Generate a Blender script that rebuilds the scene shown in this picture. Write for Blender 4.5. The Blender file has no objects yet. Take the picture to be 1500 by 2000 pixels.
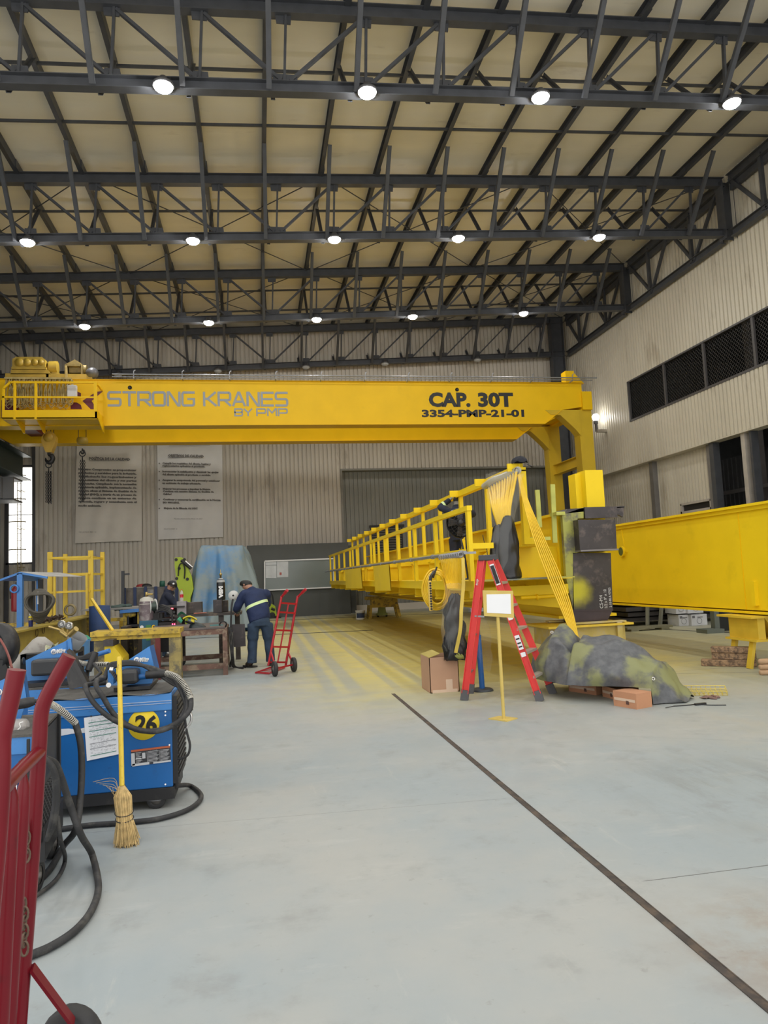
import bpy, bmesh, math, random
from math import sin, cos, pi, radians, atan2, hypot, sqrt
from mathutils import Vector, Matrix, Euler, Quaternion
random.seed(7)
scn = bpy.context.scene
COL = scn.collection

# ------------------------------------------------------------------ camera
CH = 1.6; FPX = 1380.0
CAM_R = (Matrix.Rotation(-radians(10.27), 3, 'Z') @ Matrix.Rotation(pi/2 + radians(5.13), 3, 'X') @ Matrix.Rotation(radians(-2.47), 3, 'Z'))
cd = bpy.data.cameras.new('camera'); cam = bpy.data.objects.new('camera', cd); COL.objects.link(cam)
cd.sensor_fit = 'VERTICAL'; cd.sensor_height = 36.0; cd.lens = 36.0*FPX/2000.0
cd.clip_start = 0.05; cd.clip_end = 300
cam.matrix_world = Matrix.Translation((0, 0, CH)) @ CAM_R.to_4x4()
scn.camera = cam
def ray(x, y): return CAM_R @ Vector((x-750.0, 1000.0-y, -FPX))
def onz(x, y, z=0.0):
    r = ray(x, y); t = (z-CH)/r.z; return Vector((r.x*t, r.y*t, z))
def onx(x, y, X):
    r = ray(x, y); t = X/r.x; return Vector((X, r.y*t, CH+r.z*t))
def ony(x, y, Y):
    r = ray(x, y); t = Y/r.y; return Vector((r.x*t, Y, CH+r.z*t))

# ------------------------------------------------------------------ world, exposure
scn.view_settings.view_transform = 'Standard'; scn.view_settings.look = 'None'
scn.view_settings.exposure = 0.74; scn.view_settings.gamma = 1.0; scn.view_settings.use_curve_mapping = False
w = bpy.data.worlds.new('world'); scn.world = w; w.use_nodes = True
bg = w.node_tree.nodes['Background']; bg.inputs[0].default_value = (1.0, 0.98, 0.94, 1); bg.inputs[1].default_value = 1.0
LAMP_E = 165.0

# ------------------------------------------------------------------ materials
_m = {}
def mat(name, col, rough=0.55, metal=0.0, var=0.12, vscale=3.0, bump=0.0, bscale=60.0, emit=None, estr=1.0, alpha=1.0, dirt=None, dscale=2.0, dthr=0.55, damt=0.6, coat=0.0, trans=0.0, stretch=None, spec=0.5):
    if name in _m: return _m[name]
    m = bpy.data.materials.new(name); m.use_nodes = True
    nt = m.node_tree; b = nt.nodes['Principled BSDF']
    c = (col[0], col[1], col[2], 1)
    b.inputs['Roughness'].default_value = rough; b.inputs['Metallic'].default_value = metal
    b.inputs['Coat Weight'].default_value = coat; b.inputs['Specular IOR Level'].default_value = spec
    b.inputs['Transmission Weight'].default_value = trans
    b.inputs['Alpha'].default_value = alpha
    tc = nt.nodes.new('ShaderNodeTexCoord'); src = tc.outputs['Object']
    if stretch:
        mp = nt.nodes.new('ShaderNodeMapping'); mp.inputs['Scale'].default_value = stretch
        nt.links.new(src, mp.inputs['Vector']); src = mp.outputs[0]
    out = None
    if var > 0:
        n = nt.nodes.new('ShaderNodeTexNoise'); n.inputs['Scale'].default_value = vscale; n.inputs['Detail'].default_value = 5
        nt.links.new(src, n.inputs['Vector'])
        r = nt.nodes.new('ShaderNodeMapRange'); r.inputs[1].default_value = 0.3; r.inputs[2].default_value = 0.7
        r.inputs[3].default_value = 1-var; r.inputs[4].default_value = 1+var
        nt.links.new(n.outputs['Fac'], r.inputs[0])
        mx = nt.nodes.new('ShaderNodeVectorMath'); mx.operation = 'SCALE'; mx.inputs[0].default_value = c[:3]
        nt.links.new(r.outputs[0], mx.inputs['Scale']); out = mx.outputs[0]
    if dirt is not None:
        n2 = nt.nodes.new('ShaderNodeTexNoise'); n2.inputs['Scale'].default_value = dscale; n2.inputs['Detail'].default_value = 8; n2.inputs['Roughness'].default_value = 0.65
        nt.links.new(src, n2.inputs['Vector'])
        r2 = nt.nodes.new('ShaderNodeMapRange'); r2.inputs[1].default_value = dthr-0.03; r2.inputs[2].default_value = dthr+0.08
        r2.inputs[3].default_value = 0; r2.inputs[4].default_value = damt
        nt.links.new(n2.outputs['Fac'], r2.inputs[0])
        mm = nt.nodes.new('ShaderNodeMix'); mm.data_type = 'RGBA'
        nt.links.new(r2.outputs[0], mm.inputs[0])
        if out: nt.links.new(out, mm.inputs[6])
        else: mm.inputs[6].default_value = c
        mm.inputs[7].default_value = (dirt[0], dirt[1], dirt[2], 1); out = mm.outputs[2]
    if out: nt.links.new(out, b.inputs['Base Color'])
    else: b.inputs['Base Color'].default_value = c
    if bump > 0:
        n3 = nt.nodes.new('ShaderNodeTexNoise'); n3.inputs['Scale'].default_value = bscale; n3.inputs['Detail'].default_value = 4
        nt.links.new(src, n3.inputs['Vector'])
        bp = nt.nodes.new('ShaderNodeBump'); bp.inputs['Strength'].default_value = bump; bp.inputs['Distance'].default_value = 0.02
        nt.links.new(n3.outputs['Fac'], bp.inputs['Height']); nt.links.new(bp.outputs[0], b.inputs['Normal'])
    if emit:
        b.inputs['Emission Color'].default_value = (emit[0], emit[1], emit[2], 1); b.inputs['Emission Strength'].default_value = estr
    _m[name] = m
    return m
STEEL = mat('dark_grey_steel_paint', (0.055, 0.058, 0.066), 0.5, 0, 0.15, 4)
STEELB = mat('dark_bolt_steel', (0.03, 0.03, 0.034), 0.5, 0.4)
YEL = mat('crane_yellow', (0.86, 0.53, 0.005), 0.45, 0, 0.04, 1.5, dirt=(0.7, 0.43, 0.01), dscale=1.2, dthr=0.64, damt=0.3, spec=0.25)
YEL2 = mat('fresh_spray_yellow', (0.84, 0.60, 0.010), 0.5, 0, 0.04, 1.8, dirt=(0.66, 0.48, 0.01), dscale=1.6, dthr=0.6, damt=0.4, spec=0.3)
YELW = mat('worn_yellow', (0.52, 0.36, 0.045), 0.6, 0, 0.2, 4, dirt=(0.10, 0.075, 0.04), dscale=7, dthr=0.52, damt=0.75)
YELC = mat('cage_yellow', (0.72, 0.50, 0.04), 0.5, 0, 0.1, 3)
MARO = mat('maroon_vinyl', (0.12, 0.012, 0.03), 0.5)
GREYL = mat('grey_vinyl', (0.30, 0.33, 0.36), 0.5, 0, 0.03)
BLK = mat('black_paint', (0.012, 0.012, 0.013), 0.5, 0, 0.1)
RUB = mat('black_rubber', (0.028, 0.028, 0.03), 0.65, 0, 0.25, 12, dirt=(0.10, 0.095, 0.085), dscale=9, dthr=0.56, damt=0.5)
CHROME = mat('bright_metal', (0.62, 0.61, 0.6), 0.3, 0.9, 0.05)
GALV = mat('galvanised_steel', (0.30, 0.31, 0.33), 0.42, 0.6, 0.15, 6)
WHITE = mat('white_paint', (0.8, 0.8, 0.79), 0.5, 0, 0.03)
PAPER = mat('white_paper', (0.82, 0.83, 0.86), 0.7, 0, 0.02)
BLUE = mat('welder_blue', (0.010, 0.115, 0.36), 0.38, 0, 0.1, 3, dirt=(0.02, 0.06, 0.16), dscale=5, dthr=0.63, damt=0.5)
BLUEL = mat('rack_blue', (0.05, 0.19, 0.50), 0.45, 0, 0.1, 3)
RED = mat('hand_truck_red', (0.15, 0.006, 0.013), 0.33, 0, 0.1, 5, dirt=(0.08, 0.012, 0.014), dscale=8, dthr=0.62, damt=0.6, spec=0.3)
REDL = mat('ladder_red', (0.72, 0.05, 0.045), 0.4, 0, 0.08, 4)
CARD = mat('cardboard', (0.48, 0.29, 0.19), 0.8, 0, 0.06, 3)
TAPE = mat('packing_tape', (0.66, 0.50, 0.38), 0.5, 0, 0.05)
WOOD = mat('weathered_timber', (0.34, 0.22, 0.13), 0.8, 0, 0.3, 6, dirt=(0.09, 0.06, 0.045), dscale=5, dthr=0.5, damt=0.8, stretch=(1, 5, 5))
SKIN = mat('skin', (0.40, 0.21, 0.14), 0.55, 0, 0.06, 9)
MILL = mat('bare_mill_steel', (0.055, 0.049, 0.052), 0.42, 0.45, 0.25, 3, dirt=(0.16, 0.13, 0.12), dscale=4, dthr=0.56, damt=0.6)
GLASS = mat('clear_plastic', (0.85, 0.86, 0.86), 0.12, 0, 0.0, alpha=0.25)

# ------------------------------------------------------------------ mesh building
def frame_of(d, up=Vector((0, 0, 1))):
    d = d.normalized()
    if abs(d.dot(up)) > 0.995: up = Vector((0, 1, 0)) if abs(d.y) < 0.9 else Vector((1, 0, 0))
    s = d.cross(up).normalized(); u = s.cross(d).normalized()
    return d, s, u
class MB:
    def __init__(s): s.v = []; s.f = []; s.sm = []
    def add(s, vs, fs, smooth=False):
        n = len(s.v); s.v.extend([tuple(v) for v in vs])
        for f in fs: s.f.append([i+n for i in f]); s.sm.append(smooth)
        return s
    def box(s, c, d, rot=None):
        h = Vector(d)/2; c = Vector(c); R = rot.to_matrix() if isinstance(rot, Euler) else (rot if rot is not None else Matrix.Identity(3))
        vs = [c + R @ Vector((sx*h.x, sy*h.y, sz*h.z)) for sx in (-1, 1) for sy in (-1, 1) for sz in (-1, 1)]
        return s.add(vs, [(0,1,3,2),(4,6,7,5),(0,4,5,1),(2,3,7,6),(0,2,6,4),(1,5,7,3)])
    def bb(s, a, b):
        a = Vector(a); b = Vector(b); return s.box((a+b)/2, [abs(x) for x in (b-a)])
    def bar(s, p, q, w=0.05, h=None, up=Vector((0,0,1)), off=(0,0)):
        h = w if h is None else h; p = Vector(p); q = Vector(q); d, sd, u = frame_of(q-p, up)
        o = sd*off[0]+u*off[1]; vs = []
        for e in (p, q):
            for a, b in ((-1,-1),(1,-1),(1,1),(-1,1)): vs.append(e+o+sd*a*w/2+u*b*h/2)
        return s.add(vs, [(3,2,1,0),(4,5,6,7),(0,1,5,4),(1,2,6,5),(2,3,7,6),(3,0,4,7)])
    def ibeam(s, p, q, h, b, t=0.015, tw=None, up=Vector((0,0,1))):
        tw = tw or t
        s.bar(p, q, b, t, up, (0, h/2-t/2)); s.bar(p, q, b, t, up, (0, -h/2+t/2)); return s.bar(p, q, tw, h-2*t, up)
    def chan(s, p, q, h, b, t=0.008, up=Vector((0,0,1)), side=1):
        s.bar(p, q, t, h, up); s.bar(p, q, b, t, up, (side*b/2, h/2-t/2)); return s.bar(p, q, b, t, up, (side*b/2, -h/2+t/2))
    def angle(s, p, q, w, t=0.008, up=Vector((0,0,1)), side=1):
        s.bar(p, q, t, w, up); return s.bar(p, q, w, t, up, (side*w/2, -w/2+t/2))
    def tube(s, pts, r, n=8, cap=True, closed=False):
        pts = [Vector(p) for p in pts]; m = len(pts); rr = r if isinstance(r, (list, tuple)) else [r]*m
        ref = None; vs = []
        for i, p in enumerate(pts):
            if closed: d = pts[(i+1) % m]-pts[i-1]
            else: d = pts[min(i+1, m-1)]-pts[max(i-1, 0)]
            if d.length < 1e-9: d = Vector((0,0,1))
            d.normalize()
            if ref is None: ref = frame_of(d)[1]
            sd = ref - d*ref.dot(d)
            if sd.length < 1e-6: sd = frame_of(d)[1]
            sd.normalize(); ref = sd; u = d.cross(sd)
            for k in range(n):
                a = 2*pi*k/n; vs.append(p+(sd*cos(a)+u*sin(a))*rr[i])
        fs = []
        for i in range(m if closed else m-1):
            for k in range(n):
                a = i*n+k; b = i*n+(k+1) % n; j = ((i+1) % m)*n
                fs.append((a, b, j+(k+1) % n, j+k))
        s.add(vs, fs, True)
        if cap and not closed:
            s.add([vs[k] for k in range(n)], [tuple(range(n))[::-1]]); s.add([vs[(m-1)*n+k] for k in range(n)], [tuple(range(n))])
        return s
    def cyl(s, p, q, r, n=16, r2=None): return s.tube([p, q], [r, r if r2 is None else r2], n)
    def lathe(s, prof, c=(0,0,0), axis=(0,0,1), n=20, smooth=True):
        c = Vector(c); d, sd, u = frame_of(Vector(axis)); vs = []; m = len(prof)
        for r, z in prof:
            for k in range(n):
                a = 2*pi*k/n; vs.append(c+d*z+(sd*cos(a)+u*sin(a))*max(r, 1e-4))
        fs = []
        for i in range(m-1):
            for k in range(n):
                fs.append((i*n+k, i*n+(k+1) % n, (i+1)*n+(k+1) % n, (i+1)*n+k))
        return s.add(vs, fs, smooth)
    def ring(s, c, axis, R, r, n=20, k=6):
        d, sd, u = frame_of(Vector(axis)); c = Vector(c)
        return s.tube([c+(sd*cos(2*pi*i/n)+u*sin(2*pi*i/n))*R for i in range(n)], r, k, closed=True)
    def prism(s, poly, d):
        d = Vector(d); poly = [Vector(p) for p in poly]; n = len(poly)
        return s.add(poly+[p+d for p in poly], [tuple(range(n))[::-1], tuple(range(n, 2*n))]+[(i, (i+1) % n, n+(i+1) % n, n+i) for i in range(n)])
    def grid(s, fn, nu, nv, smooth=True):
        vs = [fn(i/nu, j/nv) for j in range(nv+1) for i in range(nu+1)]
        fs = [(j*(nu+1)+i, j*(nu+1)+i+1, (j+1)*(nu+1)+i+1, (j+1)*(nu+1)+i) for j in range(nv) for i in range(nu)]
        return s.add(vs, fs, smooth)
    def build(s, name, m, parent=None, base=None, bevel=0.0):
        me = bpy.data.meshes.new(name); vs = s.v
        if base is None and parent is not None: base = parent.get('_b', (0, 0, 0))
        if base is not None: vs = [(x-base[0], y-base[1], z-base[2]) for x, y, z in vs]
        me.from_pydata(vs, [], s.f); me.polygons.foreach_set('use_smooth', s.sm); me.update()
        bm = bmesh.new(); bm.from_mesh(me); bmesh.ops.recalc_face_normals(bm, faces=bm.faces); bm.to_mesh(me); bm.free()
        me.materials.append(m)
        o = bpy.data.objects.new(name, me); COL.objects.link(o)
        if parent is not None: o.parent = parent
        elif base is not None: o.location = base
        if parent is not None and parent.type == 'MESH': o['_b'] = tuple(base)
        else: o['_b'] = tuple(base) if base is not None else (0, 0, 0)
        if bevel > 0:
            b = o.modifiers.new('bevel', 'BEVEL'); b.width = bevel; b.segments = 2; b.limit_method = 'ANGLE'
        return o
# every mesh is written in world coordinates; a thing's Empty sits at its base
def thing(name, label, cat, loc, group=None):
    o = bpy.data.objects.new(name, None); COL.objects.link(o); o.location = loc; o['_b'] = tuple(loc)
    o.empty_display_size = 0.2
    o['label'] = label; o['category'] = cat
    if group: o['group'] = group
    return o
def tag(o, label, cat, group=None, kind=None):
    o['label'] = label; o['category'] = cat
    if group: o['group'] = group
    if kind: o['kind'] = kind
    return o
def struct(o): o['kind'] = 'structure'; return o
def dup(root, loc, rz=0.0, label=None):
    r = root.copy(); COL.objects.link(r); r.location = loc; r.rotation_euler = (0, 0, rz)
    if label: r['label'] = label
    def rec(a, b):
        for ch in [c for c in a.children if c.name in names]:
            c = ch.copy(); COL.objects.link(c); c.parent = b; rec(ch, c)
    names = {o.name for o in scn.objects}
    rec(root, r)
    return r
def smooth_path(pts, n=8):
    pts = [Vector(p) for p in pts]; out = []
    for i in range(len(pts)-1):
        p0 = pts[max(i-1, 0)]; p1 = pts[i]; p2 = pts[i+1]; p3 = pts[min(i+2, len(pts)-1)]
        for k in range(n):
            t = k/n
            out.append(0.5*((2*p1)+(p2-p0)*t+(2*p0-5*p1+4*p2-p3)*t*t+(3*p1-p0-3*p2+p3)*t**3))
    out.append(pts[-1]); return out
def text(s, size, org, xdir, ydir, m, parent, name='lettering', sx=1.0, bold=0.0, align='LEFT', depth=0.004, space=1.0, width=None, res=3):
    """built-in letterforms laid on a surface: org is the baseline start"""
    cu = bpy.data.curves.new(name, 'FONT'); cu.body = s; cu.size = size; cu.extrude = depth; cu.offset = bold; cu.align_x = align
    cu.space_character = space; cu.resolution_u = res
    o = bpy.data.objects.new('tmp', cu); COL.objects.link(o)
    dg = bpy.context.evaluated_depsgraph_get(); me = bpy.data.meshes.new_from_object(o.evaluated_get(dg))
    bpy.data.objects.remove(o)
    xs = [v.co.x for v in me.vertices]
    if width and xs: sx = width/(max(xs)-min(xs))
    xd = Vector(xdir).normalized(); yd = Vector(ydir).normalized(); nd = xd.cross(yd); org = Vector(org)
    base = Vector(parent.get('_b', (0,0,0))) if parent else Vector((0,0,0))
    x0 = min(xs) if (width and xs) else 0
    for v in me.vertices:
        c = v.co.copy(); v.co = org+xd*((c.x-x0)*sx)+yd*c.y+nd*c.z-base
    me.materials.clear(); me.materials.append(m); me.name = name
    o = bpy.data.objects.new(name, me); COL.objects.link(o)
    if parent: o.parent = parent; o['_b'] = tuple(base)
    return o
# ------------------------------------------------------------------ node helper for the floor
class NT:
    def __init__(s, m): s.m = m; s.nt = m.node_tree; s.L = s.nt.links
    def n(s, t, **k):
        x = s.nt.nodes.new(t)
        for a, b in k.items(): setattr(x, a, b)
        return x
    def math(s, op, a, b=None, c=None, clamp=False):
        x = s.n('ShaderNodeMath', operation=op); x.use_clamp = clamp
        for i, v in enumerate((a, b, c)):
            if v is None: continue
            if isinstance(v, (int, float)): x.inputs[i].default_value = v
            else: s.L.new(v, x.inputs[i])
        return x.outputs[0]
    def rng(s, v, a, b, c=0.0, d=1.0, sm=True):
        x = s.n('ShaderNodeMapRange'); x.interpolation_type = 'SMOOTHSTEP' if sm else 'LINEAR'
        for i, q in enumerate((a, b, c, d)): x.inputs[i+1].default_value = q
        s.L.new(v, x.inputs[0]); return x.outputs[0]
    def noise(s, vec, sc, det=5, rough=0.55, stretch=None):
        if stretch:
            mp = s.n('ShaderNodeMapping'); mp.inputs['Scale'].default_value = stretch; s.L.new(vec, mp.inputs['Vector']); vec = mp.outputs[0]
        x = s.n('ShaderNodeTexNoise'); x.inputs['Scale'].default_value = sc; x.inputs['Detail'].default_value = det; x.inputs['Roughness'].default_value = rough
        s.L.new(vec, x.inputs['Vector']); return x.outputs['Fac']
    def mix(s, f, a, b, mode='MIX'):
        x = s.n('ShaderNodeMix', data_type='RGBA', blend_type=mode)
        for i, v in ((0, f), (6, a), (7, b)):
            if isinstance(v, (int, float)): x.inputs[i].default_value = v
            elif isinstance(v, tuple): x.inputs[i].default_value = (v[0], v[1], v[2], 1)
            else: s.L.new(v, x.inputs[i])
        return x.outputs[2]
def floor_material():
    m = bpy.data.materials.new('concrete_floor'); m.use_nodes = True; T = NT(m); b = m.node_tree.nodes['Principled BSDF']
    tc = T.n('ShaderNodeTexCoord'); P = tc.outputs['Object']; sp = T.n('ShaderNodeSeparateXYZ'); T.L.new(P, sp.inputs[0]); X, Y = sp.outputs[0], sp.outputs[1]
    n1 = T.noise(P, 0.35, 6, 0.6); n2 = T.noise(P, 2.2, 8, 0.65); n3 = T.noise(P, 14, 6, 0.6); n4 = T.noise(P, 1.0, 6, 0.7, (1, 3.5, 1))
    c = T.mix(T.rng(n1, 0.38, 0.62), (0.305, 0.35, 0.37), (0.375, 0.385, 0.37))
    c = T.mix(T.rng(n2, 0.52, 0.72, 0, 0.45), c, (0.23, 0.235, 0.23))
    c = T.mix(T.rng(n4, 0.56, 0.7, 0, 0.35), c, (0.46, 0.47, 0.45))
    c = T.mix(T.rng(n3, 0.62, 0.75, 0, 0.35), c, (0.17, 0.165, 0.155))
    # pale tyre and drag streaks
    sw = T.noise(P, 1.6, 7, 0.75, (2.2, 0.35, 1)); c = T.mix(T.rng(sw, 0.60, 0.72, 0, 0.4), c, (0.50, 0.50, 0.46))
    # rusty brown stains to the right of the slot
    dx = T.math('SUBTRACT', X, 2.15); dy = T.math('SUBTRACT', Y, 2.75)
    d = T.math('SQRT', T.math('ADD', T.math('MULTIPLY', dx, dx), T.math('MULTIPLY', dy, dy)))
    st = T.math('MULTIPLY', T.rng(d, 0.15, 0.75, 1, 0), T.rng(n2, 0.35, 0.6)); c = T.mix(T.math('MULTIPLY', st, 0.6), c, (0.27, 0.20, 0.14))
    dx = T.math('SUBTRACT', X, 3.3); dy = T.math('SUBTRACT', Y, 4.6)
    d = T.math('SQRT', T.math('ADD', T.math('MULTIPLY', dx, dx), T.math('MULTIPLY', dy, dy)))
    st = T.math('MULTIPLY', T.rng(d, 0.2, 1.3, 1, 0), T.rng(sw, 0.40, 0.62)); c = T.mix(T.math('MULTIPLY', st, 0.45), c, (0.17, 0.17, 0.165))
    # yellow overspray laid over the floor around the girders being painted
    wob = T.math('MULTIPLY', T.math('SUBTRACT', n2, 0.5), 1.6); Xw = T.math('ADD', X, wob); Yw = T.math('ADD', Y, wob)
    a = T.rng(Xw, -0.2, 2.0); e = T.rng(Yw, 7.2, 11.5); f = T.rng(Xw, 9.0, 11.5, 1, 0.35); g = T.rng(Y, 27, 31.5, 1, 0.3)
    far = T.math('MULTIPLY', T.rng(Yw, 12, 17), T.rng(Xw, -1.8, 0.6)); a = T.math('MAXIMUM', a, T.math('MULTIPLY', far, 0.8))
    msk = T.math('MULTIPLY', T.math('MULTIPLY', a, e), T.math('MULTIPLY', f, g))
    # masked streaks that never got sprayed, following the rails above
    S = None
    for x0, wd, k in ((0.98, 0.10, 0.75), (1.32, 0.12, 0.8), (1.9, 0.07, 0.6), (2.35, 0.10, 0.55)):
        q = T.math('MULTIPLY', T.rng(T.math('ABSOLUTE', T.math('SUBTRACT', X, x0)), wd*0.5, wd*1.3, 1, 0), k)
        S = q if S is None else T.math('MAXIMUM', S, q)
    S = T.math('MULTIPLY', S, T.rng(Y, 9.3, 10.5)); msk2 = T.math('MULTIPLY', msk, T.math('SUBTRACT', 1.0, T.math('MULTIPLY', S, 0.75)))
    dens = T.math('MULTIPLY', msk2, T.rng(n4, 0.3, 0.7, 0.68, 0.95)); right = T.rng(X, 5.6, 8.0, 1, 0.55); dens = T.math('MULTIPLY', dens, right)
    c = T.mix(dens, c, (0.66, 0.56, 0.15))
    # thin cracks and pour joints
    def line(px, py, qx, qy, w, k, c):
        L = hypot(qx-px, qy-py); ux, uy = (qx-px)/L, (qy-py)/L
        t = T.math('ADD', T.math('MULTIPLY', T.math('SUBTRACT', X, px), ux), T.math('MULTIPLY', T.math('SUBTRACT', Y, py), uy))
        dd = T.math('ABSOLUTE', T.math('ADD', T.math('ADD', T.math('MULTIPLY', T.math('SUBTRACT', X, px), -uy), T.math('MULTIPLY', T.math('SUBTRACT', Y, py), ux)), T.math('MULTIPLY', T.math('SUBTRACT', n3, 0.5), w*2)))
        q = T.math('MULTIPLY', T.rng(dd, w*0.4, w, 1, 0), T.math('MULTIPLY', T.rng(t, 0, 0.05), T.rng(t, L-0.05, L, 1, 0)))
        return T.mix(T.math('MULTIPLY', q, k), c, (0.05, 0.05, 0.045))
    c = line(1.863, 3.463, 5.2, 3.45, 0.005, 0.8, c); c = line(-1.2, 5.10, 1.7, 4.92, 0.004, 0.45, c)
    c = line(5.2, 9.80, 9.9, 8.10, 0.012, 0.8, c); c = line(5.8, 9.75, 8.2, 9.75, 0.010, 0.6, c); c = line(3.2, 6.4, 6.2, 4.6, 0.004, 0.4, c)
    T.L.new(c, b.inputs['Base Color'])
    T.L.new(T.rng(n2, 0.3, 0.7, 0.42, 0.62), b.inputs['Roughness'])
    bp = T.n('ShaderNodeBump'); bp.inputs['Strength'].default_value = 0.12; bp.inputs['Distance'].default_value = 0.01
    T.L.new(n3, bp.inputs['Height']); T.L.new(bp.outputs[0], b.inputs['Normal'])
    return m
WALLM = mat('corrugated_wall_paint', (0.56, 0.515, 0.44), 0.45, 0, 0.07, 0.8, dirt=(0.30, 0.25, 0.19), dscale=1.3, dthr=0.60, damt=0.5, stretch=(1, 1, 0.35))
WALLR = mat('corrugated_wall_paint_right', (0.60, 0.555, 0.45), 0.45, 0, 0.05, 0.8, dirt=(0.33, 0.28, 0.2), dscale=1.1, dthr=0.60, damt=0.5, stretch=(1, 1, 0.4))
DOORM = mat('door_sheet_green_grey', (0.235, 0.235, 0.205), 0.5, 0, 0.08, 1.0)
ROOFM = mat('roof_liner_cream', (0.78, 0.725, 0.59), 0.36, 0, 0.05, 0.6, bump=0.25, bscale=1.1, dirt=(0.45, 0.38, 0.27), dscale=0.9, dthr=0.64, damt=0.4, stretch=(0.7, 2.5, 1))
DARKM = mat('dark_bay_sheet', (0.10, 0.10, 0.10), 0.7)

# ------------------------------------------------------------------ floor, roof, walls
b = MB().bb((-14, -3, -0.15), (26, 33, 0)); floor = struct(b.build('floor', floor_material()))
m = MB()                                              # steel slot running down the hall
m.bar((1.735, 1.0, -0.002), (1.735, 9.6, -0.002), 0.006, 0.012); m.bar((1.775, 1.0, -0.002), (1.775, 9.6, -0.002), 0.006, 0.012); m.bar((1.755, 1.0, 0.001), (1.755, 9.6, 0.001), 0.034, 0.003)
struct(m.build('trim_1', mat('slot_steel', (0.06, 0.05, 0.045), 0.7, 0.2, 0.3, 9, dirt=(0.14, 0.10, 0.07), dscale=8, dthr=0.5)))
TR = mat('embedded_rail', (0.045, 0.042, 0.036), 0.6, 0.2)
struct(MB().bar((-3.0, 21.9, 0.002), (3.3, 20.9, 0.002), 0.13, 0.008).build('trim_2', TR))
struct(MB().bar((-2.2, 29.3, 0.002), (9.0, 27.1, 0.002), 0.16, 0.008).build('trim_3', TR))
struct(MB().bar((9.0, 17.6, 0.002), (12.0, 10.0, 0.002), 0.06, 0.008).build('trim_4', TR))
RK = 0.053
def rz(x, z0): return z0+RK*x
m = MB(); m.prism([(-12, 2.5, rz(-12, 13.17)), (15.9, 2.5, rz(15.9, 13.17)), (15.9, 2.5, rz(15.9, 13.27)), (-12, 2.5, rz(-12, 13.27))], (0, 30.2, 0))
struct(m.build('ceiling', ROOFM))
def corr(m, o, u, n, L, z0, z1, pitch=0.19, dep=0.06):
    """trapezoid sheet: o start, u along, n towards the room"""
    o = Vector(o); u = Vector(u); n = Vector(n); prof = []; k = int(L/pitch)+1
    for i in range(k):
        for a, dd in ((0, 0), (0.66, 0), (0.71, 1), (0.92, 1)):
            s = (i+a)*pitch
            if s <= L: prof.append((s, -dd*dep))
    prof.append((L, 0))
    vs = []
    for s, dd in prof: 
        p = o+u*s+n*dd; vs.append((p.x, p.y, z0)); vs.append((p.x, p.y, z1))
    fs = [(2*i, 2*i+2, 2*i+3, 2*i+1) for i in range(len(prof)-1)]
    return m.add(vs, fs)
YB = 32.0
m = MB(); U = (1, 0, 0); N = (0, -1, 0)
corr(m, (-9.25, YB, 0), U, N, 13.15, 0.35, 13.6); corr(m, (3.9, YB, 0), U, N, 10.0, 6.5, 13.9); corr(m, (13.9, YB, 0), U, N, 1.4, 0, 14.1)
corr(m, (-11.6, YB+0.15, 0), U, N, 2.3, 6.9, 13.2); corr(m, (-11.6, YB+0.15, 0), U, N, 2.3, 0, 2.75); corr(m, (-11.6, YB+0.15, 0), U, N, 1.25, 2.75, 6.9)
m.bb((-11.6, YB+0.25, 0), (15.6, YB+0.3, 0.3)); m.bb((-9.25, YB-0.12, 0), (3.9, YB+0.05, 0.36))
m.bb((-11.6, YB+0.5, 0), (15.9, YB+0.6, 14.3))
struct(m.build('wall_back', WALLM))
m = MB(); corr(m, (3.9, YB+0.42, 0), U, N, 10.0, 0, 6.5, 0.2, 0.035)
door = struct(m.build('door_1', DOORM))
m = MB(); m.bb((3.84, YB-0.03, 0), (3.92, YB+0.42, 6.55)); m.bb((3.84, YB-0.05, 6.47), (13.95, YB+0.42, 6.56))
struct(m.build('trim_5', mat('door_jamb', (0.22, 0.21, 0.18), 0.5)))
# louvre set into the door
A = ony(726, 1031, YB+0.3); B = ony(786, 1088, YB+0.3)
m = MB(); m.bb((A.x-0.1, YB+0.28, A.z), (B.x+0.15, YB+0.36, A.z+0.12)); m.bb((A.x-0.06, YB+0.3, B.z), (A.x, YB+0.36, A.z)); m.bb((B.x, YB+0.3, B.z), (B.x+0.06, YB+0.36, A.z)); m.bb((A.x, YB+0.35, B.z), (B.x, YB+0.37, A.z))
lf = struct(m.build('window_2', mat('louvre_frame', (0.02, 0.02, 0.02), 0.6)))
m = MB(); k = 12
for i in range(k):
    z = B.z+(A.z-B.z)*(i+0.5)/k; m.box(((A.x+B.x)/2, YB+0.32, z), (B.x-A.x, 0.07, 0.035), Euler((0.6, 0, 0)))
m.build('slat', mat('louvre_slat', (0.20, 0.19, 0.16), 0.5), lf)
# translucent daylight panels at the far left
WIN = mat('daylit_translucent_panel', (0.8, 0.8, 0.75), 0.5, emit=(1.0, 0.98, 0.93), estr=1.35)
m = MB(); corr(m, (-10.35, YB+0.12, 0), U, N, 1.05, 2.8, 6.85, 0.2, 0.03); pn = m.build('window_1', WIN); struct(pn)
m = MB(); m.bb((-9.36, YB-0.06, 0.3), (-9.24, YB+0.1, 9.5)); m.bb((-10.45, YB, 0.3), (-10.3, YB+0.1, 9.0)); m.bb((-10.4, YB, 6.86), (-9.3, YB+0.1, 6.95)); m.bb((-10.4, YB, 2.72), (-9.3, YB+0.1, 2.8)); m.bb((-10.35, YB, 4.80), (-9.3, YB+0.06, 4.83))
m.build('window_frame', mat('window_frame_dark', (0.06, 0.06, 0.065), 0.5), pn)
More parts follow.
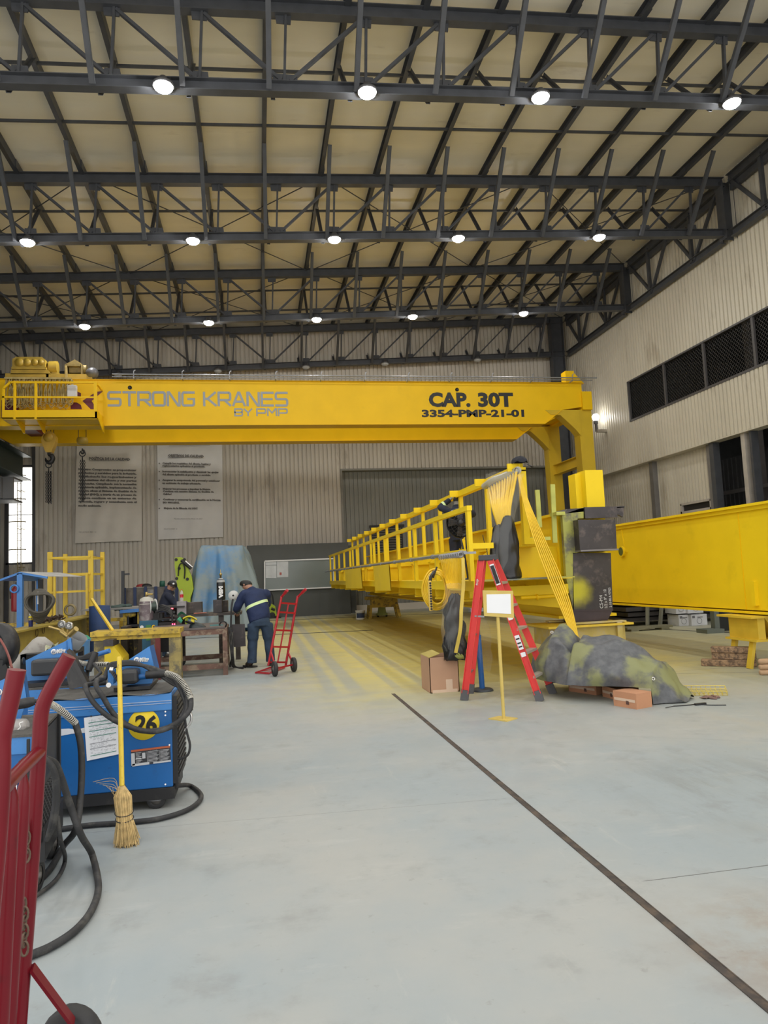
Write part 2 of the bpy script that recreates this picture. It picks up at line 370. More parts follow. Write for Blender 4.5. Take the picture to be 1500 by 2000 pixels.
# left wall, mostly out of view, put in dark to block side light
m = MB(); corr(m, (-11.8, 9, 0), (0, 1, 0), (1, 0, 0), 23.2, 0, 13.0); struct(m.build('wall_left', mat('left_wall_sheet', (0.12, 0.12, 0.125), 0.6)))
# right wall with strip window and lower opening
XR = 15.12
m = MB(); U = (0, 1, 0); N = (-1, 0, 0)
corr(m, (XR, 9, 0), U, N, 17.2, 9.05, 14.1); corr(m, (XR, 9, 0), U, N, 17.2, 5.62, 7.45); corr(m, (XR, 26.2, 0), U, N, 5.8, 5.62, 14.1)
corr(m, (XR+0.4, 21.7, 0), U, N, 10.2, 0, 5.7); m.bb((XR, 9, 5.60), (XR+0.4, 32, 5.63))
struct(m.build('wall_right', WALLR))
m = MB(); m.bb((XR+0.2, 25.15, 0), (XR+0.42, 25.4, 5.6)); m.bb((XR+0.2, 21.5, 0), (XR+0.42, 21.75, 5.6)); struct(m.build('trim_6', mat('wall_post_grey', (0.17, 0.16, 0.15), 0.5)))
# strip window: frame, mullions, diamond wire mesh
z0, z1 = 7.45, 9.05
m = MB(); m.bb((XR-0.02, 9, z0-0.05), (XR+0.06, 26.2, z0+0.03)); m.bb((XR-0.02, 9, z1-0.03), (XR+0.06, 26.2, z1+0.03)); m.bb((XR-0.02, 26.1, z0), (XR+0.06, 26.2, z1))
wn = struct(m.build('window_3', mat('window_steel', (0.075, 0.07, 0.07), 0.5)))
for y in (23.6, 21.2, 18.75, 16.3, 13.9): MB().bb((XR+0.0, y-0.05, z0), (XR+0.07, y+0.05, z1)).build('mullion', _m['window_steel'], wn)
m = MB(); p = 0.14; y = 12.0-(z1-z0)
while y < 26.1:
    for sgn in (1, -1):
        ya, yb = (y, y+(z1-z0)); za, zb = (z0, z1) if sgn > 0 else (z1, z0)
        if yb > 26.1: f = (26.1-ya)/(yb-ya); zb = za+(zb-za)*f; yb = 26.1
        m.bar((XR+0.1, ya, za), (XR+0.1, yb, zb), 0.008, 0.008, Vector((1, 0, 0)))
    y += p
m.build('wire_mesh', mat('mesh_wire', (0.075, 0.07, 0.065), 0.5, 0.3), wn)
# the dark neighbouring bay seen through the openings
m = MB(); m.bb((26, 5, 0), (26.2, 33, 12)); m.bb((XR+0.5, 32.4, 0), (26, 32.6, 12)); m.bb((XR+0.6, 5, 11.9), (26.2, 33, 12)); m.bb((XR+0.5, 5, 0), (26, 5.2, 12)); m.bb((XR+0.5, 21.9, 0), (XR+0.6, 32.4, 5.6))  # unseen roof and end walls added to keep the bay dark
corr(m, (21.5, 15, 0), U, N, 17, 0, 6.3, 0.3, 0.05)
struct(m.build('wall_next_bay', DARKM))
m = MB()
for y in (14, 20, 26): m.bb((20.6, y-0.15, 0), (20.9, y+0.15, 11.9))
for z in (3.2, 4.6, 8.0, 8.6): m.bb((20.5, 8, z-0.08), (20.6, 32, z+0.08))
m.bar((20.5, 16, 3.2), (20.5, 22, 8.0), 0.12); m.bar((20.5, 26, 3.2), (20.5, 22, 8.0), 0.12)
tag(m.build('bay_frame', mat('bay_frame_steel', (0.22, 0.20, 0.19), 0.5), base=None), 'dark steel frame standing in the unlit bay beyond the right wall openings', 'steel frame')
FR = mat('opening_post', (0.42, 0.38, 0.33), 0.5)
def opening_post(y, w, mt, lab):
    o = MB().bb((XR+0.1, y-w/2, 0), (XR+0.35, y+w/2, 5.6)).build('wall_post', mt, base=(XR+0.2, y, 0)); tag(o, lab, 'post', None); return o
opening_post(19.75, 0.18, FR, 'pale steel post standing in the lower opening of the right wall')
opening_post(21.35, 0.22, STEEL, 'dark steel post at the edge of the lower right wall opening')
opening_post(19.4, 0.1, STEEL, 'thin dark post just right of the pale post in the right wall opening')
# slot louvre near the foot of the right wall sheeting
A = onx(1335, 985, XR+0.35)
m = MB(); m.bb((XR+0.25, 21.8, A.z-0.05), (XR+0.36, 23.6, A.z+0.03)); m.bb((XR+0.25, 21.8, A.z-0.35), (XR+0.36, 23.6, A.z-0.27)); m.bb((XR+0.25, 21.8, A.z-0.35), (XR+0.36, 21.88, A.z)); m.bb((XR+0.25, 23.52, A.z-0.35), (XR+0.36, 23.6, A.z))
o = struct(m.build('window_4', FR)); MB().bb((XR+0.33, 21.9, A.z-0.27), (XR+0.37, 23.5, A.z-0.05)).build('pane', BLK, o)

# ------------------------------------------------------------------ roof trusses
PUR = [0.5+1.613*n for n in range(-7, 9)]          # purlin lines across the roof
ZB, ZT = 11.12, 12.80
def truss(y):
    t = thing('roof_truss', 'nearest roof truss in view, its bolted knee braces largest', 'roof truss', (0, y, 11), 'dark steel roof trusses')
    xl, xr = -11.6, 14.9
    MB().ibeam((xl, y, rz(xl, ZB)), (xr, y, rz(xr, ZB)), 0.24, 0.20, 0.018).build('bottom_chord', STEEL, t)
    MB().ibeam((xl, y, rz(xl, ZT)), (xr, y, rz(xr, ZT)), 0.30, 0.20, 0.018).build('top_chord', STEEL, t)
    N_ = [x+0.28 for x in PUR]; c = 7
    for i, x in enumerate(N_):
        if x > xr-0.4: continue
        MB().bar((x+0.05, y, rz(x, ZT)-0.1), (x-0.02, y, rz(x, ZB)+0.1), 0.05, 0.08, Vector((0, 1, 0))).build('web_vertical', STEEL, t)
        for zc, k in ((rz(x, ZT)-0.22, 1), (rz(x, ZB)+0.2, -1)):
            q = 0.5 if i == c and k < 0 else 0.32
            MB().prism([(x-q/2, y-0.012, zc+0.1*k), (x+q/2, y-0.012, zc+0.1*k), (x+q/2-0.02, y-0.012, zc-0.10*k), (x-q/2+0.02, y-0.012, zc-0.10*k)], (0, 0.024, 0)).build('gusset_plate', STEEL, t)
        if i < c and i+1 < len(N_): a, bx = x+0.08, N_[i+1]-0.08
        elif i > c: a, bx = x-0.08, N_[i-1]+0.1
        else: continue
        MB().bar((a, y, rz(a, ZT)-0.18), (bx, y, rz(bx, ZB)+0.16), 0.06, 0.085, Vector((0, 1, 0))).build('web_diagonal', STEEL, t)
    for x in PUR:
        for s in (-1, 1):
            MB().angle((x, y+s*0.13, rz(x, ZB)-0.10), (x, y+s*1.62, rz(x, 12.86)), 0.095 if s < 0 else 0.08, 0.01, Vector((0, -s, 0)), 1 if x < 0.6 else -1).build('knee_brace', STEEL, t)
    return t
T1 = truss(13.1)
for y, lab in ((19.2, 'second roof truss from the viewer, a row of five lit lamps under it'), (25.4, 'third roof truss from the viewer, just in front of the bridge crane'),
               (31.3, 'farthest roof truss, against the upper back wall with unlit lamps'), (7.0, 'roof truss above the foreground, out of view overhead')):
    dup(T1, (0, y, 11), 0, lab)
# the frontmost truss has already been modelled with its own chord; purlins and rods
PURM = STEEL
ORD = ['first', 'second', 'third', 'fourth', 'fifth', 'sixth', 'seventh', 'eighth', 'ninth', 'tenth', 'eleventh', 'twelfth', 'thirteenth', 'fourteenth', 'fifteenth', 'sixteenth']
p0 = None
for i, x in enumerate(PUR):
    z = rz(x, 12.93)+0.11
    if p0 is None:
        m = MB(); m.chan((x, 3, z), (x, 32, z), 0.25, 0.10, 0.008, side=-1)
        for y in (13.1, 19.2, 25.4): m.bb((x-0.02, y-0.35, z-0.12), (x+0.03, y+0.35, z+0.1))
        p0 = m.build('roof_purlin', STEEL, base=(x, 3, z)); o = p0
    else: o = p0.copy(); COL.objects.link(o); o.location = (x, 3, z)
    k_ = len(PUR)-1-i; tag(o, ORD[k_]+' roof purlin counted from the right wall, dark steel', 'purlin', 'roof purlins')
for y in (15.1, 17.05, 21.25, 23.3, 27.4, 29.5, 9.0, 11.0):
    o = MB().bar((-11.6, y, rz(-11.6, 12.99)), (15.2, y, rz(15.2, 12.99)), 0.05, 0.06).build('sag_rail', STEEL, base=(0, y, 12.9))
    bay = ('over the foreground' if y < 13 else 'between the nearest and second truss' if y < 19 else 'between the second and third truss' if y < 25 else 'between the third and farthest truss'); tag(o, 'thin steel strip under the roof %s, %s one' % (bay, 'nearer' if y in (9.0, 15.1, 21.25, 27.4) else 'farther'), 'sag rail', 'sag rails under the roof')
for (ya, yb) in ((19.2, 25.4), (25.4, 31.3)):
    for x in (-10.6, -4.2, 2.2, 8.6):
        for s in (0, 1):
            xa, xb = (x, x+6.3) if s == 0 else (x+6.3, x)
            o = MB().tube([(xa, ya, rz(xa, 12.9)), (xb, yb, rz(xb, 12.9))], 0.016, 6).build('brace_rod', STEEL, base=((xa+xb)/2, (ya+yb)/2, 12.9))
            tag(o, 'thin brace rod behind the %s truss, %s cross, slanting %s into the distance' % ('second' if ya < 20 else 'third', {-10.6: 'leftmost', -4.2: 'second left', 2.2: 'third left', 8.6: 'rightmost'}[x], 'right' if s == 0 else 'left'), 'brace rod', 'cross bracing rods')
# eave trusses along the right wall, one per bay, and the column heads
XE = 14.93
def eave(y0, y1, lab):
    t = thing('eave_truss', lab, 'wall truss', (XE, y0, 11), 'trusses along the right wall'); zb = rz(XE, 11.02); zt = rz(XE, 12.78); y0 += .24; y1 -= .24; L = y1-y0
    MB().ibeam((XE, y0, zb), (XE, y1, zb), 0.24, 0.2, 0.018).build('bottom_chord', STEEL, t)
    MB().ibeam((XE, y0, zt), (XE, y1, zt), 0.28, 0.2, 0.018).build('top_chord', STEEL, t)
    MB().bb((XE+0.02, y0, zt-0.36), (XE+0.14, y1, zt-0.16)).build('stringer', STEEL, t)
    pts = [(y0+0.05, zt), (y0+L*0.27, zb), (y0+L*0.5, zt), (y0+L*0.73, zb), (y1-0.05, zt)]
    for a, c in zip(pts[:-1], pts[1:]): MB().bar((XE, a[0], a[1]), (XE, c[0], c[1]), 0.1, 0.09, Vector((1, 0, 0))).build('web_diagonal', STEEL, t)
    for yy in (pts[1][0], pts[3][0]): MB().bar((XE, yy+0.1, zb), (XE, yy+0.1, zt), 0.1, 0.12, Vector((0, 1, 0))).build('web_vertical', STEEL, t)
eave(25.4, 31.3, 'farthest truss section along the right wall, next to the back wall')
eave(19.2, 25.4, 'middle truss section along the right wall, between two column heads')
eave(13.1, 19.2, 'nearest truss section along the right wall, cut by the frame edge')
eave(7.0, 13.1, 'truss section along the right wall above the foreground')
for y, lab in ((13.1, 'column head on the right wall at the nearest truss'), (19.2, 'column head on the right wall at the second truss'), (25.4, 'column head on the right wall at the third truss')):
    m = MB(); m.ibeam((XE+0.02, y, 11.7), (XE+0.02, y, 13.6), 0.42, 0.36, 0.02, up=Vector((1, 0, 0)))
    tag(m.build('column_head', STEEL, base=(XE, y, 11.7)), lab, 'column')
m = MB(); m.ibeam((14.5, 31.3, 0), (14.5, 31.3, 13.6), 0.62, 0.4, 0.025, up=Vector((1, 0, 0)))
tag(m.build('corner_column', STEEL, base=(14.5, 31.3, 0)), 'full height dark steel column in the back right corner', 'column')

# ------------------------------------------------------------------ high bay lamps
HOUS = mat('lamp_housing', (0.10, 0.10, 0.105), 0.4, 0.3); LIT = mat('lit_lens', (1, 1, 1), 0.4, var=0, emit=(1.0, 0.985, 0.95), estr=LAMP_E); OFF = mat('unlit_lens', (0.45, 0.46, 0.46), 0.25, var=0.0)
def lamp(x, y, lit, lab, grp='lamps hung under the trusses'):
    z = rz(x, ZB)-0.16; c = Vector((x, y-0.22, z)); t = thing('high_bay_lamp', lab, 'lamp', tuple(c), grp)
    MB().lathe([(0.0, 0.16), (0.07, 0.16), (0.08, 0.08), (0.19, 0.03), (0.20, -0.02), (0.18, -0.025)], c, n=20).build('housing', HOUS, t)
    MB().lathe([(0.17, -0.02), (0.16, -0.06), (0.11, -0.10), (0.0, -0.12)], c, n=16).build('lens', LIT if lit else OFF, t)
    MB().bar(c+Vector((0, 0, 0.12)), c+Vector((0, 0.12, 0.2)), 0.04, 0.03).bar(c+Vector((-0.12, 0, 0.03)), c+Vector((-0.12, 0.05, 0.2)), 0.015, 0.03).bar(c+Vector((0.12, 0, 0.03)), c+Vector((0.12, 0.05, 0.2)), 0.015, 0.03).build('bracket', STEELB, t)
LX = (-5.68, -1.5, 2.36, 5.98, 10.4)
rows = {7.0: ('row over the foreground', True), 13.1: ('nearest lit row', True), 19.2: ('second lit row', True), 25.4: ('third lit row before the crane', True), 31.3: ('unlit row at the back wall', False)}
names5 = ('leftmost', 'second from left', 'middle', 'fourth from left', 'rightmost')
for y, (rw, lit) in rows.items():
    for x, nm in zip(LX, names5):
        if y == 13.1:
            if x < -5: nm = 'out of frame at left'
            else: nm = {'second from left': 'leftmost', 'middle': 'second from left', 'fourth from left': 'third from left', 'rightmost': 'rightmost'}[nm]
        lamp(x, y, lit, '%s high bay lamp, %s of the %s' % ('glowing' if lit else 'dark', nm, rw))
# the work light on the right wall
P = onx(1182, 842, XR-0.05)
t = thing('wall_work_light', 'bright bulb floodlight on a bracket low on the right wall beside the crane leg', 'lamp', tuple(P))
q = P+Vector((-0.35, 0.1, 0)); MB().bb(P+Vector((-0.38, -0.06, -0.05)), P+Vector((0.05, 0.10, 0.07))).build('bracket', mat('galv_arm', (0.4, 0.36, 0.3), 0.4, 0.3), t)
MB().cyl(q+Vector((0, 0, 0)), q+Vector((0, 0, 0.35)), 0.06).cyl(q+Vector((0, 0, 0.35)), q+Vector((0, 0, 0.5)), 0.09).build('socket', HOUS, t)
MB().lathe([(0.0, 0.45), (0.08, 0.47), (0.14, 0.58), (0.15, 0.68), (0.09, 0.77), (0.0, 0.79)], q, n=16).build('bulb', mat('lit_bulb', (1, 1, 1), 0.4, var=0, emit=(1.0, 0.99, 0.96), estr=16), t)

# ------------------------------------------------------------------ bridge crane
YF, YR = 25.0, 28.0
ZG, ZB0 = 8.68, 7.10
cr = thing('bridge_crane', 'yellow double girder bridge crane spanning the hall with CAP. 30T lettering', 'overhead crane', (0, 26.5, 7))
def girder(y, xl, xr, nm):
    m = MB(); 
    poly = [(xl-1.5, y, ZG), (xr, y, ZG), (xr, y, 7.75), (xr-0.9, y, 7.62), (xr-1.6, y, ZB0), (xl, y, ZB0), (xl-1.5, y, 7.9)]
    m.prism(poly, (0, 0.5, 0))
    g = m.build(nm, YEL, cr)
    f = MB(); f.bb((xl-1.5, y-0.06, ZG), (xr, y+0.56, ZG+0.02)); f.bb((xl, y-0.06, ZB0-0.02), (xr-1.6, y+0.56, ZB0)); f.bar((xr-1.6, y+0.25, ZB0-0.01), (xr-0.9, y+0.25, 7.61), 0.62, 0.02); f.bar((xl, y+0.25, ZB0-0.01), (xl-1.5, y+0.25, 7.89), 0.62, 0.02)
    f.build('flange', YEL, g)
    return g
XL = -8.9; XGR = 12.5
g1 = girder(YF, XL, XGR, 'front_girder'); g2 = girder(YR, XL, XGR, 'rear_girder')
# ghost slots in the trolley rail, electrification pipes
m = MB(); m.bar((-9.5, YF+0.25, ZG+0.05), (XGR, YF+0.25, ZG+0.05), 0.06, 0.08); m.build('trolley_rail', STEELB, cr)
m = MB(); m.tube([(-4.7, YF-0.32, ZG+0.12), (13.0, YF-0.32, ZG+0.12)], 0.025, 8); m.tube([(-4.7, YF-0.32, ZG+0.03), (12.8, YF-0.32, ZG+0.03)], 0.02, 8)
for x in [-4+1.6*i for i in range(11)]: m.bar((x, YF-0.32, ZG-0.02), (x, YF-0.32, ZG+0.24), 0.02, 0.03); m.bar((x, YF-0.32, ZG+0.22), (x+0.06, YF-0.32, ZG+0.28), 0.02, 0.03); m.bar((x, YF-0.32, ZG+0.01), (x, YF, ZG+0.01), 0.03)
m.build('cable_rail', GALV, cr)
m = MB(); m.bb((XGR-0.05, YF-0.1, 7.62), (XGR+0.35, YR+0.6, ZG-0.35)); m.bb((XGR-0.4, YF+0.5, 7.7), (XGR, YR, ZG-0.1)); m.build('end_tie', YEL, cr)
m = MB(); m.bb((XGR-0.6, YF+0.05, ZG), (XGR-0.25, YF+0.45, ZG+0.5)); m.prism([(XGR-0.25, YF+0.05, ZG), (XGR+0.15, YF+0.05, ZG), (XGR-0.25, YF+0.05, ZG+0.42)], (0, 0.4, 0)); m.build('end_stop', YEL, cr)
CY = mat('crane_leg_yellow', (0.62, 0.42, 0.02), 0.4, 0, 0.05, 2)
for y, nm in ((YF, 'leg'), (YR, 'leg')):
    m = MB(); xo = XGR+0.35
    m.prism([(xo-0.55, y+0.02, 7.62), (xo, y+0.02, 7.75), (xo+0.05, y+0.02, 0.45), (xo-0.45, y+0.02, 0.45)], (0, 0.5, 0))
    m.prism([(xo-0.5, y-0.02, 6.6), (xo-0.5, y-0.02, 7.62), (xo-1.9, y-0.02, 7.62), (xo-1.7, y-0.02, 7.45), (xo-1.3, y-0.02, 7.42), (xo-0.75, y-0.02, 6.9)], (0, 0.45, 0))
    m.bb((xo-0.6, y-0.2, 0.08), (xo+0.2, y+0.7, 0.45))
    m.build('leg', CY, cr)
MB().ibeam((XGR+0.12, YF+0.3, 5.75), (XGR+0.12, YR+0.2, 5.75), 0.42, 0.3, 0.02).build('leg_tie', CY, cr)
# round black holes on the front web
m = MB()
for x, z in ((onx and ony(254, 773, YF).x, 8.42), (ony(893, 771, YF).x, 8.40)): m.lathe([(0, 0.0), (0.07, 0.0), (0.07, 0.012)], (x, YF-0.012, z), (0, -1, 0), n=16)
m.build('inspection_hole', BLK, g1)
# stroke lettering in wide rounded techno capitals
def arc(cx, cy, rx, ry, a0, a1, n=5): return [(cx+rx*cos(radians(a0+(a1-a0)*i/n)), cy+ry*sin(radians(a0+(a1-a0)*i/n))) for i in range(n+1)]
r_ = 0.16
GL = {
 'S': [[(1, 1), (r_, 1)]+arc(r_, 1-r_, r_, r_, 90, 180)[1:]+arc(r_, 0.5+r_, r_, r_, 180, 270)+arc(1-r_, 0.5-r_, r_, r_, 90, 0)+arc(1-r_, r_, r_, r_, 0, -90)+[(0, 0)]],
 'T': [[(0, 1), (1, 1)], [(0.5, 1), (0.5, 0)]],
 'R': [[(0, 0), (0, 1), (1-r_, 1)]+arc(1-r_, 1-r_, r_, r_, 90, 0)+arc(1-r_, 0.42+r_, r_, r_, 0, -90)+[(0.0, 0.42)], [(0.5, 0.42), (1, 0)]],
 'O': [arc(r_, r_, r_, r_, 180, 270)+arc(1-r_, r_, r_, r_, 270, 360)+arc(1-r_, 1-r_, r_, r_, 0, 90)+arc(r_, 1-r_, r_, r_, 90, 180)+[(0, r_)]],
 'N': [[(0, 0), (0, 1), (0.12, 1), (0.88, 0), (1, 0), (1, 1)]],
 'G': [[(1, 1), (r_, 1)]+arc(r_, 1-r_, r_, r_, 90, 180)[1:]+arc(r_, r_, r_, r_, 180, 270)+arc(1-r_, r_, r_, r_, 270, 360)+[(1, 0.5), (0.5, 0.5)]],
 'K': [[(0, 0), (0, 1)], [(0.95, 1), (0.3, 0.52), (0, 0.52)], [(0.3, 0.52), (1, 0)]],
 'A': [[(0, 0), (0.45, 1), (0.55, 1), (1, 0)], [(0.18, 0.3), (0.82, 0.3)]],
 'E': [[(1, 1), (0, 1), (0, 0), (1, 0)], [(0, 0.5), (0.9, 0.5)]],
 'B': [[(0, 0), (0, 1), (1-r_, 1)]+arc(1-r_, 0.75, r_, 0.25, 90, -90)+[(0, 0.5)], [(1-r_, 0.5)]+arc(1-r_, 0.25, r_, 0.25, 90, -90)+[(0, 0)]],
 'Y': [[(0, 1), (0.5, 0.45), (1, 1)], [(0.5, 0.45), (0.5, 0)]],
 'P': [[(0, 0), (0, 1), (1-r_, 1)]+arc(1-r_, 1-r_, r_, r_, 90, 0)+arc(1-r_, 0.38+r_, r_, r_, 0, -90)+[(0, 0.38)]],
 'M': [[(0, 0), (0, 1), (0.1, 1), (0.5, 0.4), (0.9, 1), (1, 1), (1, 0)]],
}
def strokes(s, p0, p1, h, wd, y, mt, parent, name):
    """letters between x=p0 and x=p1, base z=h0, height h"""
    m = MB(); x0, zb = p0; jj = 0; L = p1-x0; n = sum(0.55 if c == ' ' else 1 for c in s); gap = 0.26; cw = L/(n+(n-1)*gap*0+gap*(len(s)-1)); x = x0
    for ch in s:
        if ch == ' ': x += cw*(0.55+gap); continue
        for st in GL[ch]:
            for a, c in zip(st[:-1], st[1:]):
                jj += 1; yy_ = y-0.002*(jj % 4); A_ = Vector((x+a[0]*cw, yy_, zb+a[1]*h)); C_ = Vector((x+c[0]*cw, yy_, zb+c[1]*h)); d = (C_-A_).normalized()*wd*0.35
                m.bar(A_-d, C_+d, 0.006, wd, up=Vector((0, 0, 1)) if abs((C_-A_).normalized().z) < 0.7 else Vector((1, 0, 0)))
        x += cw*(1+gap)
    return m.build(name, mt, parent)
zs_ = ony(380, 792, YF).z
for wd_, pa, pb in (('STRONG', 212, 379), ('KRANES', 399, 561)): strokes(wd_, (ony(pa, 790, YF).x, zs_), ony(pb, 790, YF).x, 0.46, 0.078, YF-0.006, GREYL, g1, 'maker_word')
zs_ = ony(459, 813, YF).z+0.02
for wd_, pa, pb in (('BY', 459, 492), ('PMP', 502, 561)): strokes(wd_, (ony(pa, 813, YF).x, zs_), ony(pb, 813, YF).x, 0.24, 0.05, YF-0.006, GREYL, g1, 'maker_word')
z_c = ony(838, 793, YF).z
for wd_, pa, pb in (('CAP.', 838, 919), ('30T', 934, 1003)): text(wd_, 0.70, (ony(pa, 792, YF).x, YF-0.004, z_c), (1, 0, 0), (0, 0, 1), BLK, g1, 'capacity_lettering', bold=0.034, width=ony(pb, 792, YF).x-ony(pa, 792, YF).x)
a = ony(824, 814, YF); c = ony(1024, 813, YF)
text('3354-PMP-21-01', 0.36, (a.x, YF-0.004, a.z), (1, 0, 0), (0, 0, 1), BLK, g1, 'serial_lettering', bold=0.016, width=c.x-a.x)
# maroon S and arrow emblem
def wp(pts, y, d=0.006): return [tuple(ony(px, py, y)) for px, py in pts]
m = MB()
m.prism(wp([(188, 765), (201, 764), (179, 783), (189, 799), (177, 799), (161, 783)], YF-0.010), (0, 0.006, 0))
m.prism(wp([(118, 766), (150, 764), (158, 768), (158, 774), (130, 775), (124, 778)], YF-0.008), (0, 0.006, 0))
m.prism(wp([(138, 786), (150, 786), (158, 791), (160, 799), (138, 799)], YF-0.006), (0, 0.006, 0))
m.build('emblem', MARO, g1)
# maintenance cage at the left end with the festoon cable loops
yc = YF-0.95
def cp(x, y): return ony(x, y, yc)
zt = cp(120, 745).z; zm = cp(120, 774).z; zf = cp(120, 801).z; x0 = cp(4, 800).x; x1 = cp(189, 800).x
cage = MB(); cage.bb((x0, yc, zf-0.28), (x1, yc+0.06, zf)); cage.bb((x0, yc, zf-0.30), (x1, YF, zf-0.24)); cage.bb((x1-0.06, yc, zf-0.28), (x1, YF, zf)); cage.build('walkway_floor', YEL, cr)
cage = MB(); xt = cp(20, 745).x
cage.bb((xt, yc, zt-0.06), (x1, yc+0.06, zt)); cage.bb((x0, yc, zm-0.05), (x1, yc+0.05, zm)); cage.bar((x0+0.03, yc+0.03, cp(4, 758).z), (xt, yc+0.03, zt-0.03), 0.06)
cage.bb((x0, yc, zf), (x0+0.06, yc+0.06, cp(4, 758).z)); cage.bar((x1-0.03, yc, zt-0.03), (x1-0.03, YF, zt-0.03), 0.05)
for px in (29, 70): x = cp(px, 780).x; cage.bb((x-0.04, yc-0.012, zf-0.31), (x+0.03, yc+0.048, zt+.004))
cage.bb((x1-0.09, yc-.012, zf-0.05), (x1+.004, yc+0.08, zt+.004)); cage.build('guard_rail', YEL, cr)
m = MB()
for px in (29, 70, 190): x = cp(px, 780).x; m.prism([(x, yc, zf-0.28), (x, YF, zf-0.28), (x, YF, zf-0.58), (x, YF-0.15, zf-0.58)], (0.025, 0, 0))
m.build('support_bracket', YEL, cr)
FEST = mat('festoon_cable', (0.42, 0.33, 0.13), 0.6, 0, 0.25, 6)
random.seed(3); yq = YF-0.42
for i in range(15):
    xa = ony(14+i*8.6, 750, yq).x; m = MB(); zt2 = ZG-0.12
    for j in range(5):
        dp = 0.75+0.25*random.random(); wdt = 0.07+0.05*random.random(); ox = random.uniform(-0.03, 0.03)
        m.tube([(xa+ox, yq+0.03*j-0.06, zt2), (xa+ox-wdt*0.8, yq+0.03*j-0.06, zt2-dp*0.5), (xa+ox-wdt*0.6, yq+0.03*j-0.06, zt2-dp*0.93), (xa+ox+0.02, yq+0.03*j-0.06, zt2-dp), (xa+ox+wdt, yq+0.03*j-0.06, zt2-dp*0.93), (xa+ox+wdt*1.3, yq+0.03*j-0.06, zt2-dp*0.5), (xa+ox+wdt, yq+0.03*j-0.06, zt2)], 0.013, 5, cap=False)
    m.bb((xa-0.06, yq-0.1, zt2), (xa+0.08, yq+0.1, zt2+0.06)); m.build('festoon_loop', FEST, cr)
A = ony(132, 753, yq-0.1); B = ony(151, 777, yq-0.1); MB().bb((A.x, yq-0.2, B.z), (B.x, yq-0.05, A.z)).build('junction_box', mat('junction_box_white', (0.62, 0.64, 0.66), 0.5), cr, bevel=0.03)
MB().bb((x0-0.3, YF-0.1, 7.35), (x0+0.2, YR+0.6, 7.95)).build('end_carriage', MARO, cr)
# trolley on top of the girders
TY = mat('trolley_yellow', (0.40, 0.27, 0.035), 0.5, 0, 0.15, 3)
yt = YF+0.45
def tb(x0, y0, x1, y1, dy=0.9, yy=None):
    yy = yt if yy is None else yy; a_ = ony(x0, y0, yy); b_ = ony(x1, y1, yy); return (a_.x, yy, b_.z), (b_.x, yy+dy, a_.z)
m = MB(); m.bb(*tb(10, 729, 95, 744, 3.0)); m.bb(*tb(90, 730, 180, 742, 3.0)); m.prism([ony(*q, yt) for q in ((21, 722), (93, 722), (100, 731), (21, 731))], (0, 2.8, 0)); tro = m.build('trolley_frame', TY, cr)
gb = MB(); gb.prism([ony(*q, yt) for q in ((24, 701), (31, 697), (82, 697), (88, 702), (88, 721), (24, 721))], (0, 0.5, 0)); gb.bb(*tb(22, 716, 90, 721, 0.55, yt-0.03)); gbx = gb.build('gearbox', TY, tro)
m = MB()
for px, rr in ((38, 8.5), (53, 7.5), (68, 6.5), (80, 5.5)):
    c_ = ony(px, 707.5, yt-0.03); R_ = rr*yt/1380
    m.ring(c_, (0, -1, 0), R_, 0.012, 20, 5); m.lathe([(R_*0.9, 0.0), (R_*0.9, 0.03), (0, 0.035)], c_, (0, -1, 0), n=16)
m.build('gear_cover', TY, gbx)
m = MB(); m.cyl(ony(97, 718, yt+0.3), ony(113, 718, yt+0.3), 0.22); m.cyl(ony(93, 722, yt+0.3), ony(97, 722, yt+0.3), 0.12); m.bb(*tb(100, 724, 112, 731, .4, yt+.2)); m.build('motor', TY, tro)
m = MB(); m.bb(*tb(126, 712, 130, 731, .4)); m.bb(*tb(158, 712, 161, 731, .4)); m.prism([ony(*q, yt) for q in ((126, 712), (146, 702), (158, 709), (160, 712))], (0, 0.6, 0)); m.bb(*tb(135, 716, 158, 728, .4, yt+.15)); m.cyl(ony(160, 722, yt+.3), ony(170, 722, yt+.3), .16); m.bb(*tb(131, 712, 157, 715, .4)); m.build('auxiliary_hoist', mat('hoist_dark_yellow', (0.22, 0.16, 0.05), 0.5, 0, 0.3, 6), tro)
MB().lathe([(0.0, 0), (0.16, 0), (0.2, 0.06), (0.2, 0.3), (0.1, 0.4), (0, 0.42)], ony(178, 730, yt+.3), (0.4, -1, -0.2), n=16).build('siren_horn', mat('horn_grey', (0.09, 0.09, 0.10), 0.4), tro)
m = MB()
for k in range(5): a_ = ony(127+k*0.8, 714, yt-.1); b_ = ony(128+k, 742, yt-.1); m.tube([a_, b_], 0.012, 5)
m.build('cable_drop', FEST, tro)
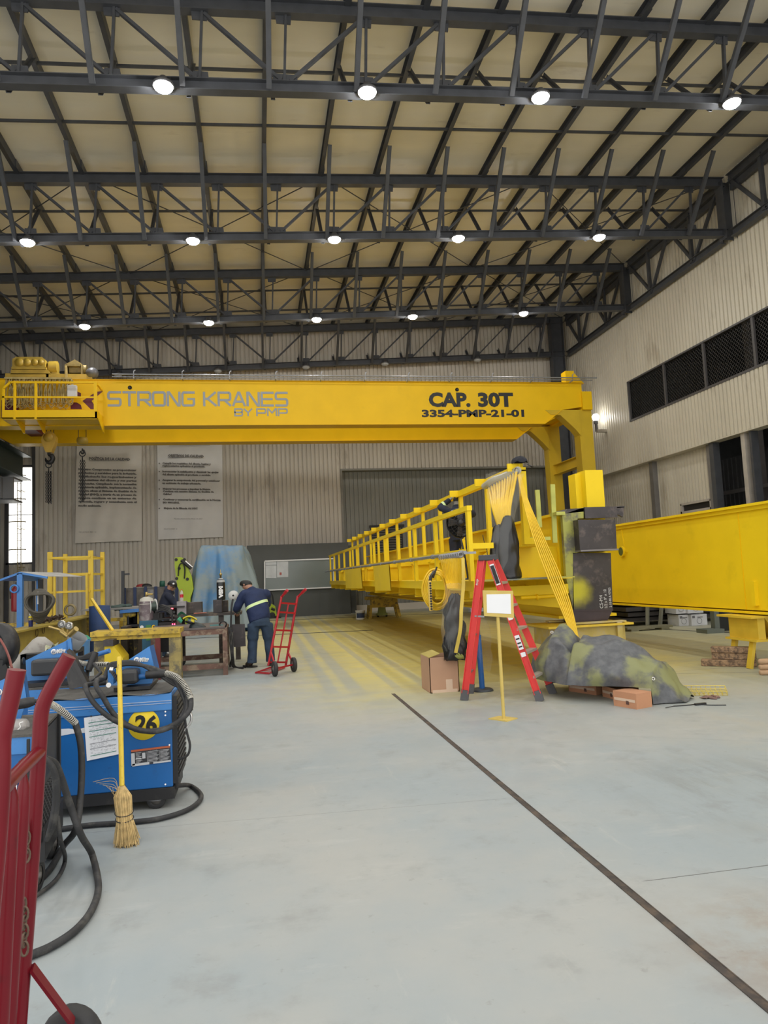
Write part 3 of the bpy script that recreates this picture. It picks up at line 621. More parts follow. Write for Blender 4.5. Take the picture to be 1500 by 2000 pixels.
# hook blocks
yh = YF+1.3
HB = mat('hook_block_yellow', (0.60, 0.38, 0.05), 0.45, 0, 0.1, 3)
c_ = ony(95, 860, yh); m = MB(); s_ = yh/1380
m.prism([c_+Vector(((px-95)*s_, 0, (860-py)*s_)) for px, py in ((83, 853), (88, 845), (95, 842), (102, 845), (107, 853), (107, 862), (101, 878), (100, 882), (90, 882), (88, 878), (82, 862))], (0, 0.3, 0)); blk = m.build('hook_block', HB, cr)
MB().lathe([(0.16, 0), (0.16, 0.02), (0.0, 0.03)], ony(94, 854, yh-.01), (0, -1, 0), n=20).build('sheave_cover', HB, blk)
m = MB(); 
for px in (87, 91, 99, 105): m.tube([ony(px, 832, yh+.15), ony(px, 850, yh+.15)], 0.014, 5)
m.build('wire_rope', STEELB, cr)
def hookm(cx, cy, k, y):
    pts = [(cx, cy-9*k), (cx, cy-3*k), (cx+5*k, cy), (cx+7*k, cy+5*k), (cx+4*k, cy+11*k), (cx-2*k, cy+12*k), (cx-6*k, cy+8*k), (cx-7*k, cy+3*k)]
    return MB().tube(smooth_path([ony(px, py, y) for px, py in pts], 5), [0.05*k+0.0]*8+[0.075*k]*20+[0.05*k, 0.045*k, 0.04*k, 0.035*k, 0.03*k, 0.02*k, 0.01*k, 0.008*k][:8], 8) if False else MB().tube(smooth_path([ony(px, py, y) for px, py in pts], 5), [0.055*k if i < 8 else (0.085*k if i < 24 else 0.085*k*(1-(i-23)/14)) for i in range(36)], 8)
hookm(96, 891, 1.0, yh+.15).build('hook', BLK, blk)
m = MB(); m.lathe([(0, 0), (0.17, 0.02), (0.2, 0.15), (0.17, 0.26), (0, 0.28)], ony(161, 869, yh), n=16); blk2 = m.build('auxiliary_hook_block', TY, cr)
m = MB()
for px in (153, 168): m.tube([ony(px, 832, yh), ony(px, 862, yh)], 0.012, 5)
m.build('wire_rope', STEELB, cr); hookm(161, 880, 0.45, yh).build('hook', BLK, blk2)
def sling(cx, ytop, ybot, y, cols, lab):
    t = thing('chain_sling', lab, 'chain sling', tuple(ony(cx, ytop, y)))
    m = MB(); A_ = ony(cx, ytop, y); m.ring(A_, (0, 1, 0), 0.1, 0.02, 14, 5); m.ring(A_-Vector((0, 0, .18)), (1, 0.3, 0), 0.07, 0.016, 12, 5); m.build('master_link', STEELB, t)
    for k in range(cols):
        m = MB(); x_ = A_.x+(k-(cols-1)/2)*0.04; yy_ = A_.y+(k % 2)*0.05; z_ = A_.z-0.25; zb_ = ony(cx, ybot, y).z-random.random()*0.1; i = 0
        while z_ > zb_:
            m.ring((x_, yy_, z_), (0, 1, 0) if i % 2 else (1, 0, 0), 0.030, 0.009, 8, 4); z_ -= 0.062; i += 1
        m.build('chain', STEELB, t)
sling(95, 908, 979, yh+.1, 5, 'short bundle of black chains hanging from the large crane hook')
sling(161, 886, 976, yh, 4, 'long black chain sling hanging from the smaller hook in front of a banner')
# runway beam at the left end and the grey column beneath
GRN = mat('runway_dark_green', (0.030, 0.052, 0.042), 0.45, 0, 0.1, 2)
m = MB(); m.ibeam((-9.45, 14, 6.62), (-9.45, 31.0, 6.62), 1.0, 0.7, 0.03); m.bb((-9.5, 14, 7.12), (-9.4, 31.0, 7.2))
tag(m.build('runway_beam', GRN, base=(-9.45, 14, 6.1)), 'dark green crane runway beam entering at the left edge', 'runway beam')
m = MB(); m.bb((-10.9, 29.4, 0), (-9.92, 29.9, 6.0))
o = tag(m.build('runway_column', mat('column_grey', (0.20, 0.20, 0.205), 0.5, 0, 0.08, 1), base=(-10.4, 29.6, 0)), 'broad grey column at the left edge under the runway beam', 'column')
m = MB(); m.bb((-10.9, 29.1, 5.95), (-9.2, 30.2, 6.02)); m.bb((-10.9, 29.1, 5.15), (-9.2, 29.2, 5.95)); m.bb((-10.9, 29.1, 5.1), (-9.2, 30.2, 5.17)); m.bb((-9.6, 28.9, 5.17), (-9.57, 29.1, 5.95)); m.bb((-9.95, 28.9, 5.17), (-9.92, 29.1, 5.95)); m.build('corbel', _m['column_grey'], o)
m = MB()
for x_ in (-10.8, -10.45): m.tube(smooth_path([(x_, 28.6, 0), (x_, 28.6, 2.5), (x_+.05, 28.7, 2.75), (x_+.2, 28.9, 2.85)], 6), 0.035, 8)
for z_ in (0.6, 1.9): m.bar((-10.9, 28.6, z_), (-10.3, 28.6, z_), .05)
tag(m.build('pipe_run', mat('pipe_grey', (0.17, 0.19, 0.19), 0.4), base=(-10.6, 28.6, 0)), 'grey bent pipes standing in front of the left column', 'pipes')
# caged ladder by the daylight panels
m = MB(); yl = 31.6
for px in (34, 41): m.tube([ony(px, 925, yl), ony(px, 1120, yl)], 0.018, 6)
t_ = []
for py in (930, 976, 1020, 1074):
    c_ = ony(36, py, yl-.2); m.tube([c_+Vector((.32*cos(a), .25*sin(a)-.1, 0)) for a in [pi*k/8-pi for k in range(9)]], 0.022, 5, cap=False)
for i in range(16): z_ = 2.2+i*0.3; m.bar((ony(34, 1000, yl).x, yl, z_), (ony(41, 1000, yl).x, yl, z_), .02)
for z_ in (2.6, 4.2, 5.8):
    for px in (34, 41): m.bar(tuple(ony(px, 1000, yl))[:2]+(z_,), (ony(px, 1000, yl).x, YB+.1, z_), .03)
tag(m.build('caged_ladder', mat('ladder_cage_tan', (0.33, 0.26, 0.12), 0.5), base=tuple(ony(36, 1120, yl))), 'thin caged wall ladder in front of the bright daylight panels', 'ladder')
# ------------------------------------------------------------------ girder with railed walkway being painted (centre)
gd = thing('crane_girder', 'yellow girder with a railed walkway on stands, its near end bare dark steel', 'crane girder', (5.0, 10.2, 0.8))
Y0, Y1 = 10.35, 29.6
m = MB(); m.bb((4.62, Y0, 0.86), (5.42, Y1, 2.40)); web = m.build('box_web', YEL2, gd)
m = MB(); m.bb((4.50, Y0, 2.40), (5.54, Y1, 2.44)); m.build('top_flange', YEL2, gd)
m = MB(); m.bb((4.54, Y0, 0.82), (5.50, Y1, 0.86)); m.build('bottom_flange', YEL2, gd)
m = MB(); m.bar((4.98, Y0, 2.47), (4.98, Y1, 2.47), 0.06, 0.06); m.build('rail_strip', YEL2, gd)
m = MB(); m.bb((2.97, 9.95, 1.44), (4.62, Y1, 1.47)); m.bb((2.93, 9.45, 1.33), (2.98, Y1, 1.47)); m.bb((3.0, 9.9, 1.22), (4.52, 9.95, 1.36)); m.build('walkway_floor', YEL2, gd)
m = MB(); m.bb((3.05, 9.55, 1.455), (4.47, 10.1, 1.475)); m.build('end_deck_plate', mat('oversprayed_plate', (0.17, 0.18, 0.15), 0.5, 0.2, 0.1, 2, dirt=(0.45, 0.42, 0.05), dscale=2.5, dthr=0.45, damt=0.8), gd)
m = MB(); m.tube([(3.75, 9.85, 1.19), (4.42, 9.85, 1.19)], 0.028, 10)
for x in (4.0, 4.34): m.tube([(x-0.012, 9.85, 1.19), (x+0.012, 9.85, 1.19)], 0.045, 10)
m.build('conduit', YEL, gd)
m = MB(); m.bb((3.87, 10.0, 1.94), (4.22, Y1, 1.968)); m.build('upper_ledge', YEL2, gd)
ys = [9.95+1.62*i for i in range(13)]
for i, y in enumerate(ys):
    m = MB(); m.bb((2.935, y-0.35 if i == 0 else y-0.04, 1.325), (2.995, (y-0.25) if i == 0 else y+0.05, 2.50)); m.build('rail_post', YEL2, gd)
    m = MB(); m.bb((3.885, y-0.03, 1.97), (3.955, y+0.06, 3.12)); m.build('upper_rail_post', YEL2, gd)
    m = MB(); m.bb((3.70, y-0.02, 3.06), (3.94, y+0.02, 3.18)); m.build('rail_tab', YEL2, gd)
    m = MB(); m.prism([(3.0, y+0.3, 1.33), (4.62, y+0.3, 1.33), (4.62, y+0.3, 0.98), (3.35, y+0.3, 1.16), (3.0, y+0.3, 1.2)], (0, 0.05, 0)); m.bb((3.0, y+0.25, 1.16), (3.3, y+0.4, 1.19)); m.build('floor_bracket', YEL2, gd)
    m = MB(); m.prism([(3.35, y+0.5, 1.47), (4.62, y+0.5, 1.47), (4.62, y+0.5, 1.94), (3.55, y+0.5, 1.94), (3.35, y+0.5, 1.80)], (0, 0.03, 0)); m.bb((3.35, y+0.42, 1.80), (4.0, y+0.62, 1.83)); m.build('ledge_bracket', YEL2, gd)
m = MB(); m.bb((2.927, 9.58, 2.465), (3.003, Y1, 2.535)); m.build('hand_rail', YEL2, gd)
m = MB(); m.bb((2.93, 9.95, 1.86), (3.0, Y1, 1.93)); m.bb((2.94, 9.605, 1.92), (3.3, 9.665, 2.0)); m.build('mid_rail', YEL2, gd)
m = MB(); m.bb((3.86, 9.9, 3.06), (3.97, Y1, 3.08)); m.bb((3.86, 9.9, 3.08), (3.88, Y1, 3.17)); m.build('top_rail', YEL2, gd)
m = MB(); m.prism([(3.88, 9.9, 1.97), (4.2, 9.9, 1.97), (4.2, 9.9, 2.06), (3.97, 9.9, 2.06), (3.97, 9.9, 3.12), (3.88, 9.9, 3.12)], (0, 0.07, 0)); m.build('end_post', YEL2, gd)
m = MB(); m.tube([(2.74, 9.15, 1.86), (2.74, 29.3, 1.86)], 0.026, 10)
for i in range(13): y = 9.35+1.6*i; m.tube([(2.74, y-0.05, 1.86), (2.74, y+0.05, 1.86)], 0.037, 10); m.bar((2.74, y, 1.86), (2.95, y, 1.86), 0.03)
m.build('cable_track', GALV, gd)
for y0, y1 in ((18.6, 22.2), (14.5, 16.5)):
    m = MB(); m.grid(lambda u, v: Vector((2.70+0.012*sin(u*9)+0.02*v, y0+(y1-y0)*u, 1.83-0.55*v-0.03*u*v)), 12, 6); m.grid(lambda u, v: Vector((2.68+0.012*sin(u*9)+0.02*v, y0+(y1-y0)*u, 1.83-0.55*v-0.03*u*v)), 12, 6); m.build('hanging_sheet', YEL2, gd)
# bare steel end piece
SPR = MILL.copy(); SPR.name = 'mill_steel_with_spray'; T = NT(SPR); b = SPR.node_tree.nodes['Principled BSDF']; src = b.inputs['Base Color'].links[0].from_socket
tc = T.n('ShaderNodeTexCoord'); sp_ = T.n('ShaderNodeVectorMath', operation='DISTANCE'); T.L.new(tc.outputs['Object'], sp_.inputs[0]); pp_ = ony(1128, 1155, 10.12); sp_.inputs[1].default_value = (pp_.x-5.0, 10.12-10.2, pp_.z-.8)
nn = T.noise(tc.outputs['Object'], 9, 4, .5); f_ = T.rng(T.math('ADD', sp_.outputs['Value'], T.math('MULTIPLY', nn, .12)), .12, .36, .9, 0); T.L.new(T.mix(f_, src, (.55, .50, .03)), b.inputs['Base Color'])
ye = 10.12
def W(px, py, y=ye): return ony(px, py, y)
m = MB(); m.prism([W(1119, 1080), W(1193, 1080), W(1197, 1192), W(1119, 1192)], (0, 0.35, 0)); lo = m.build('lower_end_plate', SPR, gd)
m = MB(); m.prism([W(1119, 1193), W(1197, 1191), W(1184, 1217), W(1124, 1218)], (0, 0.4, 0)); m.bar(W(1119, 1193), W(1197, 1191), 0.02); m.build('foot_plate', mat('bare_steel_foot', (0.06, 0.045, 0.05), 0.35, 0.5, 0.2, 3), gd)  # tapered foot in dark, slightly reddish bare steel
yu = 9.95
m = MB(); m.prism([W(1129, 1015, yu), W(1202, 1015, yu), W(1205, 1074, yu), W(1133, 1075, yu)], (0, 0.5, 0)); m.build('upper_end_box', MILL, gd)
m = MB(); m.bb((W(1132, 1076, yu).x, yu-0.04, W(1132, 1076, yu).z-0.012), (W(1206, 1076, yu).x, yu+0.5, W(1132, 1076, yu).z+0.012)); m.build('box_lip', mat('weld_grey', (0.2, 0.19, 0.2), 0.4, 0.5), gd)
m = MB(); m.prism([W(1098, 1005), W(1140, 991), W(1140, 1012), W(1128, 1013), W(1132, 1078), W(1119, 1082), W(1121, 1195), W(1106, 1130), W(1100, 1030)], (0, 0.08, 0)); m.build('side_plate', mat('oversprayed_steel', (0.13, 0.125, 0.09), 0.45, 0.3, 0.2, 3, dirt=(0.42, 0.42, 0.08), dscale=2.2, dthr=0.48, damt=0.8), gd)
m = MB(); a = W(1103, 1001); b_ = W(1219, 989); m.prism([W(1108, 994), W(1220, 988), W(1220, 991), W(1103, 1003)], (0, 0.6, 0)); m.bb((W(1140, 990).x, ye-0.03, W(1140, 1013).z), (W(1203, 990).x, ye+0.02, W(1140, 991).z)); m.prism([W(1203, 990), W(1219, 990), W(1217, 1010), W(1203, 1003)], (0, 0.05, 0)); m.build('cap_plate', MILL, gd)
m = MB(); m.bb((W(1127, 990, 10.5).x, 10.5, 2.44), (W(1146, 990, 10.5).x, 10.75, W(1136, 925, 10.5).z)); m.bb((W(1147, 990, 10.35).x, 10.35, 2.44), (W(1182, 990, 10.35).x, 10.65, W(1165, 918, 10.35).z)); m.build('upright_stub', YEL2, gd)
LIM = mat('lime_overspray', (0.45, 0.46, 0.10), 0.5, 0.1, 0.2, 4)
for px, ya, yb in ((1049, 957, 1030), (1079, 946, 1060)):
    a = W(px, ya, 10.2); b_ = W(px+5, yb, 10.2); m = MB(); m.bar(a, b_, 0.07, 0.03, Vector((0, 1, 0))); m.build('flat_bar', LIM, gd)
m = MB(); m.bb((W(1083, 1003).x, 10.05, W(1083, 1003).z-.03), (W(1100, 1003).x, 10.3, W(1083, 1003).z+.02)); m.bb((3.97, 9.92, 2.02), (4.3, 9.98, 2.07)); m.build('cross_lug', LIM, gd)
# chalk marks on the bare plate
CHALK = mat('chalk', (0.6, 0.6, 0.6), 0.8)
a = W(1180, 1186); 
for i, (s_, hh) in enumerate((('C5-M4', 0.075), ('1/2 x 9" x 10', 0.07), ('2-10-90 A 97925', 0.055))):
    p_ = W(1178+i*8.5, 1188-i*1, ye-0.012); text(s_, hh, p_, (0, 0, 1), (-1, 0, 0), CHALK, lo, 'chalk_mark', width=[.20, .28, .30][i], depth=0.001)
# stand carrying the near end
st = thing('girder_stand', 'yellow trestle stand with blue legs under the near bare steel girder end', 'stand', (4.8, 10.2, 0))
zc = 0.745
m = MB(); m.bb((4.15, 9.85, zc-0.03), (5.5, 10.75, zc)); m.build('top_plate', YELC, st)
m = MB(); m.bb((4.22, 10.0, 0.45), (4.45, 10.6, zc-0.03)); m.ibeam((4.45, 9.95, 0.62), (5.4, 9.95, 0.62), 0.32, 0.14, 0.02); m.ibeam((4.45, 10.6, 0.62), (5.4, 10.6, 0.62), 0.32, 0.14, 0.02); m.bb((4.5, 9.9, 0.46), (4.58, 10.0, 0.77)); m.bb((5.25, 9.88, 0.46), (5.33, 10.0, 0.77)); m.build('cross_beam', mat('stand_pale_yellow', (0.55, 0.43, 0.12), 0.55, 0, 0.2, 4, dirt=(0.4, 0.37, 0.3), dscale=4, dthr=0.5), st)
m = MB(); m.bb((4.10, 9.8, 0.42), (4.45, 10.1, 0.45)); m.build('foot_flange', YELW, st)
for x, y in ((4.24, 9.92), (4.45, 10.6), (5.3, 9.92), (5.3, 10.6)): MB().bb((x-0.045, y-0.045, 0), (x+0.045, y+0.045, 0.45)).build('leg', mat('leg_blue_grey', (0.03, 0.12, 0.2), 0.5, 0, 0.2, 5), st)
# stand under the far end
st = thing('girder_stand', 'worn yellow stand far back under the girder, beside the white paint pail', 'stand', (4.7, 26.8, 0))
m = MB(); m.bb((4.0, 26.5, 0.70), (5.4, 27.1, 0.82)); m.bb((4.2, 26.6, 0.4), (5.2, 27.0, 0.70)); m.build('cross_beam', YELW, st)
for x, x2 in ((4.15, 4.1), (5.15, 5.25)):
    for y in (26.6, 27.0): MB().bar((x, y, 0.5), (x2, y, 0.0), 0.12).build('leg', YELW, st)
p_ = onz(747, 1205)
st = thing('lime_jack', 'small lime green wheeled jack on the floor between the far stand legs', 'floor jack', tuple(p_))
m = MB(); m.prism([p_+Vector((-.16, 0, .12)), p_+Vector((.16, 0, .12)), p_+Vector((.12, 0, .5)), p_+Vector((-.10, 0, .5))], (0, .2, 0)); m.bb(p_+Vector((-.2, -.02, .06)), p_+Vector((.2, .3, .14))); m.build('body', mat('lime_paint', (0.33, 0.38, 0.09), .5), st)
for dx in (-.17, .17): MB().cyl(p_+Vector((dx-.03, .05, .06)), p_+Vector((dx+.03, .05, .06)), .06).build('wheel', BLK, st)
# paint pail
p_ = onz(704, 1210); t = thing('paint_pail', 'white plastic pail with a dark blue label on the floor below the far walkway', 'pail', tuple(p_))
MB().lathe([(0, 0), (.155, 0), (.175, .30), (.185, .31), (.185, .34), (.17, .34), (.165, .02)], p_, n=20).build('body', WHITE, t)
MB().grid(lambda u, v: p_+Vector((sin(-1.0+2.0*u)*.176, -cos(-1.0+2.0*u)*.176, .07+.18*v)), 8, 1).build('label', mat('label_navy', (.03, .05, .12), .5), t)
MB().tube([p_+Vector((.18*cos(a), .18*sin(a), .30-.08*abs(sin(a)))) for a in [pi+pi*k/10 for k in range(11)]], .005, 5).build('handle', GALV, t)

# ------------------------------------------------------------------ second girder on the right
rg = thing('crane_girder', 'plain yellow box girder on the right, running out of the frame', 'crane girder', (7.7, 9, 0.8))
m = MB(); m.bb((7.35, 5.5, 0.84), (8.05, 29.2, 2.36)); m.build('box_web', YEL2, rg)
m = MB(); m.bb((7.26, 5.5, 2.40), (8.15, 29.2, 2.44)); m.bb((7.31, 5.5, 2.34), (7.35, 29.2, 2.40)); m.build('top_flange', YEL2, rg)
m = MB(); m.bb((7.27, 5.5, 0.79), (8.12, 29.2, 0.82)); m.build('bottom_flange', YEL2, rg)
m = MB(); s_ = onx(1450, 1100, 7.35).y; m.bb((7.343, s_-.006, .84), (7.352, s_+.006, 2.36)); m.build('weld_seam', YEL, rg)
c_ = onx(1217, 1077, 7.35); m = MB(); m.tube([c_+Vector((-.05, 0, 0)), c_+Vector((.02, 0, 0))], .11, 18); rr = m.build('port_ring', YEL2, rg); MB().tube([c_+Vector((-.056, 0, 0)), c_+Vector((-.05, 0, 0))], .085, 18).build('port_hole', mat('port_hole_green', (.09, .11, .02), .6), rr)
a = onx(1214, 1033, 7.35); b_ = onx(1226, 1077, 7.35)
m = MB(); m.bar((7.34, a.y, a.z), (7.34, b_.y+.1, b_.z), .02, .03); m.bar((7.34, b_.y, b_.z), (7.34, c_.y, c_.z), .02, .03); m.build('lug', YEL2, rg)
a = onx(1470, 1135, 7.35); b_ = onx(1483, 1183, 7.35); m = MB(); m.bb((7.29, b_.y, b_.z), (7.35, a.y, a.z)); m.build('bolt_bracket', YEL2, rg)
st = thing('girder_stand', 'yellow trestle stand under the plain right girder, at the frame edge', 'stand', (7.6, 9.6, 0))
yy = 9.9
m = MB(); m.bb((7.05, 9.3, .74), (8.2, 10.1, .77)); m.build('top_plate', YELC, st)
m = MB(); m.bb((7.18, 9.35, .42), (7.3, 10.0, .74)); m.prism([(7.3, 9.35, .74), (7.65, 9.35, .74), (7.75, 9.35, .42), (7.55, 9.35, .42)], (0, .5, 0)); m.bb((7.1, 9.3, .40), (8.1, 10.0, .43)); m.build('cross_beam', YELC, st)
for x, x2, y in ((7.2, 7.1, 9.5), (8.0, 8.1, 9.5), (7.2, 7.1, 9.9), (8.0, 8.1, 9.9)): MB().bar((x, y, .42), (x2, y, 0), .09, .05).build('leg', YELC, st)

# ------------------------------------------------------------------ timbers
def timber(px0, px1, pyb, z0, h, w, Y, lab, dy=0.0):
    a = ony(px0, pyb, Y); b_ = ony(px1, pyb, Y+dy); o = MB().bar((a.x, Y, z0+h/2), (b_.x, Y+dy, z0+h/2), w, h).build('timber', WOOD, base=(a.x, Y, z0), bevel=.012); tag(o, lab, 'timber', 'timber blocking'); return o
timber(1370, 1478, 1300, 0, .10, .16, 10.1, 'long bottom timber of the pile, sticking out furthest left', -.45)
timber(1393, 1478, 1300, .102, .10, .15, 10.05, 'middle timber of the grey and brown pile', -.42)
timber(1392, 1478, 1300, .204, .09, .14, 10.03, 'grey topmost timber of the pile near the right stand', -.42)
for k, z_ in enumerate((0, .075, .15)):
    o = MB().lathe([(0, -.35), (.03, -.35), (.038, -.33), (.038, .33), (.03, .35), (0, .35)], (7.15, 8.85, z_+.038), (1, -.15, 0), n=10).build('round_timber', mat('pale_wood', (.50, .33, .2), .8, 0, .2, 5), base=(7.15, 8.85, z_))
    tag(o, ('lowest', 'middle', 'topmost')[k]+' pale round ended timber at the right frame edge', 'timber', 'pale timbers at the right edge')
# things stored along the foot of the right wall
DK = mat('stored_dark_steel', (.05, .045, .045), .6, .2, .3, 4)
p_ = onz(1240, 1212)
for k in range(7):
    xa = 9.3+.1*(k % 2); o = MB().bb((xa, 17.2-.1*(k % 3), .12+.14*k), (xa+4.2, 18.6, .22+.14*k)).build('stored_plate', DK, base=(xa, 17.2, .12+.14*k)); tag(o, ('lowest', 'second lowest', 'third lowest', 'fourth lowest', 'third highest', 'second highest', 'topmost')[k]+' dark steel plate stacked behind the right girder', 'steel plate', 'stored dark plates')
o = MB().bb((8.7, 15.9, .05), (9.9, 16.2, .10)).bb((8.8, 15.9, 0), (9.0, 16.2, .05)).bb((9.6, 15.9, 0), (9.8, 16.2, .05)).build('rail_offcut', mat('offcut_olive', (.2, .19, .12), .5), base=(8.7, 15.9, 0)); tag(o, 'short olive steel offcut lying in front of the dark stored plates', 'steel offcut')
t = thing('steel_rack', 'grey splayed leg rack stand beside the white boxes under the right girder', 'rack', (10.6, 16.9, 0))
for x, x2 in ((9.9, 9.75), (10.35, 10.1), (10.95, 11.1), (11.3, 11.2)): MB().bar((x, 16.9, 1.1), (x2, 16.8, 0), .07).build('leg', mat('rack_grey', (.2, .2, .16), .5), t)
m = MB(); m.bar((9.8, 16.9, .62), (11.25, 16.9, .62), .05); m.bar((10.3, 16.9, .62), (10.7, 16.9, .25), .04); m.bar((9.8, 16.9, 1.1), (11.4, 16.9, 1.1), .06); m.build('cross_bar', _m['rack_grey'], t)
WB = mat('white_carton', (.62, .63, .66), .7)
for k, (pa, pb, z_, lab) in enumerate(((1325, 1346, 0.0, 'lower left'), (1345, 1377, 0.0, 'lower right'), (1321, 1342, .31, 'upper left'), (1340, 1371, .31, 'upper right'))):
    a = ony(pa, 1210, 16.5); b_ = ony(pb, 1210, 16.5)
    t = thing('white_carton', 'white printed carton in the stack below the right girder, '+lab, 'carton', (a.x, 16.5, z_), 'white cartons')
    MB().bb((a.x+.01, 16.5-.1*(k % 2), z_+.003), (b_.x-.01, 17.0, z_+.28)).build('body', WB, t)
    x_ = a.x+.08; zz = z_+.15; yq = 16.5-.1*(k % 2)-.004
    m = MB(); m.ring(((a.x+b_.x)/2, yq, z_+.12), (0, 1, 0), .07, .004, 16, 4); m.bb((a.x+.04, yq, z_+.19), (a.x+.11, yq+.004, z_+.25)); m.bb(((a.x+b_.x)/2-.05, yq, z_+.2), ((a.x+b_.x)/2+.1, yq+.004, z_+.22)); m.build('printing', mat('grey_print', (.15, .15, .16), .6), t)
m = MB(); a = ony(1403, 1200, 14.6); b_ = ony(1460, 1233, 14.6); m.prism([(a.x, 14.6, .02), (b_.x, 14.6, .02), (b_.x-.02, 14.6, .55), (b_.x-.22, 14.6, .84), (a.x, 14.6, .86)], (0, .06, 0))
tag(m.build('black_panel', mat('black_panel', (.012, .014, .013), .4), base=(a.x, 14.6, 0)), 'black sheet panel with a clipped corner leaning below the right girder', 'panel')
o = MB().bb((a.x-.14, 14.55, 0), (a.x-.02, 14.7, 1.1)).bb((a.x-.45, 14.4, 0), (a.x-.02, 14.8, .09)).build('grey_post', mat('post_olive', (.13, .15, .13), .5), base=(a.x-.1, 14.6, 0)); tag(o, 'olive grey post on a low foot left of the black panel', 'post')

# ------------------------------------------------------------------ step ladder
L = thing('step_ladder', 'red fibreglass step ladder with a black cap standing before the girder', 'ladder', (2.9, 8.7, 0))
fa, fb = Vector((2.50, 8.73, 0)), Vector((3.33, 8.30, 0)); ga, gb_ = Vector((2.71, 9.18, 0)), Vector((3.68, 8.72, 0))
tA = ony(940, 1094, 8.55); tB = ony(958, 1094, 8.5); tA2 = tA+Vector((.13, .33, 0)); tB2 = tB+Vector((.17, .33, 0))
for p, q in ((fa, tA), (ga, tA2), (fb, tB), (gb_, tB2)):
    d = (q-p).normalized(); side = Vector((.42, .9, 0)); MB().chan(p+d*.09, q, .085, .03, .008, up=d.cross(side), side=1 if p in (fa, fb) else -1).build('side_rail', REDL, L)
    m = MB(); m.bar(p+Vector((0, 0, .0)), p+d*.13, .05, .10, up=d.cross(side)); m.build('foot', mat('ladder_foot_grey', (.09, .09, .10), .6), L)
for k in range(1, 6):
    f = k/6.0; p = fb.lerp(tB, f); q = gb_.lerp(tB2, f); MB().bar(p, q, .09, .03).build('step', mat('step_pale', (.42, .38, .32), .5, .3), L)
for f in (.18, .45, .72): MB().bar(fa.lerp(tA, f), ga.lerp(tA2, f), .03, .02).build('rear_brace', GALV, L)
m = MB(); m.bar(fa.lerp(tA, .55), fb.lerp(tB, .55)+Vector((-.05, 0, .0)), .02, .02) if False else None
c_ = (tA+tB+tA2+tB2)/4; m = MB(); m.box(c_+Vector((0, 0, .03)), (.22, .42, .07), Euler((0, 0, -.32))); m.build('top_cap', mat('cap_dark', (.045, .045, .05), .5), L, bevel=.01)
# spreader arms
m = MB(); m.bar(fa.lerp(tA, .6), fa.lerp(tA, .6)+Vector((.12, -.02, -.01)), .03, .02); m.bar(fb.lerp(tB, .5), fa.lerp(tA, .62), .02, .012) if False else None; m.build('spreader', GALV, L)
def sticker(p, q, f0, f1, mt, nm, wd=.055):
    d = (q-p).normalized(); n_ = Vector((0, -1, 0)); a_ = p.lerp(q, f0); b2 = p.lerp(q, f1); return MB().bar(a_+Vector((-.012, -.016, 0)), b2+Vector((-.012, -.016, 0)), .004, wd, up=d.cross(Vector((.42, .9, 0)))).build(nm, mt, L)
sticker(fb, tB, .82, .97, PAPER, 'maker_label'); o = sticker(fb, tB, .83, .96, BLK, 'label_band', .045); o.location = (-.0025, -.003, 0)
for f0, f1 in ((.745, .765), (.57, .64), (.36, .46), (.31, .34)): sticker(fb, tB, f0, f1, PAPER, 'warning_label', .06)
for f0, f1 in ((.59, .6), (.61, .615), (.375, .385), (.40, .41), (.43, .44)): o = sticker(fb, tB, f0, f1, BLK, 'label_print', .045); o.location = (-.0025, -.003, 0)
d = (tA-fa).normalized(); text('PMP', .045, fa.lerp(tA, .82)+Vector((-.012, -.03, 0)), d, Vector((-1, -.3, 0)), CHALK, L, 'marker_writing')

# ------------------------------------------------------------------ sign stand
b0 = onz(984, 1406); s = thing('sign_stand', 'yellow sign stand holding a blank white sheet in front of the ladder', 'sign stand', tuple(b0))
SY = mat('sign_yellow', (.62, .46, .12), .55, 0, .08, 5)
MB().prism([onz(954, 1405), onz(975, 1400), onz(1011, 1404), onz(990, 1410)], (0, 0, .012)).build('base_plate', SY, s)
MB().tube([b0+Vector((0, 0, .01)), ony(972, 1200, b0.y)], .019, 10).build('pole', SY, s)
yb = b0.y-.03; q = [ony(943, 1153, yb), ony(1002, 1154, yb), ony(1004, 1207, yb), ony(946, 1203, yb)]
MB().prism(q, (0, .018, 0)).build('board', SY, s)
q = [ony(950, 1161, yb), ony(997, 1160, yb), ony(998, 1199, yb), ony(951, 1197, yb)]; MB().prism([p+Vector((0, -.004, 0)) for p in q], (0, .003, 0)).build('sheet', PAPER, s)
# blue jack post
b0 = onz(942, 1349); s = thing('jack_post', 'blue pole on a round dark base, plastic film hanging off it, behind the ladder', 'post', tuple(b0))
MB().lathe([(0, .035), (.13, .03), (.15, .012), (.15, 0), (0, 0)], b0, n=24).build('base_plate', mat('base_dark', (.07, .08, .09), .5, .3), s)
MB().tube([b0+Vector((0, 0, .03)), ony(934, 1240, b0.y)], .038, 12).build('lower_tube', mat('post_blue', (.015, .11, .36), .4), s)
MB().tube([ony(934, 1240, b0.y), ony(931, 1196, b0.y)], .028, 12).build('upper_tube', mat('post_blue_grey', (.10, .15, .22), .4), s)
MB().box(ony(929, 1191, b0.y), (.18, .12, .05)).build('head_clamp', GALV, s)
FILM = mat('clear_film', (.80, .82, .80), .08, 0, 0, alpha=.07)
random.seed(5)
def film(c, w, h, y, parent, nm='plastic_film', amp=.03, seed=0):
    a = [random.random()*6 for _ in range(6)]
    return MB().grid(lambda u, v: Vector((c.x+(u-.5)*w*(1+.25*sin(v*7+a[0]))+.02*sin(v*11+a[1]), y+amp*sin(u*17+a[2]+3*v)+amp*.6*sin(v*23+a[3]), c.z-h*v+.02*sin(u*9+a[4]))), 16, 22).build(nm, FILM, parent)
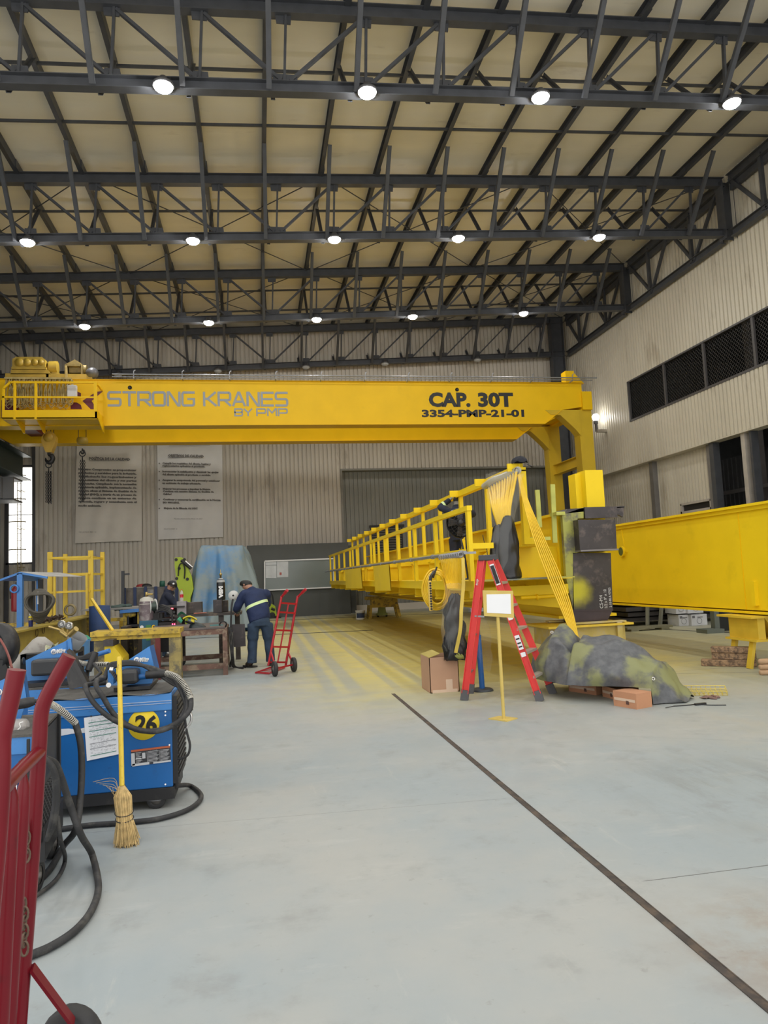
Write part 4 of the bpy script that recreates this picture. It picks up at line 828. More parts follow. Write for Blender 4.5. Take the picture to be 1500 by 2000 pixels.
film(ony(940, 1200, b0.y), .16, .75, b0.y-.06, s)
# cardboard carton receiving the wrapped cables
z0 = 0; A_ = onz(848, 1354); B_ = onz(903, 1353); t = thing('open_carton', 'open brown cardboard box taking the foot of the wrapped cable bundle', 'box', (2.2, A_.y+.2, 0))
x0, x1 = A_.x-.05, B_.x; y0 = A_.y; y1 = y0+.5; h = .47
m = MB(); m.bb((x0, y0, 0), (x1, y0+.01, h)); m.bb((x0, y1-.01, 0), (x1, y1, h)); m.bb((x0, y0, 0), (x0+.01, y1, h)); m.bb((x1-.01, y0, 0), (x1, y1, h)); m.bb((x0, y0, 0), (x1, y1, .01)); m.build('body', CARD, t)
m = MB(); m.bar((x0, y0+.25, h), (x0-.02, y0+.25, h-.0), .48, .008) if False else None; m.prism([(x0, y0, h), (x0, y1, h), (x0+.16, y1-.03, h+.05), (x0+.16, y0+.03, h+.04)], (0, 0, .008)); m.build('flap', mat('flap_oversprayed', (.55, .45, .12), .7), t)
m = MB(); m.bb((x0+.03, y0-.003, .0), (x1-.03, y0, .04)); m.bb((x0+.22, y0-.003, .04), (x0+.31, y0, .17)); m.build('tape', TAPE, t)

# ------------------------------------------------------------------ hanging cable bundles
CABY = mat('cable_yellow', (.80, .52, .02), .45, 0, .08, 8); BAG = mat('black_bag', (.014, .014, .016), .28, 0, .2, 9)
def bag(path, rads, parent, nm, mt, amp=.12, n=22, sd=0, sub=6):
    pts = smooth_path(path, sub); rr = []
    for i in range(len(pts)):
        f = i/sub; k = min(int(f), len(rads)-2); rr.append(rads[k]+(rads[k+1]-rads[k])*(f-k))
    vs = []
    for i, p in enumerate(pts):
        for k in range(n):
            a = 2*pi*k/n; r = rr[i]*(1+amp*sin(a*5+sd+i*.35)+amp*.6*sin(a*9-i*.5+sd*2)+amp*.5*sin(i*.9+a*2)); vs.append(p+Vector((cos(a)*r, sin(a)*r*.8, .012*sin(a*7+i))))
    fs = [(i*n+k, i*n+(k+1) % n, (i+1)*n+(k+1) % n, (i+1)*n+k) for i in range(len(pts)-1) for k in range(n)]
    fs += [tuple(range(n)), tuple(range((len(pts)-1)*n, len(pts)*n))]
    return MB().add(vs, fs, True).build(nm, mt, parent)
yq = 9.72
t = thing('cable_bundle', 'upper cable bundle wrapped in clear film and a black bag at the rail end', 'cable bundle', tuple(ony(985, 1000, yq)))
def Q(px, py, y=yq): return ony(px, py, y)
for i in range(11):
    f = i/10; top = ony(955+54*f, 952-30*f, 10.9-1.1*f); mid = Q(962+34*f, 990); low = Q(974+20*f, 1030)
    MB().tube(smooth_path([top, top.lerp(mid, .5)+Vector((0, -.02*(i % 2), 0)), mid, low], 5), .022, 6).build('cable', CABY, t)
    MB().ring(ony(953+56*f, 948-28*f, 10.9-1.1*f), (1, 0.3, 0), .05, .012, 12, 5).build('hanger_ring', GALV, t)
bag([Q(990, 1008), Q(989, 1030), Q(990, 1065), Q(991, 1100), Q(992, 1128), Q(992, 1133)], [.06, .13, .17, .18, .19, .10], t, 'black_bag', BAG, .07)
bag([Q(972, 1025), Q(970, 1060), Q(968, 1098)], [.05, .09, .07], t, 'black_bag', BAG, .12, sd=2)
def wrap(path, rads, parent, sd=1): return bag(path, rads, parent, 'film_wrap', FILM, .10, 26, sd)
wrap([Q(985, 925), Q(984, 950), Q(984, 990), Q(983, 1025), Q(982, 1060), Q(984, 1128)], [.26, .24, .2, .14, .17, .15], t)
m = MB(); a = ony(946, 950, 11.0); c_ = ony(1012, 918, 9.85); m.tube(smooth_path([a, a.lerp(c_, .3)+Vector((0, 0, .03)), a.lerp(c_, .6)+Vector((0, 0, .01)), c_], 6), .055, 12); m.build('film_roll', mat('film_roll_grey', (.42, .40, .30), .25, 0, .1, 8), t)
# lower bundle, hanging from the end of the cable track into the carton
yq2 = 9.35
t = thing('cable_bundle', 'lower cable bundle in clear film and black bags, its foot in the open carton', 'cable bundle', tuple(ony(890, 1200, yq2)))
for i in range(12):
    f = i/11; top = ony(862+38*f, 1093-5*f, 10.1-.9*f); low = ony(876+22*f, 1150, yq2)
    MB().bar(top, low, .035, .012, up=Vector((0, 1, 0))).build('flat_cable', CABY, t)
    MB().ring(top+Vector((0, 0, .03)), (0, 1, 0), .035, .01, 10, 5).build('hanger_ring', GALV, t)
def Q2(px, py): return ony(px, py, yq2)
bag([Q2(888, 1160), Q2(888, 1175), Q2(884, 1200), Q2(888, 1230), Q2(888, 1262), Q2(890, 1288)], [.05, .09, .12, .13, .15, .15], t, 'black_bag', BAG, .14, sd=3)
wrap([Q2(890, 1140), Q2(888, 1165), Q2(884, 1195), Q2(886, 1235), Q2(888, 1270)], [.13, .12, .15, .16, .13], t, 4)
m = MB(); pth = smooth_path([ony(904, 1090, 9.2), ony(905, 1140, 9.15), ony(901, 1190, 9.1), ony(899, 1230, 9.1), ony(890, 1275, 9.15)], 8); 
for a_, b2 in zip(pth[:-1], pth[1:]): m.bar(a_, b2, .045, .012, up=Vector((0, 1, 0)))
m.build('loose_strap', mat('strap_pale_yellow', (.72, .55, .10), .5), t)
m = MB()
for i in range(6): m.tube(smooth_path([Q2(872+i*4, 1280), Q2(880+i*3, 1276-3*(i % 2))+Vector((0, -.08, 0)), Q2(890+i*2, 1283)+Vector((0, -.12, 0)), Q2(900, 1286)], 5), .013, 6)
m.build('coiled_end', mat('olive_cable', (.25, .27, .06), .5), t)
# yellow cables sweeping down from the rail end to the covered heap
t = thing('cable_drop', 'loose yellow cables sweeping from the rail end down to the covered heap', 'cables', tuple(ony(1015, 925, 9.8)))
random.seed(11)
for i in range(7):
    f = i/6-.5; sp = 0
    pts = [ony(1013+4*f, 925, 9.8), ony(1027+10*f, 980, 9.75), ony(1052+20*f, 1050, 9.6+.1*f), ony(1080+27*f, 1120+4*f, 9.4+.15*f), ony(1103+22*f, 1180, 9.15), ony(1124+10*f, 1245, 8.95)]
    m = MB(); pth = smooth_path(pts, 6); m.tube(pth, .0115, 6); m.build('cable', CABY, t)
m = MB(); m.tube(smooth_path([ony(1115, 1240, 9.0), ony(1100, 1246, 9.1), ony(1098, 1275, 9.15), ony(1099, 1315, 9.2), ony(1107, 1332, 9.1), ony(1112, 1322, 9.0)], 6), .018, 6); m.build('cable_loop', CABY, t)
# yellow coil with pendant control
t = thing('pendant_coil', 'coil of yellow control cable hung beside the lower walkway', 'cable coil', tuple(ony(853, 1115, 9.6)))
for i in range(7):
    c_ = ony(853+random.uniform(-2, 2), 1150+random.uniform(-3, 3), 9.6+.03*i); R1 = .125+.012*i; R2 = .21+.012*i
    MB().tube([c_+Vector((R1*cos(2*pi*k/28), .02*sin(k), R2*sin(2*pi*k/28))) for k in range(28)], .013, 6, closed=True).build('cable_turn', CABY, t)
MB().tube([ony(853, 1108, 9.6), ony(850, 1117, 9.55), ony(846, 1128, 9.5)], .014, 6).build('cable_tie', BLK, t)
pp = thing('pendant_control', 'slim yellow pendant controller with a column of black buttons beside the coil', 'controller', tuple(ony(840, 1135, 9.4)))
a = ony(837, 1134, 9.4); b_ = ony(845.5, 1193, 9.4); MB().bb((a.x, 9.40, b_.z), (b_.x, 9.46, a.z)).build('body', mat('pendant_cream', (.75, .52, .12), .5), pp, bevel=.008)
MB().tube(smooth_path([ony(840, 1134, 9.43), ony(842, 1126, 9.45), ony(845, 1122, 9.5), ony(847, 1117, 9.58)], 4), .022, 8).build('cable_gland', BLK, pp)
for k in range(11): z_ = a.z-.035-k*(a.z-b_.z-.06)/10; MB().cyl(((a.x+b_.x)/2, 9.40, z_), ((a.x+b_.x)/2, 9.385, z_), .014, 10).build('button', BLK, pp)
m = MB(); m.tube([ony(838, 1132, 9.4), ony(838, 1124, 9.43), ony(850, 1112, 9.6)], .004, 4); m.build('suspension_wire', GALV, pp)
# dark cap left on the rail end
c_ = ony(1016, 903, 9.9); t = thing('cloth_hat', 'crumpled dark cloth hat left on top of the railing end', 'hat', tuple(c_))
MB().grid(lambda u, v: c_+Vector((.12*cos(2*pi*u)*sin(v*pi*.52)*(1+.15*sin(u*19)), .11*sin(2*pi*u)*sin(v*pi*.52), .085*cos(v*pi*.52)-.0+.012*sin(u*25+v*5))), 20, 8).build('crown', mat('dark_cloth', (.012, .013, .02), .8), t)
MB().grid(lambda u, v: c_+Vector((.05+.14*v*cos(-1.2+u*1.6), -.03+.10*v*sin(-1.2+u*1.6), -.01-.07*v)), 8, 4).build('brim', _m['dark_cloth'], t)
# worker's fan
yf = 11.4; c_ = ony(897, 1022, yf); t = thing('pedestal_fan', 'large black pedestal fan standing on the walkway in front of the painter', 'fan', (c_.x, yf, 1.47))
BF = mat('fan_black', (.02, .021, .024), .25); ax = Vector((.25, -1, .05)).normalized(); R = .245
m = MB(); d, sd_, u_ = frame_of(ax)
for r_2, off in ((R, 0), (R*.8, .05), (R*.6, .075), (R*.4, .09), (R*.2, .095)): m.ring(c_+d*off, ax, r_2, .005, 28, 4)
for k in range(24):
    a = 2*pi*k/24; dr = sd_*cos(a)+u_*sin(a); m.tube([c_+dr*R-d*.0, c_+dr*R*.8+d*.05, c_+dr*R*.4+d*.09, c_+d*.095], .003, 4); 
m.build('guard', BF, t)
m = MB(); m.lathe([(R, -.01), (R+.008, 0), (R, .01)], c_, ax, n=28); m.lathe([(0, -.05), (R*.9, -.03), (R, -.0)], c_, ax, n=28); m.build('drum', BF, t)
m = MB()
for k in range(4):
    a = 2*pi*k/4; dr = sd_*cos(a)+u_*sin(a); tn = -sd_*sin(a)+u_*cos(a); m.add([c_+dr*.04-tn*.03+d*.02, c_+dr*R*.9-tn*.05+d*.0, c_+dr*R*.88+tn*.09+d*.04, c_+dr*.04+tn*.04+d*.03], [(0, 1, 2, 3)])
m.build('blades', mat('fan_blade', (.06, .06, .07), .3), t)
MB().lathe([(0, .1), (.06, .1), (.065, 0), (.05, -.16), (0, -.17)], c_, ax, n=16).build('motor', BF, t)
MB().tube([c_-d*.05+Vector((0, 0, -.05)), (c_.x+.06, yf, 1.9), (c_.x+.10, yf, 1.50)], .018, 8).build('pole', BF, t)
MB().lathe([(0, .03), (.10, .025), (.14, 0), (0, 0)], (c_.x+.10, yf, 1.472), n=20).build('base', BF, t)
m = MB(); m.tube(smooth_path([ony(943, 1045, 10.4), ony(946, 1060, 10.3), ony(951, 1075, 10.2), ony(953, 1095, 10.1)], 5), .006, 5)
tag(m.build('loose_lead', BLK, base=tuple(ony(943, 1045, 10.4))), 'thin black lead hanging down the girder side behind the fan', 'lead')

# ------------------------------------------------------------------ tarpaulin heap and what lies around it
TARP = bpy.data.materials.new('tarp_oversprayed'); TARP.use_nodes = True; T = NT(TARP); b = TARP.node_tree.nodes['Principled BSDF']
tc = T.n('ShaderNodeTexCoord'); n1 = T.noise(tc.outputs['Object'], 2.3, 5, .55); n2 = T.noise(tc.outputs['Object'], 9, 6, .6)
c = T.mix(T.rng(n2, .3, .7), (.085, .09, .10), (.14, .145, .155)); c = T.mix(T.rng(n1, .46, .60, 0, .85), c, (.25, .26, .105)); T.L.new(c, b.inputs['Base Color']); b.inputs['Roughness'].default_value = .65
bp = T.n('ShaderNodeBump'); bp.inputs['Strength'].default_value = .5; bp.inputs['Distance'].default_value = .02; T.L.new(n1, bp.inputs['Height']); T.L.new(bp.outputs[0], b.inputs['Normal'])
from mathutils import noise as mn
S0 = [(3.62, 9.02), (3.86, 8.84), (4.05, 8.55), (4.40, 8.15), (4.70, 7.85), (4.92, 7.65)]
HH = [.52, .80, .74, .60, .42, .06]; WW = [.20, .42, .46, .44, .38, .16]
def lerp_list(Ls, f):
    f = f*(len(Ls)-1); k = min(int(f), len(Ls)-2); t_ = f-k; t_ = t_*t_*(3-2*t_); a, c2 = Ls[k], Ls[k+1]
    return a+(c2-a)*t_ if not isinstance(a, tuple) else Vector((a[0]+(c2[0]-a[0])*t_, a[1]+(c2[1]-a[1])*t_, 0))
def heap(u, v):
    c_ = lerp_list(S0, u); h = lerp_list(HH, u); wd = lerp_list(WW, u)
    dr = Vector((S0[5][0]-S0[0][0], S0[5][1]-S0[0][1], 0)).normalized(); n_ = Vector((dr.y, -dr.x, 0))   # towards the viewer
    a = v*pi; x = -cos(a); prof = max(0.0, sin(a))**.75
    low = .19 if u < .8 else .0
    p = c_+n_*(-x)*wd*(1.15 if x < 0 else 1.0)
    z = low*(1-prof)*(1 if x < 0 else .3)+h*prof
    nz = mn.noise(Vector((p.x*2.6, p.y*2.6, z*2.2)))*.14+mn.noise(Vector((p.x*6, p.y*6, z*5+3)))*.07
    crease = .05*math.exp(-((u-.36)/.03)**2)*prof*3
    return Vector((p.x+nz*.6, p.y+nz*.5, max(.012, z+nz*prof-crease)))
m = MB(); m.grid(heap, 70, 44); 
tag(m.build('tarpaulin', TARP, base=(4.2, 8.3, 0)), 'dark grey tarpaulin dusted with yellow, heaped over low boxes on the floor', 'tarpaulin')
c_ = heap(.12, .42)+Vector((-.05, -.1, .0))
t = MB(); pk = ony(1131, 1240, 8.9)
for p_, k in ((heap(.16, .40), 0), (heap(.80, .22), 1)):
    o = MB().ring(p_+Vector((-.01, -.02, .02)), (-.3, -1, .5), .016, .006, 14, 6).build('eyelet', CHROME, bpy.data.objects['tarpaulin'])
def carton(px0, px1, pyb, h, dep, lab, Yoff=0):
    a = onz(px0, pyb); b2 = onz(px1, pyb+8); ang = atan2(b2.y-a.y, b2.x-a.x); L_ = (b2-a).length
    t = thing('flat_carton', lab, 'box', tuple(a)); R_ = Matrix.Rotation(ang, 3, 'Z'); c_ = a+R_ @ Vector((L_/2, dep/2, h/2))
    MB().box(c_, (L_, dep, h), R_).build('body', mat('carton_orange_brown', (.50, .25, .14), .8, 0, .06, 4), t)
    MB().box(a+R_ @ Vector((L_*.5, -.003, h*.5)), (L_*.9, .004, .03), R_).build('tape', TAPE, t)
    MB().box(a+R_ @ Vector((L_*.62, -.004, h*.35)), (.04, .003, .04), R_).build('print_mark', mat('print_dark', (.1, .05, .04), .7), t)
    return t
carton(1111, 1165, 1350, .13, .3, 'flat brown carton poking out under the left of the tarpaulin')
carton(1177, 1206, 1360, .13, .3, 'brown carton under the tarpaulin, partly behind the nearest one')
carton(1199, 1244, 1378, .17, .25, 'nearest orange brown carton sticking out from under the tarpaulin')
WY = mat('wire_yellow', (.75, .60, .12), .5)
g = [onz(1335, 1345), onz(1417, 1345), onz(1421, 1362), onz(1375, 1363)]
m = MB(); z1 = .05
A0, B0, C0, D0 = onz(1332, 1347), onz(1416, 1347), onz(1421, 1359), onz(1340, 1359)
for k in range(10):
    f = k/9; p_ = A0.lerp(B0, f); q_ = D0.lerp(C0, f); m.tube([p_+Vector((0, 0, z1)), p_+Vector((0, 0, .006)), q_+Vector((0, 0, .006)), q_+Vector((0, 0, z1))], .004, 4)
for k in range(5): f = k/4; m.tube([A0.lerp(D0, f)+Vector((0, 0, .01)), B0.lerp(C0, f)+Vector((0, 0, .01))], .004, 4)
for p_, q_ in ((A0, B0), (B0, C0), (C0, D0)): m.tube([p_+Vector((0, 0, z1)), q_+Vector((0, 0, z1))], .004, 4)
tag(m.build('wire_tray', WY, base=tuple(A0)), 'yellow wire cable tray offcut lying on the floor right of the tarpaulin', 'wire tray')
gc = onz(1386, 1364)
m = MB(); m.grid(lambda u, v: gc+Vector((-.10+.15*u, -.04+.09*v+.02*u, .012+.022*sin(pi*u)*sin(pi*v)+.006*sin(u*20+v*9))), 14, 10)
for k in range(4): m.tube([gc+Vector((.05, -.04+.028*k, .015)), gc+Vector((.085, -.045+.03*k, .018)), gc+Vector((.12-.012*abs(k-1.5), -.05+.032*k, .010))], [.014, .013, .009], 8)
m.tube([gc+Vector((-.02, -.04, .014)), gc+Vector((.0, -.08, .014)), gc+Vector((.03, -.095, .01))], [.015, .014, .010], 8)
tag(m.build('work_glove', mat('glove_brown', (.20, .12, .10), .8, 0, .2, 20), base=tuple(gc)), 'brown work glove on the floor beside the yellow wire tray', 'glove')
m = MB(); a = onz(1316, 1380); m.tube(smooth_path([a, onz(1345, 1378), onz(1362, 1376), onz(1385, 1378), onz(1418, 1378)], 5), .011, 6); m.tube([onz(1300, 1384)+Vector((0, 0, .01)), a+Vector((0, 0, .005))], .004, 5); m.box(onz(1368, 1377)+Vector((0, 0, .012)), (.14, .03, .02), Euler((0, 0, .1)))
tag(m.build('spray_hose', BLK, base=tuple(a)), 'black hose end with a fitting lying in front of the glove', 'hose')
# ------------------------------------------------------------------ people
from mathutils import noise as mn5
def skin_mesh(pts, edges, rad, name, mt, parent, sub=2, root=0):
    me = bpy.data.meshes.new('tmp'); me.from_pydata([tuple(p) for p in pts], edges, []); o = bpy.data.objects.new('tmp', me); COL.objects.link(o)
    o.modifiers.new('s', 'SKIN').use_smooth_shade = True
    sv = me.skin_vertices[0].data
    for i, r in enumerate(rad):
        r = r if isinstance(r, tuple) else (r, r); sv[i].radius = r; sv[i].use_root = (i == root)
    m_ = o.modifiers.new('u', 'SUBSURF'); m_.levels = sub; m_.render_levels = sub
    dg = bpy.context.evaluated_depsgraph_get(); e = bpy.data.meshes.new_from_object(o.evaluated_get(dg)); bpy.data.objects.remove(o)
    e.materials.clear(); e.materials.append(mt); e.name = name
    for p in e.polygons: p.use_smooth = True
    b2 = bpy.data.objects.new(name, e); COL.objects.link(b2); b2.parent = parent; b2['_b'] = (0, 0, 0)
    return b2
def hand_nodes(wr, dirv, palmn, P, E_, R_, iw, side, curl=.5):
    """palm and five fingers growing from the wrist vertex iw"""
    d = Vector(dirv).normalized(); n_ = Vector(palmn).normalized(); s_ = d.cross(n_).normalized()*side
    P.append(wr+d*.05); R_.append((.030, .018)); ip = len(P)-1; E_.append((iw, ip))
    P.append(wr+d*.085); R_.append((.034, .014)); ik = len(P)-1; E_.append((ip, ik))
    for k, L_ in enumerate((.070, .080, .074, .058)):
        o_ = s_*(-.030+.020*k); last = ik; q = wr+d*.095+o_
        for j in range(3):
            P.append(q); R_.append(.0085-.0008*j); E_.append((last, len(P)-1)); last = len(P)-1
            q = q+(d*cos(curl*(j+1)*.7)+n_*sin(curl*(j+1)*.7))*(L_/2.2)
    last = ip; q = wr+d*.06-s_*.04
    for j in range(3):
        P.append(q); R_.append(.010-.001*j); E_.append((last, len(P)-1)); last = len(P)-1; q = q+(d*.7-s_*.5+n_*.3).normalized()*.028
def person(label, loc, yaw, J, cols, group=None, cap=False, scale=1.0):
    """J: joint positions in the person's own frame (x right, y forward, z up)"""
    t = thing('person', label, 'person', loc); t.rotation_euler = (0, 0, yaw); t.scale = (scale,)*3; t['_b'] = (0, 0, 0)
    J = {k: Vector(v) for k, v in J.items()}
    # body: one continuous skin
    P = []; E_ = []; R_ = []; ix = {}
    def nd(nm, p, r, par=None):
        P.append(Vector(p)); R_.append(r); ix[nm] = len(P)-1
        if par: E_.append((ix[par], ix[nm]))
    nd('pelvis', J['pelvis'], (.10, .09)); nd('belly', J['pelvis'].lerp(J['chest'], .5), (.11, .10), 'pelvis'); nd('chest', J['chest'], (.11, .085), 'belly')
    nd('neckb', J['neck'], (.062, .06), 'chest'); nd('neckt', J['neck'].lerp(J['head'], .45), (.066, .068), 'neckb')
    hd = J['head']; fz = J['face'].normalized(); up = (J['head']-J['neck']).normalized()
    nd('skull', hd+up*.0, (.088, .098), 'neckt'); nd('crown', hd+up*.085, (.082, .094), 'skull')
    for s, S in ((-1, 'l'), (1, 'r')):
        nd('sh'+S, J['sh'+S]-Vector((0, 0, .03)), .050, 'chest'); nd('el'+S, J['el'+S], .042, 'sh'+S); nd('wr'+S, J['wr'+S], .027, 'el'+S)
        hand_nodes(J['wr'+S], J['wr'+S]-J['el'+S], J.get('pn'+S, Vector((0, 0, -1))), P, E_, R_, ix['wr'+S], s)
        nd('hp'+S, J['hp'+S]-Vector((0, 0, .04)), .062, 'pelvis'); nd('kn'+S, J['kn'+S], .058, 'hp'+S); nd('an'+S, J['an'+S], .04, 'kn'+S); nd('toe'+S, J['an'+S]+J['foot'+S]*.16+Vector((0, 0, -.045)), .03, 'an'+S)
    body = skin_mesh(P, E_, R_, 'body', cols['skin'], t)
    # face: nose, brow, mouth, ears built on the skull
    sd_ = fz.cross(up).normalized(); m = MB(); c_ = hd+up*.02
    m.lathe([(0, .03), (.012, .015), (.017, -.02), (0, -.024)], c_+fz*.100-up*.012, up, n=8); m.build('nose', cols['skin'], body, base=(0, 0, 0))
    m = MB(); m.bar(c_+fz*.092-up*.060-sd_*.024, c_+fz*.092-up*.060+sd_*.024, .01, .01); m.build('mouth', mat('lips', (.25, .10, .08), .6), body, base=(0, 0, 0))
    for s in (-1, 1):
        MB().lathe([(0, -.011), (.010, -.006), (.012, 0), (.010, .006), (0, .011)], c_+fz*.085+up*.012+sd_*s*.033, fz, n=8).build('eye', mat('eye_dark', (.03, .02, .02), .3), body, base=(0, 0, 0))
        MB().lathe([(0, -.02), (.016, -.012), (.02, .008), (0, .02)], c_+sd_*s*.088, up, n=8).build('ear', cols['skin'], body, base=(0, 0, 0))
    # hair or cap as a shell over the back and top of the skull
    def shell(r, f0, nm, mt, v1=.62):
        ctr = hd+up*.055
        def fn(u, v):
            a = 2*pi*u; lat = v*pi*v1*(1.0 if cos(a) < 0 else (1-.42*cos(a)*f0)); return ctr+up*r*1.02*cos(lat)+(fz*cos(a)*1.12+sd_*sin(a))*r*sin(lat)
        return MB().grid(fn, 24, 10).build(nm, mt, t, base=(0, 0, 0))
    shell(.101, 1.0, 'hair', mat('hair_black', (.012, .011, .010), .6), .72)
    if cap:
        cp_ = shell(.108, .9, 'cap', mat('cap_black', (.015, .016, .02), .7), .56); ctr = hd+up*.06
        MB().grid(lambda u, v: ctr+fz*(.09+.09*v*(1-.5*abs(u-.5)))+sd_*(u-.5)*.15-up*(.0+.02*v+.05*abs(u-.5)**2), 8, 4).build('peak', mat('cap_black', (.015, .016, .02), .7), cp_, base=(0, 0, 0))
        MB().lathe([(0, .003), (.022, 0), (.022, -.01)], ctr+fz*.112+up*.035, fz, n=14).build('badge', WHITE, cp_, base=(0, 0, 0))
    # jacket: torso and sleeves fused into one surface
    bw = cols.get('girth', 1.0); xr_ = (J['shr']-J['shl']); xr_.z *= .5; xr_.normalize(); ax_ = (J['chest']-J['pelvis']).normalized(); fw = ax_.cross(xr_)*-1 if True else None
    def loft(rings, n=24):
        vs = []
        for c0, rx, ry, axz in rings:
            xa = (xr_-axz*xr_.dot(axz)).normalized(); ya = axz.cross(xa)
            for k in range(n):
                a = 2*pi*k/n; ca, sa = cos(a), sin(a); vs.append(Vector(c0)+xa*rx*abs(ca)**.85*(1 if ca > 0 else -1)+ya*ry*abs(sa)**.85*(1 if sa > 0 else -1))
        m = len(rings); fs = [(i*n+k, i*n+(k+1) % n, (i+1)*n+(k+1) % n, (i+1)*n+k) for i in range(m-1) for k in range(n)]+[tuple(range(n))[::-1], tuple(range((m-1)*n, m*n))]
        return vs, fs
    def fuse(build_fn, nm, mt, vox=.016, smooth=5):
        mb = MB(); build_fn(mb); me = bpy.data.meshes.new('tmp'); me.from_pydata(mb.v, [], mb.f)
        bm = bmesh.new(); bm.from_mesh(me); bmesh.ops.recalc_face_normals(bm, faces=bm.faces); bm.to_mesh(me); bm.free()
        o = bpy.data.objects.new('tmp', me); COL.objects.link(o); r = o.modifiers.new('r', 'REMESH'); r.mode = 'VOXEL'; r.voxel_size = vox; q = o.modifiers.new('q', 'SMOOTH'); q.factor = .6; q.iterations = smooth
        dg = bpy.context.evaluated_depsgraph_get(); e = bpy.data.meshes.new_from_object(o.evaluated_get(dg)); bpy.data.objects.remove(o)
        e.materials.clear(); e.materials.append(mt); e.name = nm
        for v in e.vertices: p = v.co; v.co = p+Vector((mn5.noise(p*9), mn5.noise(p*9+Vector((5, 0, 0))), mn5.noise(p*7+Vector((0, 9, 0)))))*.010
        for p in e.polygons: p.use_smooth = True
        o = bpy.data.objects.new(nm, e); COL.objects.link(o); o.parent = t; o['_b'] = (0, 0, 0); return o
    pv, ch, nk_ = J['pelvis'], J['chest'], J['neck']; un = (nk_-ch).normalized(); shc = (J['shl']+J['shr'])/2
    def mk_jacket(mb):
        hw = (J['shr']-J['shl']).length/2
        rings = [(pv-Vector((0, 0, .06)), .175*bw, .15*bw, ax_), (pv+ax_*.04, .182*bw, .155*bw, ax_), (pv.lerp(ch, .45), .19*bw, .16*bw, ax_), (pv.lerp(ch, .85), .185*bw, .15*bw, ax_), (shc-ax_*.04, hw*.98, .125*bw, ax_), (shc+ax_*.025, hw*.80, .10*bw, ax_), (shc.lerp(nk_, .6), .095, .085, un), (nk_+un*.035, .072, .072, un)]
        mb.add(*loft(rings))
        if cols.get('hood'): mb.lathe([(.03, -.06), (.11, -.04), (.12, .0), (.09, .05), (.03, .05)], nk_-un*.0-Vector(J['face']).normalized()*.05, un, n=20)
        for S in 'lr':
            p0_ = J['sh'+S].lerp(shc, .25)-ax_*.03; mb.tube(smooth_path([p0_, J['sh'+S]-ax_*.02, J['sh'+S].lerp(J['el'+S], .5), J['el'+S], J['el'+S].lerp(J['wr'+S], .5), J['el'+S].lerp(J['wr'+S], .93)], 3), [.078*bw]*3+[.078*bw]*3+[.072*bw]*3+[.066*bw]*3+[.058, .056, .054, .052], 14)
    jk = fuse(mk_jacket, 'jacket', cols['jacket'])
    if 'stripe' in cols:
        def band(c0, axis, w_, near, nm):
            bm = bmesh.new(); bm.from_mesh(jk.data)
            for sg in (1, -1):
                bmesh.ops.bisect_plane(bm, geom=bm.verts[:]+bm.edges[:]+bm.faces[:], plane_co=c0+axis*w_/2*sg, plane_no=axis*sg, clear_outer=True)
            kill = [f for f in bm.faces if not near(f.calc_center_median())]; bmesh.ops.delete(bm, geom=kill, context='FACES')
            bm.normal_update()
            for v in bm.verts: v.co += v.normal*.005
            e = bpy.data.meshes.new(nm); bm.to_mesh(e); bm.free(); e.materials.append(cols['stripe']); o = bpy.data.objects.new(nm, e); COL.objects.link(o); o.parent = jk; o['_b'] = (0, 0, 0)
        cb = pv.lerp(ch, .62); tilt = (ax_+xr_*cols.get('tilt', 0)).normalized()
        def armd(p, S): a, b2, c3 = J['sh'+S], J['el'+S], J['wr'+S]; return min((p-q).length for q in (a.lerp(b2, .5), b2, b2.lerp(c3, .33), b2.lerp(c3, .66)))
        band(cb, tilt, .055, lambda p: abs((p-cb).dot(xr_)) < .21*bw and all(armd(p, S) > .09 for S in 'lr'), 'reflective_band')
        for S in 'lr': c5 = J['el'+S].lerp(J['wr'+S], .35); a5 = (J['wr'+S]-J['el'+S]).normalized(); band(c5, a5, .045, (lambda c5: lambda p: (p-c5).length < .085)(c5), 'cuff_band')
    # trousers: one fused surface
    def mk_tr(mb):
        mb.add(*loft([(pv+Vector((0, 0, .05)), .150*bw, .125*bw, Vector((0, 0, 1))), (pv-Vector((0, 0, .05)), .165*bw, .145*bw, Vector((0, 0, 1))), (pv-Vector((0, 0, .14)), .160*bw, .135*bw, Vector((0, 0, 1)))]))
        for S in 'lr':
            h_, k_, a_ = J['hp'+S], J['kn'+S], J['an'+S]; h2 = h_-Vector((0, 0, .06)); mb.tube(smooth_path([h2, h2.lerp(k_, .45), k_, k_.lerp(a_, .5), a_.lerp(k_, .12), a_-Vector((0, 0, .02))], 3), [.100*bw]*3+[.095*bw]*3+[.080*bw]*3+[.075*bw]*3+[.075*bw, .078*bw, .082*bw, .084*bw], 16)
    fuse(mk_tr, 'trousers', cols['trousers'], .016, 4)
    for S in 'lr':
        f = J['foot'+S]; a = J['an'+S]; P = [a+Vector((0, 0, .05)), a+Vector((0, 0, -.02))-f*.03, a+f*.08+Vector((0, 0, -.035)), a+f*.17+Vector((0, 0, -.045))]
        skin_mesh(P, [(0, 1), (1, 2), (2, 3)], [.062, .066, (.062, .055), (.056, .042)], 'boot', cols['boots'], t, root=1)
        MB().prism([Vector((a.x, a.y, a.z-.088))+q for q in (f*-.09+Vector((-.045, 0, 0)), f*-.09+Vector((.045, 0, 0)), f*.20+Vector((.048, 0, 0)), f*.20+Vector((-.048, 0, 0)))], (0, 0, .025)).build('boot_sole', mat('sole_dark', (.02, .018, .016), .8), t, base=(0, 0, 0))
    return t
